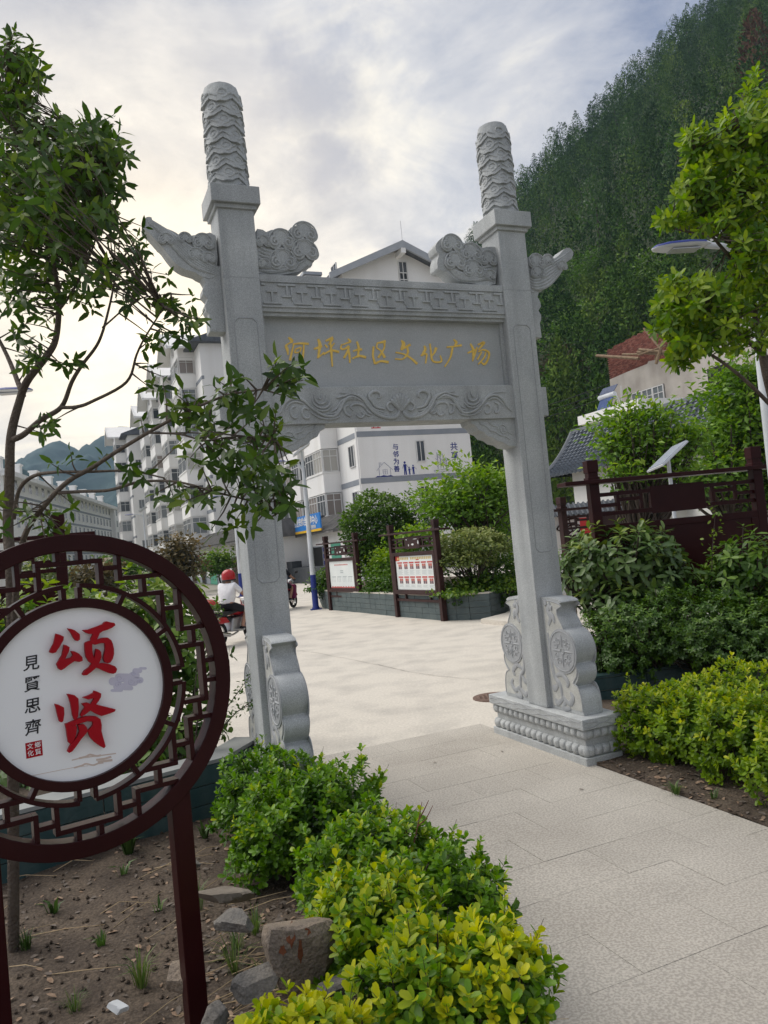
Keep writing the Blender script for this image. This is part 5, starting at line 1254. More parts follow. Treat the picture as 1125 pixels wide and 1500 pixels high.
mb.build('cloud_print_line', LIL2, sign)
mb = MB()
for (P, w) in (([(455, 1097), (520, 1082), (600, 1072), (690, 1060), (735, 1054)], 7), ([(500, 1085), (545, 1074), (570, 1062), (610, 1070), (640, 1066)], 12), ([(610, 1095), (660, 1088), (705, 1075)], 13), ([(620, 1110), (660, 1103), (712, 1096)], 14), ([(470, 1145), (520, 1130), (545, 1120), (590, 1128), (620, 1118), (655, 1112)], 10), ([(195, 1197), (330, 1170), (470, 1143), (560, 1132)], 3)):
    mb.prism([D8(*p) for p in stroke_poly([(x, y, w) for x, y in P])], (0, -.012, 0), X3, Z3, (0, -.0007 - .00003 * w, 0))
mb.build('tan_cloud_print', TAN_PRINT, sign)

# ---------------------------------------------------------------- notice boards
def notice_board(label, p0, p1, m, h=2.42, poster=None, group=None, plaque=True, zb=0.):
    p0 = np.array(p0); p1 = np.array(p1); d = p1 - p0; L = float(np.linalg.norm(d[:2])); yaw = math.atan2(d[1], d[0])
    r = empty('notice_board', (p0[0], p0[1], zb), yaw, label, 'notice board', group); k = h / 2.42
    for x in (0, L):
        MB().box(x - .065, x + .065, -.065, .065, 0, 2.40 * k).box(x - .08, x + .08, -.08, .08, 2.20 * k, 2.25 * k).box(x - .075, x + .075, -.075, .075, 2.30 * k, 2.44 * k).build('post', m, r, bevel=.006)
    MB().box(-.42, L + .42, -.16, .16, 2.17 * k, 2.215 * k).build('top_beam', m, r, bevel=.006)
    for z in (2.02, 1.80): MB().box(.06, L - .06, -.03, .03, z * k, z * k + .05).build('rail', m, r)
    for s in (0, 1):
        def x_(v): return v if s == 0 else L - v
        q = MB()
        for a, b, z0, z1 in ((.30, .34, 1.85, 2.02), (.62, .66, 1.85, 2.02), (.34, .62, 1.95, 1.99), (.06, .30, 1.90, 1.94)):
            q.box(min(x_(a), x_(b)), max(x_(a), x_(b)), -.02, .02, z0 * k, z1 * k)
        q.build('lattice', m, r)
    if plaque:
        pq = MB().box(L / 2 - .38, L / 2 + .38, -.036, .036, 1.78 * k, 2.09 * k).build('plaque', m, r, bevel=.004)
        if poster: 
            q = MB()
            for x, z, w, h2 in ((-.05, 1.86, .16, .05), (.28, 1.88, .07, .10), (-.3, 2.0, .06, .03), (.05, 2.01, .25, .015), (-.2, 1.84, .05, .06)): q.prism([(L / 2 + x + w * (.5 + .5 * math.cos(t) * (.8 + .2 * math.sin(5 * t + x * 9))), z * k + h2 * (.5 + .5 * math.sin(t))) for t in np.linspace(0, 6.28, 12)[:-1]], (0, -.0362, 0), X3, Z3, (0, -.001, 0))
            q.build('peeled_paint', PAPER, pq)
    z0, z1 = .62 * k, 1.70 * k
    fr = MB().box(.07, L - .07, -.07, .07, z1 - .09, z1).box(.07, L - .07, -.07, .07, z0, z0 + .11).box(.07, .17, -.07, .07, z0 + .11, z1 - .09).box(L - .17, L - .07, -.07, .07, z0 + .11, z1 - .09).build('frame', m, r, bevel=.005)
    MB().box(.17, L - .17, -.02, .06, z0 + .11, z1 - .09).build('back_panel', m, r)
    MB().box(.06, L - .06, -.03, .03, .44 * k, .50 * k).box(.5, .56, -.025, .025, .50 * k, z0).box(L - .56, L - .5, -.025, .025, .5 * k, z0).build('bottom_rail', m, r)
    if poster:
        x0, x1, y, w0, w1 = .18, L - .18, -.026, z0 + .12, z1 - .10; Wd = x1 - x0; Hh_ = w1 - w0
        ps = MB().box(x0, x1, y, -.0205, w0, w1).build('poster', PAPER, r)
        def R_(name, mt, rects, dd=.001):
            q = MB()
            for a, b, c, d_ in rects: q.box(x0 + a * Wd, x0 + b * Wd, y - dd, y + .001, w0 + c * Hh_, w0 + d_ * Hh_)
            return q.build(name, mt, ps)
        if poster == 1:
            R_('title_band', PAPER_RED, [(0, .11, .86, 1.), (.55, .63, .865, .90)]); R_('title_lettering', PAPER_GOLD, [(.05 + .045 * i, .082 + .045 * i, .89, .965) for i in range(20) if i != 7], .0018)
            for ro in range(2):
                for c in range(6):
                    a = .05 + .158 * c; b = .78 - .43 * ro
                    R_('name_label', PAPER_RED, [(a - .005, a + .125, b, b + .045)], .0016)
                    R_('portrait', PAPER_RED, [(a + .02, a + .062, b - .17, b - .02), (a + .068, a + .11, b - .17, b - .02)], .0012)
                    R_('portrait_figure', PAPER_DARK, [(a + .025, a + .058, b - .17, b - .09), (a + .072, a + .105, b - .17, b - .09)], .002); R_('portrait_face', SKIN, [(a + .033, a + .05, b - .09, b - .045), (a + .08, a + .097, b - .09, b - .045)], .002)
                    R_('caption', PAPER_GREY, [(a + .005, a + .125 - .03 * (j % 2), b - .215 - .028 * j, b - .205 - .028 * j) for j in range(5 if ro == 0 else 3)])
        else:
            R_('title_lettering', PAPER_RED, [(.22 + .05 * i, .255 + .05 * i, .84, .88) for i in range(11)]); R_('chart_box', PAPER_GREY, [(.44, .56, .62, .66), (.44, .56, .55, .59)] + [(.08 + .22 * c, .24 + .22 * c, .40, .43) for c in range(4)] + [(.08 + .22 * c + .055 * j, .09 + .22 * c + .055 * j, .22, .39) for c in range(4) for j in range(3)])
            R_('skyline_print', PAPER_RED, [(.0 + .05 * i, .045 + .05 * i, .0, .03 + .035 * abs(math.sin(i * 1.7))) for i in range(20)])
    return r
notice_board('weathered dark red notice board with twelve small portraits on its poster', gp(584, 904), gp(651, 910), RED_WOOD_FAR, 2.42, 1)
notice_board('weathered dark red notice board with a pale chart poster beside the street lamp', gp(486, 894), gp(530, 897), RED_WOOD_FAR, 2.36, 2)
_bl = at(1112, 745, 10.3); _br = at(864, 760, 10.3)
notice_board('large dark red notice board seen from behind above the right shrubs', (_bl[0], 10.3, 0), (_br[0], 10.0, 0), RED_WOOD, 2.78)
_a = at(826, 775, 15.6); notice_board('dark red notice board standing against the courtyard wall behind the right gate post', (_a[0] + 2.1, 16.6, 0), (_a[0], 15.6, 0), RED_WOOD_FAR, 2.55)
_a = at(92, 850, 9.6); notice_board('dark red notice board hidden behind the round lattice sign', (_a[0] - 1.9, 8.9, 0), (_a[0], 9.6, 0), RED_WOOD, 2.72, None)

# ---------------------------------------------------------------- street lamps
def lamp(label, base, yaw=0., h=5.1, r=.075, group='solar street lamps', panels=1, arm=1.0):
    o = empty('street_lamp', base, yaw, label, 'street lamp', group)
    MB().lathe([(r * 1.05, 1.15), (r * .8, h * .75), (r * .6, h)], n=16).build('pole', LAMP_WHITE, o, .8); MB().lathe([(r * 1.5, 0), (r * 1.5, .06), (r * 1.2, .1), (r * 1.12, 1.16)], n=16).box(-r * 2.2, r * 2.2, -r * 2.2, r * 2.2, 0, .03).build('blue_base', LAMP_BLUE, o, .8)
    S = smoothline([(0, 0, h - .55), (-.03, 0, h - .25), (-.22, 0, h - .02), (-arm * .55, 0, h + .04)], 5); MB().tube(S, r * .5, 8).build('arm', LAMP_WHITE, o, 1.)
    x0 = -arm * .5; hd = MB(); vs = []
    prof = [(0, .05, .03), (.08, .10, .045), (.3, .145, .06), (.55, .14, .055), (.70, .08, .035), (.74, .02, .012)]
    for lx, wy, hz_ in prof:
        for k in range(12): t = 2 * PI * k / 12; vs.append((x0 - lx, wy * math.cos(t), h + .05 - .03 * lx + (hz_ if math.sin(t) > 0 else hz_ * .6) * math.sin(t)))
    n = len(prof); hd.add(vs, [(i * 12 + k, i * 12 + (k + 1) % 12, (i + 1) * 12 + (k + 1) % 12, (i + 1) * 12 + k) for i in range(n - 1) for k in range(12)] + [tuple(range(12))[::-1], tuple((n - 1) * 12 + k for k in range(12))]); hd_o = hd.build('lamp_head', LAMP_WHITE, o, .9)
    vs2 = [(v[0], v[1] * 1.01, v[2] + .006) for v in vs]; q = MB(); q.add(vs2, [(i * 12 + k, i * 12 + k + 1, (i + 1) * 12 + k + 1, (i + 1) * 12 + k) for i in range(1, n - 1) for k in range(0, 6)]); q.build('blue_cover', LAMP_BLUE, hd_o, .9)
    MB().box(x0 - .52, x0 - .16, -.085, .085, h - .012, h + .0).build('lens', METAL, hd_o)
    MB().tube([(0, 0, h - .05), (0, 0, h + .35)], r * .4, 8).build('panel_mast', LAMP_WHITE, o)
    for k in range(panels):
        cy = (k - (panels - 1) / 2) * .74
        pn_ = MB().bar((-.28, cy, h + .22), (.28, cy, h + .58), .68, .035, (0, 0, 1)).build('solar_panel', LAMP_WHITE, o)
        q = MB().bar((-.26, cy, h + .254), (.26, cy, h + .588), .62, .014, (0, 0, 1)); q.build('solar_cell', SOLAR, pn_)
    return o
lamp('white solar street lamp with blue base beside the pale chart notice board', gp(463, 893), .15, 4.95, .085)
lamp('white solar street lamp partly hidden behind the left gate post near the parked rider', gp(354, 874), .3, 5.0)
lamp('small distant solar street lamp with two panels before the far apartment block', at(219, 862, 60) * [1, 1, 0], .2, 6.0, .07, panels=2, arm=1.3)
_p = at(-58, 580, 13.5); lamp('street lamp whose head reaches in at the left picture edge', (_p[0] + .05, 13.5, 0), PI + .1, float(_p[2]) - .02, .08, arm=.9)
_p = at(1110, 480, 9.4); lamp('white street lamp behind the bright tree on the right with blue lamp head', (_p[0], 9.4, 0), .10, 5.22, .085, arm=1.0)
_p = at(985, 700, 13.); 
sp_ = empty('solar_floodlight', (_p[0], 13., 0), .0, 'small tilted solar panel on a pole above the dark board on the right', 'solar panel')
MB().tube([(0, .1, 0), (0, .1, 2.95)], .035, 8).build('pole', LAMP_WHITE, sp_); MB().bar((-.30, -.06, 2.80), (.24, .14, 3.18), .46, .03, (-.5, 0, 1)).build('panel_frame', LAMP_WHITE, sp_); MB().bar((-.285, -.063, 2.835), (.23, .137, 3.20), .41, .014, (-.5, 0, 1)).build('solar_cell', mat('bright solar cell', (.30, .33, .40), (.38, .41, .47), 30, .25), sp_)

# ---------------------------------------------------------------- motorcycles and people
def skin_body(name, verts, edges, radii, m, parent=None, sub=2, root=0):
    me = bpy.data.meshes.new(name); me.from_pydata([tuple(v) for v in verts], edges, []); me.materials.append(m); o = link(name, me, parent)
    sk = o.modifiers.new('skin', 'SKIN'); sk.use_smooth_shade = True
    lay = me.skin_vertices[0].data
    for i, r in enumerate(radii): lay[i].radius = (r, r) if not hasattr(r, '__len__') else r
    lay[root].use_root = True
    ss = o.modifiers.new('sub', 'SUBSURF'); ss.levels = sub; ss.render_levels = sub
    return o
def person(label, loc, yaw, J, shirt, shorts, helmet=None, hat=None, group=None):
    """J: joints in local space (x forward): pelvis, chest, neck, head, and per side shoulder, elbow, hand, hip, knee, ankle, toe"""
    names = ['pelvis', 'chest', 'neck', 'head']; V = [J[n] for n in names]; E = [(0, 1), (1, 2), (2, 3)]; R = [.135, .15, .058, .088]
    for s in ('l', 'r'):
        k = len(V)
        for n, r in (('shoulder', .062), ('elbow', .045), ('wrist', .034), ('hand', .04)): V.append(J[n + s]); R.append(r)
        E += [(1, k), (k, k + 1), (k + 1, k + 2), (k + 2, k + 3)]; k = len(V)
        for n, r in (('hip', .088), ('knee', .062), ('ankle', .042), ('toe', .036)): V.append(J[n + s]); R.append(r)
        E += [(0, k), (k, k + 1), (k + 1, k + 2), (k + 2, k + 3)]
    p = skin_body('person', V, E, R, SKIN); p.location = tuple(loc); p.rotation_euler = (0, 0, yaw); tag(p, label, 'person', group)
    def mid(a, b, t): return tuple(np.array(a) * (1 - t) + np.array(b) * t)
    sv = [mid(J['pelvis'], J['chest'], -.1), J['chest'], mid(J['chest'], J['neck'], .7)]; se = [(0, 1), (1, 2)]; sr = [.165, .182, .085]
    for s in ('l', 'r'): k = len(sv); sv += [J['shoulder' + s], mid(J['shoulder' + s], J['elbow' + s], .75)]; se += [(1, k), (k, k + 1)]; sr += [.085, .068]
    skin_body('shirt', sv, se, sr, shirt, p)
    sv = [mid(J['pelvis'], J['chest'], .12), J['pelvis']]; se = [(0, 1)]; sr = [.15, .165]
    for s in ('l', 'r'): k = len(sv); sv += [J['hip' + s], mid(J['hip' + s], J['knee' + s], .85)]; se += [(1, k), (k, k + 1)]; sr += [.115, .09]
    skin_body('shorts', sv, se, sr, shorts, p)
    for s in ('l', 'r'):
        a, t = np.array(J['ankle' + s]), np.array(J['toe' + s]); d = unit(t - a); MB().bar(a - d * .06 + np.array([0, 0, -.035]), t + d * .06, .085, .06).build('shoe', SHORTS, p, bevel=.015)
    h = np.array(J['head'])
    fw_ = np.array([1., 0, 0])
    MB().ball(h + fw_ * .098 + np.array([0, 0, -.015]), (.018, .014, .022), 8, 6).build('nose', SKIN, p, 1.)
    for s in (-1, 1): MB().ball(h + np.array([.085, s * .034, .018]), (.010, .014, .010), 8, 6).build('eye', BLACK_PLASTIC, p, 1.); MB().ball(h + np.array([0, s * .09, -.01]), (.022, .014, .034), 8, 6).build('ear', SKIN, p, 1.)
    if helmet:
        q = MB(); prof = [(.152, -.09), (.16, -.02), (.156, .06), (.13, .115), (.08, .15), (.03, .165)]; q.lathe(prof, (h[0] - .005, h[1], h[2] + .02), 20); q.build('helmet', helmet, p, 1.2)
        MB().lathe([(.158, -.105), (.164, -.095), (.164, -.075), (.158, -.07)], (h[0] - .005, h[1], h[2] + .02), 20).build('helmet_rim', BLACK_PLASTIC, p, 1.)
    if hat: q = MB(); q.lathe([(.20, .02), (.195, .035), (.10, .05), (.095, .10), (.05, .14)], (h[0], h[1], h[2] + .02), 18); q.build('hat', hat, p, .8)
    return p
def motorcycle(label, loc, yaw, group='motorcycles'):
    m = empty('motorcycle', loc, yaw, label, 'motorcycle', group)
    for x, r in ((-.62, .29), (.64, .29)):
        t = MB()
        t.tube([(x + (r - .045) * math.cos(a), 0, r + (r - .045) * math.sin(a)) for a in np.linspace(0, 2 * PI, 29)], .048, 8); wl = t.build('wheel', TYRE, m, 1.)
        q = MB(); q.tube([(x + (r - .09) * math.cos(a), 0, r + (r - .09) * math.sin(a)) for a in np.linspace(0, 2 * PI, 25)], .014, 6)
        for k in range(6): a = k * PI / 3; q.bar((x, 0, r), (x + (r - .09) * math.cos(a), 0, r + (r - .09) * math.sin(a)), .03, .03)
        q.tube([(x, -.07, r), (x, .07, r)], .045, 10); q.build('rim', CHROME, wl, .8)
    MB().tube(smoothline([(-.85, 0, .62), (-.62, 0, .66), (-.3, 0, .60), (-.05, 0, .58), (.15, 0, .62)], 4), [.05] * 4 + [.06] * 4 + [.07] * 9, 8).build('frame_tube', BLACK_PLASTIC, m, 1.)
    MB().prism([(-.30, .30), (.22, .26), (.34, .42), (.28, .62), (-.22, .60)], (0, -.13, 0), X3, Z3, (0, .26, 0)).build('engine', METAL, m, bevel=.03)
    t = MB(); t.ball((.18, 0, .76), (.30, .16, .13), 16, 10); t.build('fuel_tank', RED_PLASTIC, m, 1.2)
    t = MB(); t.prism([(-.86, .74), (-.80, .80), (-.4, .77), (-.05, .79), (0, .72), (-.4, .68), (-.8, .68)], (0, -.14, 0), X3, Z3, (0, .28, 0)); t.build('seat', BLACK_PLASTIC, m, bevel=.03)
    t = MB(); t.prism([(-.95, .60), (-.9, .72), (-.45, .66), (-.3, .52), (-.6, .52)], (0, -.12, 0), X3, Z3, (0, .24, 0)); t.build('side_cover', RED_PLASTIC, m, bevel=.03)
    t = MB(); t.box(-1.10, -.74, -.23, .23, .84, .99); bx = t.build('tail_box', BLACK_PLASTIC, m, bevel=.03)
    t = MB(); t.ball((-.92, 0, .995), (.205, .255, .12), 16, 8); t.build('box_lid', RED_PLASTIC, bx, 1.2)
    t = MB()
    for y in (-.12, .12): t.tube([(-.45, y, .74), (-.75, y, .80), (-1.05, y, .82)], .014, 6); t.tube([(-1.02, y, .82), (-.7, y, .60)], .012, 6)
    t.build('rack', CHROME, m)
    t = MB(); t.tube(smoothline([(-.08, -.14, .28), (-.35, -.17, .24), (-.6, -.19, .28), (-.95, -.20, .36)], 4), [.022] * 6 + [.05] * 7, 10); t.build('exhaust', CHROME, m, 1.)
    t = MB(); t.ball((-.98, 0, .66), (.04, .10, .05), 10, 8); t.build('tail_light', mat('tail light', (.55, .02, .01), None, 2, .2), m, 1.)
    t = MB(); t.prism([(-1.0, .46), (-.92, .66), (-.80, .62), (-.95, .40)], (0, -.09, 0), X3, Z3, (0, .18, 0)); t.build('rear_mudguard', BLACK_PLASTIC, m, bevel=.02)
    MB().box(-1.035, -1.02, -.11, .11, .42, .56).build('licence_plate', YELLOW, m)
    t = MB()
    for y in (-.07, .07): t.tube([(.64, y, .29), (.50, y, .70), (.42, y, .98)], .022, 8)
    t.build('fork', CHROME, m, 1.)
    t = MB(); t.tube(smoothline([(.22, -.36, 1.02), (.34, -.22, 1.06), (.42, 0, 1.0), (.34, .22, 1.06), (.22, .36, 1.02)], 4), .014, 8); t.build('handlebar', CHROME, m, 1.)
    t = MB()
    for s in (-1, 1): t.tube([(.22, s * .36, 1.02), (.12, s * .37, 1.0)], .02, 8)
    t.build('grip', BLACK_PLASTIC, m)
    t = MB(); t.ball((.56, 0, .92), (.10, .11, .11), 12, 8); t.build('headlight', METAL, m, 1.)
    for s in (-1, 1): t = MB(); t.tube([(.30, s * .26, 1.05), (.26, s * .36, 1.24)], .008, 6); t.ball((.25, s * .40, 1.27), (.02, .07, .045), 10, 8); t.build('mirror', BLACK_PLASTIC, m)
    t = MB(); t.tube([(.64 + .33 * math.cos(a), 0, .29 + .33 * math.sin(a)) for a in np.linspace(.4, 2.6, 10)], .05, 8, True, ((0, 0, 0), (0, 1, 0), 1.)); t.build('front_mudguard', RED_PLASTIC, m, 1.)
    t = MB(); t.prism([(.30, .34), (.42, .36), (.52, .80), (.38, .86)], (0, -.26, 0), X3, Z3, (0, .52, 0)); t.build('leg_shield', mat('plum plastic', (.20, .02, .08), None, 2, .35), m, bevel=.03)
    MB().tube([(.0, -.28, .33), (.0, .28, .33)], .018, 6).build('footrest', METAL, m)
    return m
RIDE = dict(pelvis=(-.22, 0, .92), chest=(-.16, 0, 1.24), neck=(-.10, 0, 1.45), head=(-.07, 0, 1.56),
            shoulderl=(-.14, .19, 1.37), elbowl=(.05, .30, 1.13), wristl=(.20, .34, 1.05), handl=(.26, .34, 1.04), shoulderr=(-.14, -.19, 1.37), elbowr=(.05, -.30, 1.13), wristr=(.20, -.34, 1.05), handr=(.26, -.34, 1.04),
            hipl=(-.18, .11, .90), kneel=(.22, .21, .76), anklel=(.02, .20, .40), toel=(.17, .21, .36), hipr=(-.18, -.11, .90), kneer=(.22, -.21, .76), ankler=(.02, -.20, .40), toer=(.17, -.21, .36))
RIDE = {k: tuple(np.array(v) * np.array([1, 1, 1]) - np.array([0, 0, .02])) for k, v in RIDE.items()}
mp = gp(346, 942); my = math.radians(66)
motorcycle('red and black motorcycle with red tail box ridden by a person in white', mp, my)
person('motorcycle rider in white t-shirt, black shorts and red helmet seen from behind', mp, my, RIDE, SHIRT, SHORTS, RED_PLASTIC)
mp2 = gp(419, 893); my2 = math.radians(72)
motorcycle('second motorcycle mostly hidden behind the left gate post, its red tail box showing', mp2, my2)
person('rider in a pale blue helmet mostly hidden behind the left gate post', mp2, my2, RIDE, SHORTS, SHORTS, BLUE_HELMET)
STAND = dict(pelvis=(0, 0, .92), chest=(.06, 0, 1.24), neck=(.12, 0, 1.46), head=(.15, 0, 1.58), shoulderl=(.08, .19, 1.38), elbowl=(.14, .25, 1.10), wristl=(.30, .22, .98), handl=(.38, .2, .95), shoulderr=(.08, -.19, 1.38), elbowr=(.14, -.25, 1.10), wristr=(.30, -.22, .98), handr=(.38, -.2, .95),
             hipl=(0, .10, .90), kneel=(.03, .12, .50), anklel=(0, .12, .07), toel=(.16, .13, .04), hipr=(0, -.10, .90), kneer=(.03, -.12, .50), ankler=(0, -.12, .07), toer=(.16, -.13, .04))
wb, wz = HB2.ona(992, 517, .9); wp = HB2.w(.9, wb, wz)
plank = MB().box(.35, 1.5, wb - 1.2, wb + 3.5, wz - .1, wz - .02).build('scaffold_plank', TIMBER, bh)
person('bricklayer in dark clothes and straw hat standing on the unfinished house', wp, PI * .9, STAND, mat('grey blue cotton', (.16, .20, .27), None, 5, .9), SHORTS, None, STRAW)

# ---------------------------------------------------------------- planters with tile cladding
def planter(name, label, pts, h, m, tile_w, tile_h, depth=.22, closed=False, cap=CONCRETE, group=None, fill=True):
    """a low wall along pts (world xy), its outside face (to the right of the walk direction) clad in tiles"""
    r = empty(name, (pts[0][0], pts[0][1], 0), 0, label, 'planter', group); o = np.array([pts[0][0], pts[0][1], 0.]); P = [np.array([p[0], p[1]]) - o[:2] for p in pts]
    core = MB(); n = len(P); off = []
    for i in range(n):
        d = unit(P[min(i + 1, n - 1)] - P[max(i - 1, 0)]); off.append(np.array([-d[1], d[0]]))
    for i in range(n - 1):
        a, b, na, nb_ = P[i], P[i + 1], off[i], off[i + 1]; q = [a + na * .012, b + nb_ * .012, b + nb_ * depth, a + na * depth]
        core.add([(*p, 0) for p in q] + [(*p, h - .03) for p in q], [(4, 5, 6, 7), (0, 1, 5, 4), (2, 3, 7, 6), (1, 2, 6, 5), (3, 0, 4, 7)])
    core.build('core', JOINT, r)
    for i in range(n - 1):
        a, b, na, nb_ = P[i], P[i + 1], off[i], off[i + 1]; q = [a - na * .012, b - nb_ * .012, b + nb_ * (depth + .01), a + na * (depth + .01)]
        MB().add([(*p, h - .028) for p in q] + [(*p, h) for p in q], [(3, 2, 1, 0), (4, 5, 6, 7), (0, 1, 5, 4), (2, 3, 7, 6), (1, 2, 6, 5), (3, 0, 4, 7)]).build('coping', cap, r)
    tm = {}; rows = max(1, round((h - .03) / tile_h)); th = (h - .03) / rows
    for i in range(n - 1):
        a, b = P[i], P[i + 1]; L = np.linalg.norm(b - a); d = (b - a) / L; nn = np.array([-d[1], d[0]]); yaw = math.atan2(d[1], d[0]); c = max(1, round(L / tile_w)); w = L / c
        for row in range(rows):
            for k in range(c):
                key = (round(w, 2), rnd.randrange(3))
                if key not in tm:
                    q = MB(); e = .004; q.box(-w / 2 + e, w / 2 - e, -.012, .010, -th / 2 + e, th / 2 - e); tm[key] = q.mesh('wall_tile', m)
                sh_ = 0
                p = a + d * (w * (k + .5)); t = link('wall_tile', tm[key], r, (p[0] + nn[0] * rnd.uniform(-.003, .003), p[1] + nn[1] * rnd.uniform(-.003, .003), th * (row + .5))); t.rotation_euler = (rnd.uniform(-.012, .012), 0, yaw)
    return r
# left planter behind the round sign
lp0 = gp(-60, 1318); lp1 = gp(335, 1196)
planter('planter_wall', 'low teal tiled planter wall running behind the round sign', [lp0[:2], (lp0[:2] * .5 + lp1[:2] * .5), lp1[:2], lp1[:2] + np.array([.18, .55])], .46, TEAL, .62, .145, cap=mat('grey coping', (.30, .31, .30), (.22, .23, .23), 3, .9))
# right planter behind the hedge
rp0 = gp(868, 1032); rp1 = gp(1180, 985)
planter('planter_wall', 'low dark teal planter wall behind the right hedge', [gp(860, 1000)[:2], rp0[:2], (rp0[:2] + rp1[:2]) / 2, rp1[:2], rp1[:2] + np.array([2., .9])], .30, TEAL, .6, .14, cap=TEAL)
# round ended planter under the centre trees
C = [gp(x, y)[:2] * 1.013 for x, y in ((469, 882), (473, 891), (486, 895), (530, 899), (584, 905), (651, 911), (690, 910), (720, 908), (742, 900), (752, 889), (748, 880))]
planter('planter_wall', 'curved grey green tiled planter wall under the centre trees', C, .62, TEAL_GREY, .34, .15, .2)
sheet('planter_soil', [tuple(C[0])] + [tuple(p + np.array([0, .25])) for p in C[1:]] + [(C[-1][0] + 1.5, C[-1][1] + 4), (C[0][0], C[0][1] + 4)], .5, SOIL)
lpd = unit(lp1 - lp0)[:2]; lpn = np.array([-lpd[1], lpd[0]])
sheet('planter_soil', [lp0[:2] + lpn * .2, lp1[:2] + lpn * .2 + lpd * .1, lp1[:2] + lpn * 1.0 + lpd * .3, lp1[:2] + lpn * 3.2 - lpd * 1., lp0[:2] + lpn * 3.2], .40, SOIL)
sheet('planter_soil', [rp0[:2] + np.array([0, .2]), rp1[:2] + np.array([0, .2]), rp1[:2] + np.array([3., 1]), rp1[:2] + np.array([3., 4]), rp0[:2] + np.array([.6, 3.4]), rp0[:2] + np.array([0, 1.8])], .24, SOIL)
kb = gp(742, 914); MB().prism([(p[0], p[1]) for p in (gp(705, 913), gp(752, 918), gp(775, 905), gp(760, 893), gp(740, 904))], (0, 0, .006), X3, Y3, (0, 0, .09)).build('kerb', CONCRETE)['kind'] = 'structure'
# ---------------------------------------------------------------- left tree (osmanthus) behind the round sign
def g0(px, py, Y):
    p = at(px, py, Y); return p
tb = gp(20, 1392, .04)
OY = tb[1]
limbs = [
    (limb([tb, at(18, 900, 3.75), at(12, 780, 3.75), at(14, 700, 3.72), at(16, 640, 3.7), at(28, 590, 3.7), at(40, 558, 3.65), at(68, 522, 3.6), at(82, 495, 3.6), at(86, 440, 3.6), at(78, 380, 3.6), at(70, 300, 3.6), at(60, 230, 3.6)]), 0.0307, 0.0064),
    (limb([at(16, 645, 3.7), at(34, 637, 3.65), at(60, 615, 3.6), at(90, 596, 3.6), at(105, 560, 3.55), at(120, 535, 3.5), at(145, 500, 3.5), at(160, 450, 3.5), at(170, 400, 3.45)]), 0.0154, 0.0038),
    (limb([at(88, 597, 3.6), at(112, 596, 3.55), at(135, 588, 3.5), at(185, 560, 3.4), at(200, 520, 3.35), at(212, 495, 3.3), at(240, 450, 3.3)]), 0.0096, 0.0032),
    (limb([at(20, 930, 3.76), at(24, 860, 3.65), at(36, 785, 3.55), at(70, 735, 3.45), at(100, 705, 3.4), at(135, 685, 3.35), at(170, 662, 3.25), at(220, 632, 3.15), at(270, 605, 3.05), at(330, 580, 2.95), at(385, 570, 2.9)]), 0.0166, 0.0038),
    (limb([at(20, 760, 3.7), at(28, 718, 3.65), at(48, 698, 3.6), at(78, 692, 3.5), at(130, 691, 3.4), at(190, 690, 3.3), at(240, 700, 3.2)]), 0.0115, 0.0038),
    (limb([at(86, 722, 3.42), at(118, 720, 3.4), at(160, 718, 3.3), at(205, 706, 3.2), at(260, 706, 3.1), at(320, 722, 3.0), at(370, 735, 2.95), at(405, 752, 2.9)]), 0.0090, 0.0026),
    (limb([at(34, 580, 3.7), at(10, 520, 3.9), at(-30, 440, 4.0), at(-60, 330, 4.0)]), 0.0141, 0.0051),
    (limb([at(82, 460, 3.6), at(110, 420, 3.5), at(140, 350, 3.5), at(155, 260, 3.5)]), 0.0083, 0.0026),
    (limb([at(74, 340, 3.6), at(40, 280, 3.7), at(20, 180, 3.7), at(8, 80, 3.7)]), 0.0090, 0.0026),
    (limb([at(218, 634, 3.15), at(262, 636, 3.1), at(300, 645, 3.05), at(340, 640, 3.0), at(400, 640, 2.9)]), 0.0051, 0.0019),
    (limb([at(150, 480, 3.5), at(200, 440, 3.4), at(250, 430, 3.4)]), 0.0045, 0.0019),
]
tips, dirs = px_tips([
    (30, 250, 75, 120, 3.7, .7, 238), (95, 270, 85, 95, 3.6, .7, 338), (145, 215, 40, 48, 3.5, .4, 61), (20, 110, 45, 70, 3.7, .4, 90), (45, 400, 70, 75, 3.7, .6, 80),
    (140, 350, 80, 55, 3.5, .5, 29), (185, 362, 34, 42, 3.4, .3, 14), (130, 430, 60, 30, 3.5, .4, 13), (215, 425, 55, 35, 3.4, .3, 16), (270, 465, 30, 38, 3.35, .2, 12), (40, 510, 38, 36, 3.6, .3, 14),
    (232, 498, 32, 22, 3.35, .2, 4), (230, 555, 26, 32, 3.3, .2, 4), (55, 620, 32, 20, 3.6, .3, 4), (105, 525, 22, 16, 3.5, .2, 3),
    (290, 600, 46, 36, 3.05, .25, 13), (350, 575, 42, 36, 2.95, .2, 13), (420, 560, 32, 34, 2.9, .2, 13), (330, 655, 62, 52, 3.0, .3, 24), (385, 660, 42, 60, 2.9, .3, 19), (375, 725, 55, 32, 2.9, .25, 17), (300, 725, 40, 30, 3.0, .2, 7),
    (345, 770, 42, 18, 2.9, .2, 4), (412, 715, 18, 50, 2.85, .15, 7), (235, 605, 34, 22, 3.1, .2, 4), (200, 690, 22, 18, 3.2, .15, 3), (245, 720, 26, 20, 3.1, .15, 4), (120, 670, 55, 10, 3.35, .15, 3), (75, 770, 55, 40, 3.5, .3, 13), (10, 720, 20, 60, 3.4, .2, 3)])
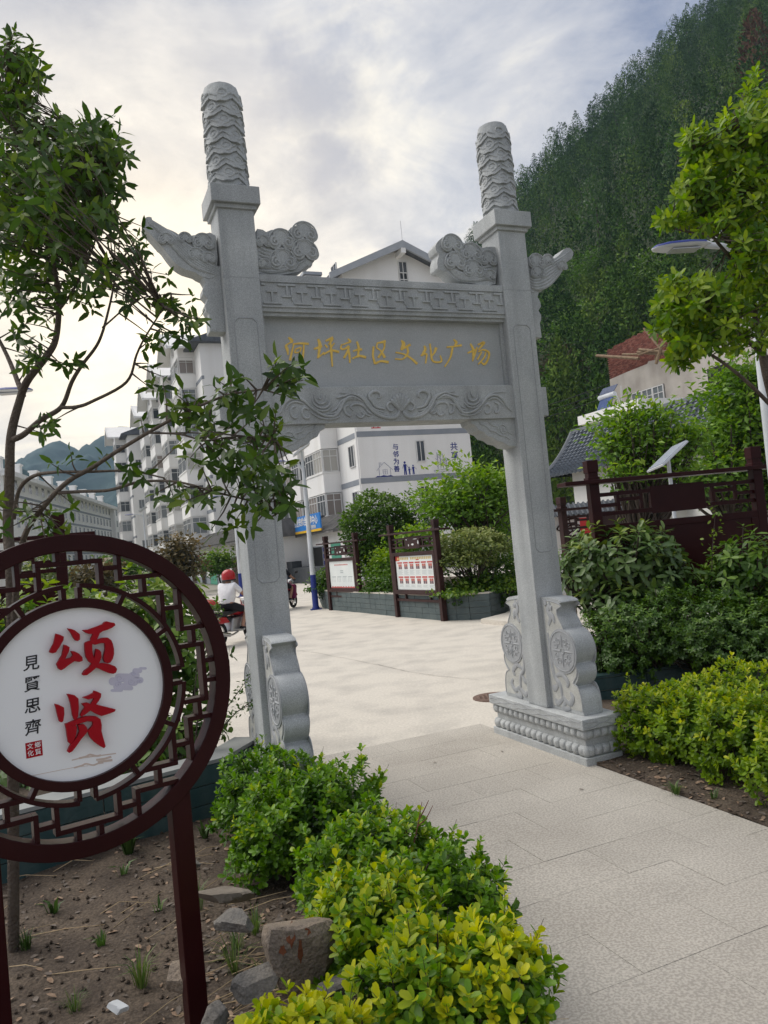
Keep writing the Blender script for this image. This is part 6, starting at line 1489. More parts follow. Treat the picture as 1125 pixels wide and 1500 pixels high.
tree('osmanthus_tree', 'slender dark leaved tree behind the round sign, its branches crossing the left gate post', 'tree', tb, limbs, tips, dirs, L_OSM, T_LANCE, .056, 6, bark=BARK, twig=.0035, singles=300, open_=(25, 100), droop=.26, tint=(.12, .62), young=.22, spread=1.25, jit=.35)

# ---------------------------------------------------------------- bright tree at the right edge
rb_ = np.array([gp(1190, 1050)[0] * .92, 5.6, .0])
limbs = [
    (limb([rb_, at(1165, 760, 5.5), at(1140, 620, 5.4), at(1122, 545, 5.3), at(1112, 490, 5.3), at(1098, 420, 5.3), at(1095, 340, 5.3), at(1100, 240, 5.3)]), .045, .010),
    (limb([at(1135, 600, 5.4), at(1095, 560, 5.2), at(1050, 525, 5.1), at(1010, 505, 5.0), at(985, 500, 5.0)]), .016, .005),
    (limb([at(1118, 520, 5.3), at(1070, 480, 5.1), at(1030, 455, 5.0), at(1000, 450, 5.0)]), .014, .004),
    (limb([at(1102, 440, 5.3), at(1075, 385, 5.2), at(1040, 340, 5.1), at(1020, 290, 5.1), at(1018, 220, 5.1)]), .016, .005),
    (limb([at(1098, 400, 5.3), at(1060, 350, 5.1), at(1010, 340, 5.0), at(985, 335, 5.0)]), .011, .004),
    (limb([at(1096, 330, 5.3), at(1080, 260, 5.2), at(1065, 200, 5.2)]), .011, .004),
    (limb([at(1120, 540, 5.3), at(1160, 440, 5.3), at(1180, 300, 5.3)]), .02, .006)]
tips, dirs = px_tips([
    (1020, 225, 20, 42, 5.1, .2, 49), (1065, 225, 28, 62, 5.2, .3, 95), (1110, 200, 35, 90, 5.3, .4, 161), (1140, 280, 40, 120, 5.4, .5, 132), (1030, 290, 45, 45, 5.1, .3, 104), (1085, 310, 50, 60, 5.2, .4, 151),
    (985, 322, 26, 12, 5.0, .2, 22), (1075, 380, 40, 30, 5.1, .3, 56), (1110, 400, 36, 60, 5.3, .4, 87), (1000, 432, 40, 34, 5.0, .3, 87), (1055, 440, 45, 34, 5.1, .3, 87), (985, 480, 28, 26, 5.0, .2, 49), (1040, 490, 50, 24, 5.0, .25, 64), (1000, 525, 22, 14, 5.0, .15, 20), (1100, 490, 30, 30, 5.2, .3, 22), (1150, 430, 40, 90, 5.4, .4, 76)])
uv_, _z = proj(tips); kp = ~((uv_[:, 0] > 955) & (uv_[:, 0] < 1078) & (uv_[:, 1] > 340) & (uv_[:, 1] < 404)); tips, dirs = tips[kp], dirs[kp]
tree('privet_tree', 'bright yellow green leafy tree reaching in from the right picture edge', 'tree', rb_, limbs, tips, dirs, L_BRIGHT, T_OBL, .066, 8, bark=BARK, twig=.0035, singles=300, open_=(25, 95), droop=.10, tint=(.1, .7), young=.40, spread=.8)

# ---------------------------------------------------------------- left hedge along the path (boxwood)
def bl(px, py, Y, rx, ry, rz): return (at(px, py, Y), (rx, ry, rz))
def gnd(b): return np.array([b[0][0], b[0][1], .02])
HEDGE = [
    ('dark green clipped shrub at the far end of the left hedge beside the gate post', [bl(395, 1170, 5.35, .42, .36, .36)], (.05, .40), .12, 1.0),
    ('dense green shrub with yellowed leaves, second from the gate post in the left hedge', [bl(455, 1195, 4.85, .46, .34, .33), bl(395, 1235, 4.75, .26, .26, .26)], (.10, .5), .18, 1.0),
    ('leafy shrub in the middle of the left hedge where the bare twig stands', [bl(560, 1260, 4.1, .36, .34, .27), bl(500, 1285, 4.0, .28, .28, .24)], (.12, .5), .22, 1.),
    ('bushy shrub on the path side of the left hedge opposite the pedestal', [bl(648, 1325, 3.45, .25, .30, .23)], (.12, .48), .22, 1.),
    ('yellow green shrub in front of the large rusty rock in the left hedge', [bl(545, 1365, 3.2, .26, .30, .24), bl(490, 1345, 3.35, .15, .2, .17)], (.22, .6), .30, 1.05),
    ('bright yellow tipped shrub nearest the path at the bottom of the left hedge', [bl(708, 1440, 2.68, .20, .22, .20)], (.30, .7), .42, 1.1),
    ('tall yellow green shrub at the bottom centre of the left hedge', [bl(610, 1465, 2.62, .24, .22, .22)], (.26, .62), .36, 1.1),
    ('low yellow leaved shrub at the bottom picture edge below the rocks', [bl(420, 1535, 2.42, .22, .14, .13)], (.50, .85), .30, 1.1),
]
for lab, blobs, tint, young, sc in HEDGE:
    blobs = [(c + np.array([.03, 0, -.02]), (r[0] * .95, r[1] * 1.06, r[2] * .96)) for c, r in blobs]; b = gnd(blobs[0]); b[2] = lz(b[0], b[1]) - .01
    area = sum(r[0] * r[1] + r[1] * r[2] + r[0] * r[2] for c, r in blobs)
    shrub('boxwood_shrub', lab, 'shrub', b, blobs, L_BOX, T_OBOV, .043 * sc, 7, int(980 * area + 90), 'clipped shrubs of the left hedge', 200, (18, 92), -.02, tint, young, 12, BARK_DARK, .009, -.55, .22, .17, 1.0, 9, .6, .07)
RH = [
    ('bright green clipped shrub against the lotus pedestal on the right', [bl(968, 1058, 6.5, .40, .38, .31)]),
    ('clipped shrub with yellow tips in the middle of the right hedge', [bl(1045, 1068, 6.1, .42, .40, .31)]),
    ('clipped bright shrub at the right picture edge above the leaf litter', [bl(1115, 1082, 5.7, .42, .42, .36)]),
    ('clipped shrub in the back row of the right hedge by the planter wall', [bl(1075, 1030, 7.0, .55, .40, .34)]),
    ('clipped shrub of the right hedge cut off by the picture edge', [bl(1190, 1120, 5.2, .42, .42, .36)])]
for lab, blobs in RH:
    b = gnd(blobs[0])
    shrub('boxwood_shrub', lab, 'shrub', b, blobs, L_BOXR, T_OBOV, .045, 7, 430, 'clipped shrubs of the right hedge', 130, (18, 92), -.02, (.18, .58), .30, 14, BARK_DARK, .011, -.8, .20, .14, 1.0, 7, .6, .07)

# ---------------------------------------------------------------- shrubs in the right planter
bb = np.array([at(908, 955, 9.9)[0], 9.9, .24])
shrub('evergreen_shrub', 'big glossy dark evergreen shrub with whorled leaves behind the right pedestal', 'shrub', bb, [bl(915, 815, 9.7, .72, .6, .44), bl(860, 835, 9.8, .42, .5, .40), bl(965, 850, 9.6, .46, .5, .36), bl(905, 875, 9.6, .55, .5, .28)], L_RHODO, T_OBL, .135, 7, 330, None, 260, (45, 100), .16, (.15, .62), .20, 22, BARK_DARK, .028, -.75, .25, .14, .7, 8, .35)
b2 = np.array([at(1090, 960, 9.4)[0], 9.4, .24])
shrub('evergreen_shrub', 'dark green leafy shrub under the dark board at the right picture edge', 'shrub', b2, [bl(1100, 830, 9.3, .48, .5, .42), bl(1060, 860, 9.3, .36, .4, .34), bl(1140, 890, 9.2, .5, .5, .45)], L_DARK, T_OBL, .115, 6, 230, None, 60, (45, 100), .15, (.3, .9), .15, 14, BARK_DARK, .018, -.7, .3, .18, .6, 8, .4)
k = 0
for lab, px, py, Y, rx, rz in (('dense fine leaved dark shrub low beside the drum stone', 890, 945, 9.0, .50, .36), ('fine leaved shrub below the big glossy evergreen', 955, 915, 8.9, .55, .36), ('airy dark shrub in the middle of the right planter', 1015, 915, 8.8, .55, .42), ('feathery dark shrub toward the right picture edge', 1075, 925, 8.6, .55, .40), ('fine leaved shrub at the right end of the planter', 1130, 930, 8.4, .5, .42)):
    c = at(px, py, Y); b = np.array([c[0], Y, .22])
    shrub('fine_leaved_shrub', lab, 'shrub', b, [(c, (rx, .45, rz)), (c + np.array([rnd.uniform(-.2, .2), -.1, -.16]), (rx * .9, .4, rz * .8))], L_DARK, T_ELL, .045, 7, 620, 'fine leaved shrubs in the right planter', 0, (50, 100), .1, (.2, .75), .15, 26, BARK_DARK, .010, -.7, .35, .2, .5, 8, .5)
# a single feathery shoot
p0 = at(1043, 905, 9.2); q0_ = at(1048, 745, 9.2); sho = empty('tall_shoot', (p0[0], 9.2, .24), 0, 'tall feathery green shoot standing against the dark board', 'plant')
S = [np.array([0, 0, 0])] + [np.array(at(1043 + 6 * t - 3 * math.sin(3 * t), 905 - 160 * t, 9.2)) - np.array(sho.location) for t in np.linspace(0, 1, 12)]
MB().tube(S, list(np.linspace(.010, .003, len(S))), 5).build('stem', BARK_DARK, sho)
L = Leaves(); P_ = np.array([s for s in S[2:] for _ in range(9)]) + np.array(sho.location) + rng.normal(0, .05, (99 + 0, 3))[:len(S[2:]) * 9]; L.scatter(P_, .055, .4, (.4, .9)); L.build(sho, L_MID, T_ELL, 'foliage')

# ---------------------------------------------------------------- middle distance trees
def simple_tree(name, lab, base, trunk, blobs, m, n, size, tint=(.1, .7), tmpl=T_WIDE, zmin=-.8, bark=BARK_DARK, r0=.07, stems=7, lump=.2, group=None, cat='tree', shell=.35, up=.45, inner=.3):
    root = empty(name, base, 0, lab, cat, group); o = np.array(root.location); L = Leaves(); tot = sum(r[0] * r[1] + r[1] * r[2] + r[0] * r[2] for c, r in blobs); ends = []
    for c, r in blobs:
        c = np.array(c); k = int(n * (r[0] * r[1] + r[1] * r[2] + r[0] * r[2]) / tot)
        kt = max(8, k // 12); p, d = ell_points(kt, c, r, zmin, shell, lump)
        P_ = np.repeat(p, 12, 0)[:k * 2]; D = np.repeat(d, 12, 0)[:k * 2]; P_ = P_ + rng.normal(0, 1, P_.shape) * np.array([1, 1, .6]) * (size * (1.5 if shell > .2 else .9)); P_[:, 2] = np.maximum(P_[:, 2], root.location[2] + .1 + .1 * rng.random(len(P_)))
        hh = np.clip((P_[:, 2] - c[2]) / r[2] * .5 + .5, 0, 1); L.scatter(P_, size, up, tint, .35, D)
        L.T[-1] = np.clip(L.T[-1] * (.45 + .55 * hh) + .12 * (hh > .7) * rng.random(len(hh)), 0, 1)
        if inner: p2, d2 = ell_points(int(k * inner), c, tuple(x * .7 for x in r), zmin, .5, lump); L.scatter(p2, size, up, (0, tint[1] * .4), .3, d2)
        ends += [p[i] for i in range(0, len(p), max(1, len(p) // stems))]
    T0 = [np.array([0, 0, 0.])] + [np.array(t) - o for t in trunk]
    MB().tube(smoothline(T0, 4), list(np.linspace(r0, r0 * .55, (len(T0) - 1) * 4 + 1)) if len(T0) > 2 else [r0, r0 * .6], 8).build('trunk', bark, root, 1.)
    mb = MB(); tp = T0[-1]
    for e in ends: e = np.array(e) - o; s = T0[-1] * rnd.uniform(.7, 1.); mb.tube(smoothline([s, s * .5 + e * .5 + rng.normal(0, .12, 3), e], 3), list(np.linspace(r0 * .45, r0 * .1, 7)), 5)
    w = mb.build('branch', bark, root, 1.); w['kind'] = 'stuff'
    L.build(root, m, tmpl, 'crown'); return root
def ba(px, Y, z=.0): p = at(px, 800, Y); return np.array([p[0], Y, z])
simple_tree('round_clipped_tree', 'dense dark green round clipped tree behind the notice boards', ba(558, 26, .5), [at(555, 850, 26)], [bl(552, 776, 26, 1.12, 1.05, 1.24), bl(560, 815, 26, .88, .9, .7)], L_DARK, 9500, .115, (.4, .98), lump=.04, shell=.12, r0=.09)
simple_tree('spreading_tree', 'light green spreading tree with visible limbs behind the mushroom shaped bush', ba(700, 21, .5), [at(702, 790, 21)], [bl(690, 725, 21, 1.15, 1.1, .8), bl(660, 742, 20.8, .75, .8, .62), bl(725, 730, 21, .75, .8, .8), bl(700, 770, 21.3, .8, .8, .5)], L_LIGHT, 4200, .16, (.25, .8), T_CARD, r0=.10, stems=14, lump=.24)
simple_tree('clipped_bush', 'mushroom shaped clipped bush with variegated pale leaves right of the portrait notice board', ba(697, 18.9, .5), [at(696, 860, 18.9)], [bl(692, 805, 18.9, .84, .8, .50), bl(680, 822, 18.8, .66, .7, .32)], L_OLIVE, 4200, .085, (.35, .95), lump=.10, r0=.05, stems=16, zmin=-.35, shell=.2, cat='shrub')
for lab, px, py, Y, rx, rz, m, n in (
        ('dark green hedge shrub at the left end of the centre planter', 477, 862, 26.3, .42, .55, L_DARK, 1500), ('dark conifer-like shrub between the two notice boards', 562, 862, 22.6, .42, .5, L_DARK, 2000), ('yellow green shrub between the notice boards', 568, 838, 23.2, .62, .62, L_LIGHT, 1500),
        ('low green hedge shrub right of the portrait board', 672, 878, 18.6, .48, .34, L_MID, 1400), ('low dark hedge shrub below the mushroom bush', 705, 868, 18.9, .62, .40, L_DARK, 1700), ('bright low shrub at the right end of the centre planter', 743, 872, 18.8, .42, .34, L_MID, 1200), ('green shrub right behind the mushroom bush', 735, 838, 20., .62, .62, L_MID, 1600),
        ('pale green shrub showing through the notice board lattice', 612, 800, 22.5, .75, .55, L_LIGHT, 1500), ('bluish green small tree behind the round tree', 612, 765, 26, .75, .95, L_DARK, 1500), ('dark shrub behind the portrait board', 610, 850, 21.5, .9, .55, L_DARK, 1600)):
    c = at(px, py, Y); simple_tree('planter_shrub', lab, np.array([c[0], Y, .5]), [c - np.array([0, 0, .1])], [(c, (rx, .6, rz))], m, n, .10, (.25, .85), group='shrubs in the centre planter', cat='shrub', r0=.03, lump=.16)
# right: multi-stemmed tree and the taller one behind
simple_tree('multi_stemmed_tree', 'light green multi-stemmed tree above the dark board, in front of the tiled roof', ba(935, 14.5, .2), [at(932, 790, 14.5)], [bl(936, 622, 14.5, .60, .6, .36), bl(905, 655, 14.4, .30, .4, .28), bl(962, 662, 14.4, .50, .5, .40), bl(918, 697, 14.2, .28, .4, .2), bl(985, 695, 14.5, .34, .4, .32), bl(1002, 645, 14.6, .34, .4, .36)], L_LIGHT, 3300, .13, (.15, .8), T_CARD, r0=.07, stems=22, lump=.26, shell=.45)
simple_tree('camphor_tree', 'tall light green drooping tree beside the unfinished house at the right edge', ba(1075, 20, .2), [at(1070, 760, 20)], [bl(1085, 575, 20, .75, .8, .85), bl(1070, 632, 19.8, .72, .8, .7), bl(1118, 640, 20, .9, .9, 1.0), bl(1068, 692, 19.8, .85, .8, .6), bl(1022, 700, 19.5, .38, .5, .32), bl(1125, 720, 20, .9, .9, .7)], L_LIGHT, 7600, .19, (.1, .75), T_CARD, r0=.14, stems=14, lump=.28, shell=.4, up=.1)
# left street trees
simple_tree('street_tree', 'small round topped willow-like street tree before the green shutter', ba(322, 50, 0), [at(322, 850, 50), at(320, 835, 50)], [bl(318, 822, 50, .82, .8, .62), bl(318, 832, 50, .7, .7, .5)], L_MID, 1500, .22, (.3, .9), r0=.07, group='street trees before the shops')
simple_tree('street_tree', 'reddish bronze leaved bushy street tree left of the willow-like one', ba(264, 44, 0), [at(262, 850, 44)], [bl(262, 812, 44, .9, .9, .95), bl(262, 834, 44, 1.0, .9, .6)], L_RED, 1900, .24, (.2, .9), r0=.08, group='street trees before the shops')
for lab, px, py, Y, rx, rz, m in (('dark street tree seen between the sign bars at the top of the ring', 180, 838, 46, 1.2, 1.1, L_DARK), ('bronze street tree behind the top of the round sign', 140, 850, 42, 1.1, .9, L_RED), ('olive street tree behind the left of the round sign', 60, 850, 42, 1.3, 1.0, L_OLIVE)):
    simple_tree('street_tree', lab, ba(px, Y, 0), [at(px, 862, Y)], [bl(px, py, Y, rx, rx, rz)], m, 1200, .26, (.2, .8), r0=.08, group='street trees before the shops')
# broad leaved shrubs behind the round sign
for lab, px, py, Y, rx, rz, m, n in (('broad leaved yellow green shrub behind the top right of the sign ring', 215, 905, 7.4, .62, .42, L_MID, 150), ('broad leaved shrub behind the right of the sign ring', 252, 980, 7.0, .42, .48, L_DARK, 120), ('broad leaved shrub behind the white disc', 130, 930, 7.6, .70, .45, L_MID, 150), ('broad leaved shrub low behind the sign by the planter wall', 225, 1085, 6.6, .55, .30, L_DARK, 110), ('leafy shrub behind the left of the sign', 20, 960, 7.0, .8, .6, L_MID, 140), ('low shrub behind the bottom of the disc', 110, 1120, 6.2, .7, .25, L_DARK, 100)):
    c = at(px, py, Y); shrub('broad_leaved_shrub', lab, 'shrub', np.array([c[0], Y, .38]), [(c, (rx, .4, rz))], m, T_ELL, .095, 6, n, 'broad leaved shrubs in the left planter', 60, (40, 100), .15, (.3, .9), .2, 10, BARK_DARK, .012, -.8, .35, .2, .6, 7, .4)
# thin leafy sprays between the sign and the post
sp2 = empty('small_leaved_shrub', (at(300, 1100, 6.3)[0], 6.3, .38), 0, 'thin shrub sending small leaved sprays up beside the left gate post', 'shrub'); o_ = np.array(sp2.location)
mb = MB(); L = Leaves()
for pp in ([(300, 1110), (325, 1050), (350, 1012), (376, 978)], [(300, 1110), (335, 1055), (372, 1025), (388, 1015)], [(290, 1100), (310, 1030), (316, 1000)], [(285, 1100), (300, 960), (318, 905), (322, 880)], [(280, 1080), (292, 940), (300, 900)], [(295, 1110), (345, 1045), (380, 1030)]):
    S = smoothline([at(x, y, 6.3 - .02 * i) - o_ for i, (x, y) in enumerate(pp)], 8); mb.tube(S, list(np.linspace(.006, .0015, len(S))), 4); P_ = np.array([s for s in S[4:] for _ in range(5)]) + o_ + rng.normal(0, .022, ((len(S) - 4) * 5, 3)); L.scatter(P_, .034, .5, (.15, .7))
w = mb.build('stem', BARK_DARK, sp2); w['kind'] = 'stuff'; L.build(sp2, L_DARK, T_ELL, 'foliage')

# ---------------------------------------------------------------- the forested hillside
def conifer_cards(base, h, r, n, L, tint, top=.12):
    t = top * 0 + rng.random(n) ** .8; ang = rng.random(n) * 6.28; lay = np.sin(t * 26 + rng.random() * 6) * .12 + 1
    rad = r * (1 - t) ** rnd.uniform(.38, .75) * np.sqrt(.25 + .75 * rng.random(n)) * lay * (1 + .3 * np.sin(ang * 3 + rng.random() * 6))
    out = np.stack([np.cos(ang), np.sin(ang), np.zeros(n)], -1); P = np.array(base) + out * rad[:, None] + np.stack([0 * t, 0 * t, h * (.12 + .88 * t)], -1)
    X = unit(rng.normal(0, .6, (n, 3)) + np.array([0, 0, .75]) + out * .25); Z = unit(np.array([0, 0, .55]) + out + rng.normal(0, .4, (n, 3))); Z = unit(Z - X * np.sum(X * Z, 1, keepdims=True))
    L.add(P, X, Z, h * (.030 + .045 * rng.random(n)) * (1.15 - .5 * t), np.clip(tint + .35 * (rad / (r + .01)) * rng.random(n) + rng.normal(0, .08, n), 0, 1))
forest = empty('forest', (60, 150, 60), 0, 'dense dark pine forest covering the steep hillside', 'forest'); forest['kind'] = 'stuff'
Lf = Leaves(); nt_ = 0
for Y in np.arange(62, 282, 5.2):
    for X in np.arange(-40, 166, 5.0):
        x, y = X + rnd.uniform(-2, 2), Y + rnd.uniform(-2, 2); z = hz(x, y)
        if z < -3: continue
        uv, zc = proj(np.array([[x, y, z], [x, y, z + 11]]))
        if uv[:, 0].max() < 560 or uv[:, 0].min() > 1340 or uv[:, 1].min() > 720 or uv[:, 1].max() < -260: continue
        h = rnd.uniform(8, 14) * (1.15 if rnd.random() < .15 else 1); d = math.hypot(x, y); n = int(min(1000, max(330, 62000 / d)))
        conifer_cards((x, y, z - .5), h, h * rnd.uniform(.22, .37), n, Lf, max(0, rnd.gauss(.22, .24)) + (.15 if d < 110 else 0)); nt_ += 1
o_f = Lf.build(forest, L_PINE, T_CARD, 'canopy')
print('forest trees', nt_)
def hill_tree(lab, px, py, h, r, m, n, tint, conif=False, Yof=0):
    p = hill_hit(px, py); p[2] = hz(p[0], p[1]); root = empty('hillside_tree', p, 0, lab, 'tree', 'trees that stand out on the hillside'); L = Leaves()
    MB().tube([(0, 0, -.5), (.1, 0, h * .4), (0, .1, h * .75)], [.22, .15, .06], 6).build('trunk', BARK_DARK, root, 1.)
    if conif: conifer_cards(p, h, r, n, L, tint)
    else:
        for k in range(7):
            c = p + np.array([rnd.uniform(-.5, .5) * r, rnd.uniform(-.7, .1) * r, h * rnd.uniform(.5, .85)]); pts, d = ell_points(n // 7, c, (r * .55, r * .55, h * .20), -.8, .35, .2); L.scatter(pts, .42, .4, (tint, tint + .5), .35, d)
    L.build(root, m, T_CARD, 'crown'); return root
for a in (('broad light green tree at the forest foot beside the gate post', 838, 545, 9, 4.2, L_MID, 1900, .15), ('tall olive green tree low on the hillside', 868, 470, 10, 3.6, L_MID, 1700, .05), ('rounded green tree above the brick parapet', 925, 490, 8, 4., L_MID, 1800, .2), ('dark round tree over the power lines', 815, 640, 9, 4., L_DARK, 1600, .3), ('pale green tree at the foot of the slope behind the gate post', 800, 500, 9, 3., L_MID, 1300, .1),
          ('green tree above the block wall', 990, 470, 9, 4., L_DARK, 1500, .4), ('shrubby brownish tree near the roof heater', 822, 590, 7, 3.4, L_RED, 1500, .1), ('dark tree right of the apartment end wall', 715, 700, 10, 4.5, L_DARK, 1900, .3), ('dark broad tree right of the mural wall', 745, 690, 9, 4, L_DARK, 1700, .35), ('dark bush at the hill foot under the beam', 700, 745, 8, 4, L_DARK, 1500, .25)): hill_tree(*a)
for a in (('brown dead conifer at the top right', 1118, 150, 17, 4.2, L_BROWN, 900, .3, True), ('tall pine standing out on the skyline', 1010, 85, 14, 3., L_PINE, 700, .3, True), ('slender pine on the ridge right of the column', 905, 205, 13, 2.6, L_PINE, 600, .3, True), ('lighter pine half way up the slope', 1000, 290, 13, 3.4, L_MID, 900, .0, True), ('light tipped pine left of the bright tree', 880, 370, 14, 3.4, L_MID, 900, .0, True), ('pale pine in the middle of the slope', 930, 250, 13, 3.2, L_MID, 800, .0, True)): hill_tree(*a)
# ---------------------------------------------------------------- rocks, litter, weeds in the soil
def rock(lab, px, py, Y, r, m, seed, z=None, group=None):
    rr = np.random.default_rng(seed); c = at(px, py, Y); mb = MB(); mb.ball((0, 0, 0), (1, 1, 1), 18, 12); V = np.array(mb.v)
    pl = unit(np.concatenate([np.vstack([np.eye(3), -np.eye(3)]) + rr.normal(0, .22, (6, 3)), rr.normal(0, 1, (4, 3))])); dd = np.concatenate([.42 + .25 * rr.random(6), .62 + .2 * rr.random(4)])
    for n_, d_ in zip(pl, dd): s = V @ n_ - d_; V -= np.outer(np.maximum(s, 0), n_)
    V = V * np.array(r) * 1.12 + rr.normal(0, .006, V.shape) * np.mean(r); mb.v = [tuple(v) for v in V]
    o = mb.build('rock', m, None, .25); o.location = (c[0], c[1], c[2]); o.rotation_euler = (rr.uniform(-.3, .3), rr.uniform(-.3, .3), rr.uniform(0, 3)); return tag(o, lab, 'rock', group)
big = rock('large angular grey rock with rust stains beside the hedge', 430, 1388, 3.05, (.165, .13, .15), ROCK_RUST, 6)
q = MB(); bp_ = big.data
def rust_patch(o, cx, cz, w, h, n=14):
    # a stain on the face: a thin flake following the surface towards the camera
    me = o.data; M_ = Matrix.Translation(o.location) @ o.rotation_euler.to_matrix().to_4x4(); Mi = M_.inverted(); eye = Mi @ Vector((0, 0, CAM_H))
    from mathutils.bvhtree import BVHTree
    bv = BVHTree.FromPolygons([v.co for v in me.vertices], [tuple(p.vertices) for p in me.polygons]); out = []
    for k in range(n):
        t = 2 * PI * k / n; px, py = cx + w * math.cos(t) * (1 + .3 * math.sin(3 * t)), cz + h * math.sin(t) * (1 + .25 * math.sin(5 * t + 1)); d = Mi.to_3x3() @ Vector(ray(px, py)).normalized(); hit = bv.ray_cast(eye, d)
        if hit[0] is None: return
        out.append(hit[0] - d * .0015)
    mb = MB(); mb.add(out, [tuple(range(n))]); mb.build('rust_stain', RUST, o)
rust_patch(big, 426, 1368, 6, 18); rust_patch(big, 414, 1392, 5, 7); rust_patch(big, 440, 1392, 3.5, 18); rust_patch(big, 450, 1364, 5, 6)
rock('grey rock half buried below the large rusty rock', 488, 1452, 2.85, (.10, .08, .06), ROCK, 8); rock('flat dark rock left below the rusty rock', 375, 1440, 2.95, (.10, .08, .04), ROCK, 9)
rock('rounded tan rock behind the sign leg', 272, 1432, 2.98, (.10, .08, .06), ROCK_RUST, 12); rock('small white stone near the bottom picture edge', 173, 1476, 2.85, (.045, .03, .022), mat('white stone', (.55, .57, .58), None, 8, .7), 15)
rock('dark slate piece left of the rusty rock', 345, 1350, 3.4, (.12, .07, .04), ROCK, 17); rock('grey rock at the bottom edge by the sign leg', 315, 1490, 2.75, (.07, .05, .035), ROCK, 21); rock('small grey stone on the soil behind the sign leg', 284, 1265, 4.6, (.05, .035, .02), ROCK, 23); rock('low mound of grey stone in the soil by the hedge', 325, 1312, 3.9, (.20, .13, .035), mat('dusty stone', (.22, .19, .155), (.16, .135, .11), 4, .95, .5, 30), 27)
rock('brown stone under the right hedge', 1055, 1105, 6.0, (.10, .08, .06), ROCK, 31)
stn = MB()
for x, y, rx, ry in ((-.05, .05, .012, .05), (.02, .02, .02, .02), (-.01, -.03, .014, .03)): pass
# dead leaves and chips: nobody could count them
def litter(name, label, pts, size, mats_, tmpl, kindname):
    L = [Leaves() for _ in mats_]; n = len(pts); which = rng.integers(0, len(mats_), n)
    for i, m in enumerate(mats_):
        P = pts[which == i]; k = len(P); a = rng.random(k) * 6.28; X = np.stack([np.cos(a), np.sin(a), rng.normal(0, .18, k)], -1); Z = np.stack([rng.normal(0, .3, k), rng.normal(0, .3, k), np.ones(k)], -1); X = unit(X); Z = unit(Z - X * np.sum(X * Z, 1, keepdims=True)); L[i].add(P, X, Z, size * (.25 + 1.15 * rng.random(k) ** 1.5), rng.random(k))
    root = empty(name, tuple(pts.mean(0)), 0, label, kindname); root['kind'] = 'stuff'
    for i, m in enumerate(mats_): L[i].build(root, m, tmpl, 'dead_leaf')
def on_left(n, x0, x1, y0, y1):
    x = rng.uniform(x0, x1, n); y = y0 + (y1 - y0) * rng.random(n); k = x < (.62 - .30 * (y - 2.6)) - .1; x, y = x[k], y[k]
    z = .035 + .6 * bumps(x, y) + .10 * np.maximum(0, 3.4 - y) * .6; return np.stack([x, y, z + .008], -1)
GREYLEAF = mat('grey dead leaf', (.16, .13, .11), (.10, .085, .07), 40, .95)
litter('leaf_litter', 'dry brown leaves scattered over the soil of the left bed', np.concatenate([on_left(2200, -3.2, .6, 2.3, 6.0), on_left(1500, -1.2, .4, 2.5, 4.4)]), .045, [DRY, GREYLEAF, GREYLEAF], T_ELL, 'dead leaves')
a_ = 2.61 + rng.random(2600) ** 1.6 * 1.6; b_ = rng.uniform(-4.5, .78, 2600); P_ = GF.o[None] + GF.a[None] * a_[:, None] + GF.b[None] * b_[:, None]; P_[:, 2] = .033 + bumps(P_[:, 0], P_[:, 1], 2) * .5 + .006
litter('leaf_litter', 'brown leaf and bark litter on the soil under the right hedge', P_, .042, [DRY, GREYLEAF, mat('dark bark chip', (.09, .065, .05), None, 30, .95)], T_ELL, 'dead leaves')
# clods and pebbles
Pc = on_left(1400, -3.2, .5, 2.3, 6.0); mb = MB()
for p in Pc:
    r = rnd.uniform(.006, .02); q = [p + r * np.array(v) * rng.uniform(.6, 1.2, 3) for v in ((1, 0, 0), (-1, 0, 0), (0, 1, 0), (0, -1, 0), (0, 0, .8), (0, 0, -.8))]; mb.add(q, [(0, 2, 4), (2, 1, 4), (1, 3, 4), (3, 0, 4), (2, 0, 5), (1, 2, 5), (3, 1, 5), (0, 3, 5)])
o = mb.build('soil_clods', SOIL); o['kind'] = 'stuff'; tag(o, 'crumbs of soil and grit lying on the left bed', 'soil crumbs')
# straw and twigs
mb = MB()
for i in range(260):
    p = on_left(1, -.9, .3, 2.5, 3.9) if i < 190 else on_left(1, -3, .3, 2.5, 5.8)
    if len(p) == 0: continue
    p = p[0]; a = rnd.gauss(.35, .55); L_ = rnd.uniform(.12, .5); d = np.array([math.cos(a), math.sin(a), 0]); mb.tube([p - d * L_ / 2 + [0, 0, .004], p + [0, 0, rnd.uniform(.01, .06)], p + d * L_ / 2 + [0, 0, rnd.uniform(0, .05)]], [.0022, .0025, .0012], 4)
o = mb.build('dry_stalks', STRAW); o['kind'] = 'stuff'; tag(o, 'dry straw stalks strewn around the rocks', 'straw')
# grass tufts and weeds
def tuft(lab, px, py, n, h, tint, m=GRASS, wide=.02):
    p = gp(px, py); p[2] = lz(p[0], p[1]) if p[0] < 1 else .02; root = empty('grass_tuft', p, 0, lab, 'weed', 'weeds in the soil beds'); mb = Leaves(); V = []; F = []; T = []
    for i in range(n):
        a = rnd.uniform(0, 6.28); l = h * rnd.uniform(.5, 1.1); lean = rnd.uniform(.15, .8); d = np.array([math.cos(a), math.sin(a), 0]); s = np.array([-d[1], d[0], 0]) * l * wide; b = d * rnd.uniform(0, .03); m1 = b + d * l * lean * .35 + np.array([0, 0, l * .55]); e = b + d * l * lean + np.array([0, 0, l * (1 - lean * .55)]); k = len(V)
        V += [b - s, b + s, m1 - s * .8, m1 + s * .8, e]; F += [(k, k + 1, k + 3), (k, k + 3, k + 2), (k + 2, k + 3, k + 4)]; T += [rnd.uniform(*tint)] * 5
    o = link('blade', trimesh('blade', np.array(V), np.array(F), m, np.array(T)), root); o['kind'] = 'stuff'; return root
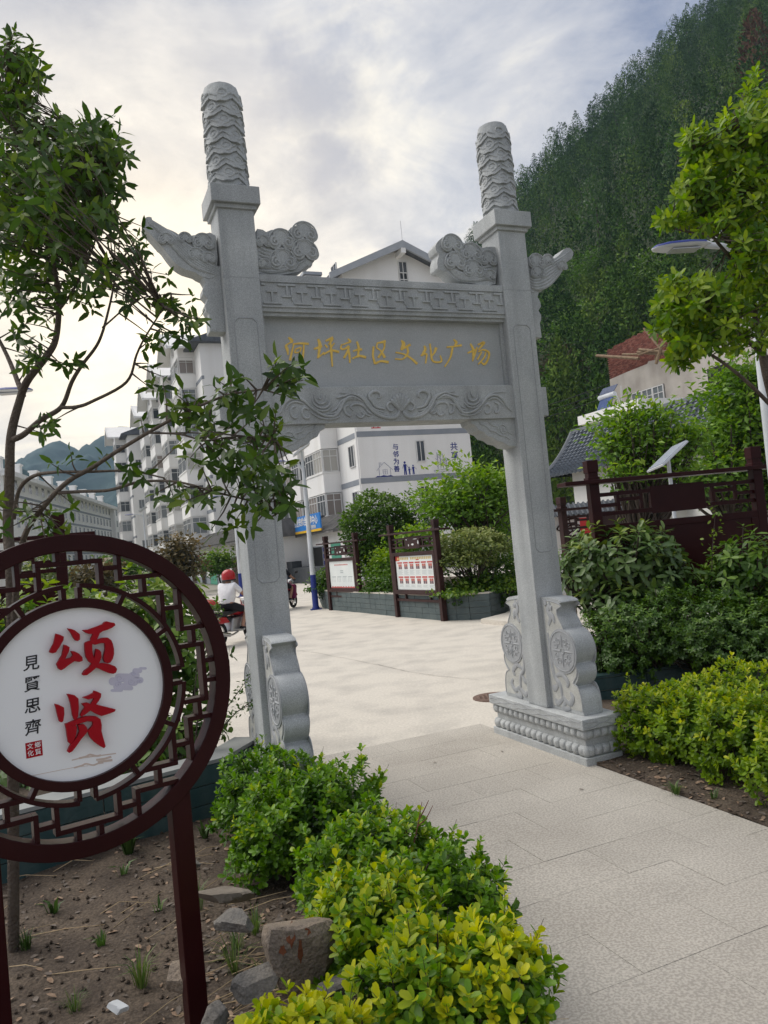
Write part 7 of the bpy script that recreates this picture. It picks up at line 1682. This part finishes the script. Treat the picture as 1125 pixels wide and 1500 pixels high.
for lab, px, py, n, h, tint, w in (('green grass tuft on the soil right of the sign leg', 207, 1452, 46, .20, (.3, .9), .022), ('wilted grey green clump of grass at the left sign leg', 40, 1402, 50, .12, (.0, .4), .03), ('dark leafy weed against the planter wall', 190, 1262, 16, .26, (.0, .3), .10), ('weed seedling on the open soil', 78, 1345, 8, .13, (.1, .4), .12), ('small weed on the soil near the planter wall', 180, 1294, 8, .13, (.3, .6), .10), ('thin grass by the hedge foot', 290, 1345, 40, .20, (.2, .7), .016), ('grass blades between the rocks at the bottom', 345, 1440, 40, .22, (.4, .9), .014), ('grass tuft at the bottom picture edge', 110, 1490, 40, .12, (.3, .8), .02), ('bent grass right of the rusty rock', 400, 1465, 30, .24, (.5, 1.), .014), ('pale grass growing over the rocks', 375, 1378, 36, .16, (.4, .9), .02), ('weed at the edge of the right soil bed', 990, 1168, 22, .12, (.3, .8), .05), ('small weed under the right hedge', 1045, 1175, 14, .10, (.2, .6), .06), ('weed sprouting between leaves in the middle of the left bed', 150, 1395, 14, .10, (.2, .7), .06), ('small green seedling near the middle of the left bed', 235, 1345, 9, .09, (.3, .7), .09), ('grass tuft close to the rusty rock', 350, 1400, 34, .15, (.3, .9), .018), ('low weed in the corner by the hedge and planter wall', 300, 1235, 14, .14, (.1, .5), .07)):
    tuft(lab, px, py, n, h, tint, GRASS, w)
# a bare twig sticking out of the hedge
tw = empty('bare_twig', at(600, 1262, 4.0), 0, 'thin reddish bare twig sticking out of the left hedge over the path', 'twig')
mb = MB(); o_ = np.array(tw.location)
for pp in ([(600, 1262), (612, 1210), (618, 1175)], [(614, 1200), (622, 1185), (628, 1172)], [(612, 1210), (624, 1200), (634, 1180)]): mb.tube([at(x, y, 4.0) - o_ for x, y in pp], [.004, .003, .0015], 5)
mb.build('twig', mat('red twig', (.20, .08, .06), None, 10, .8), tw)
# dead leaves on the paving
for i, (px, py) in enumerate(((848, 1160), (735, 1104), (640, 1120))):
    p = gp(px, py); t = link('fallen_leaf', trimesh('fallen_leaf', T_ELL[0] * .04, T_ELL[1], GREYLEAF)); t.location = (p[0], p[1], .02); t.rotation_euler = (0, 0, i * 1.3); tag(t, ('single dead leaf on the paving below the right pedestal', 'single dead leaf on the paving at the pedestal corner', 'single dead leaf on the paving near the concrete edge')[i], 'leaf')

# ---------------------------------------------------------------- the valley air
hzm = bpy.data.materials.new('haze'); hzm.use_nodes = True; t = hzm.node_tree; t.nodes.remove(t.nodes['Principled BSDF'])
pv = t.nodes.new('ShaderNodeVolumePrincipled'); pv.inputs['Density'].default_value = HAZE_D; pv.inputs['Color'].default_value = (.56, .78, 1., 1); pv.inputs['Anisotropy'].default_value = .0
t.links.new(pv.outputs[0], t.nodes['Material Output'].inputs['Volume'])
o = MB().box(-1300, 1300, -300, 1500, -1.2, 250).build('haze', hzm); o['kind'] = 'stuff'; tag(o, 'thin bluish valley haze', 'haze')
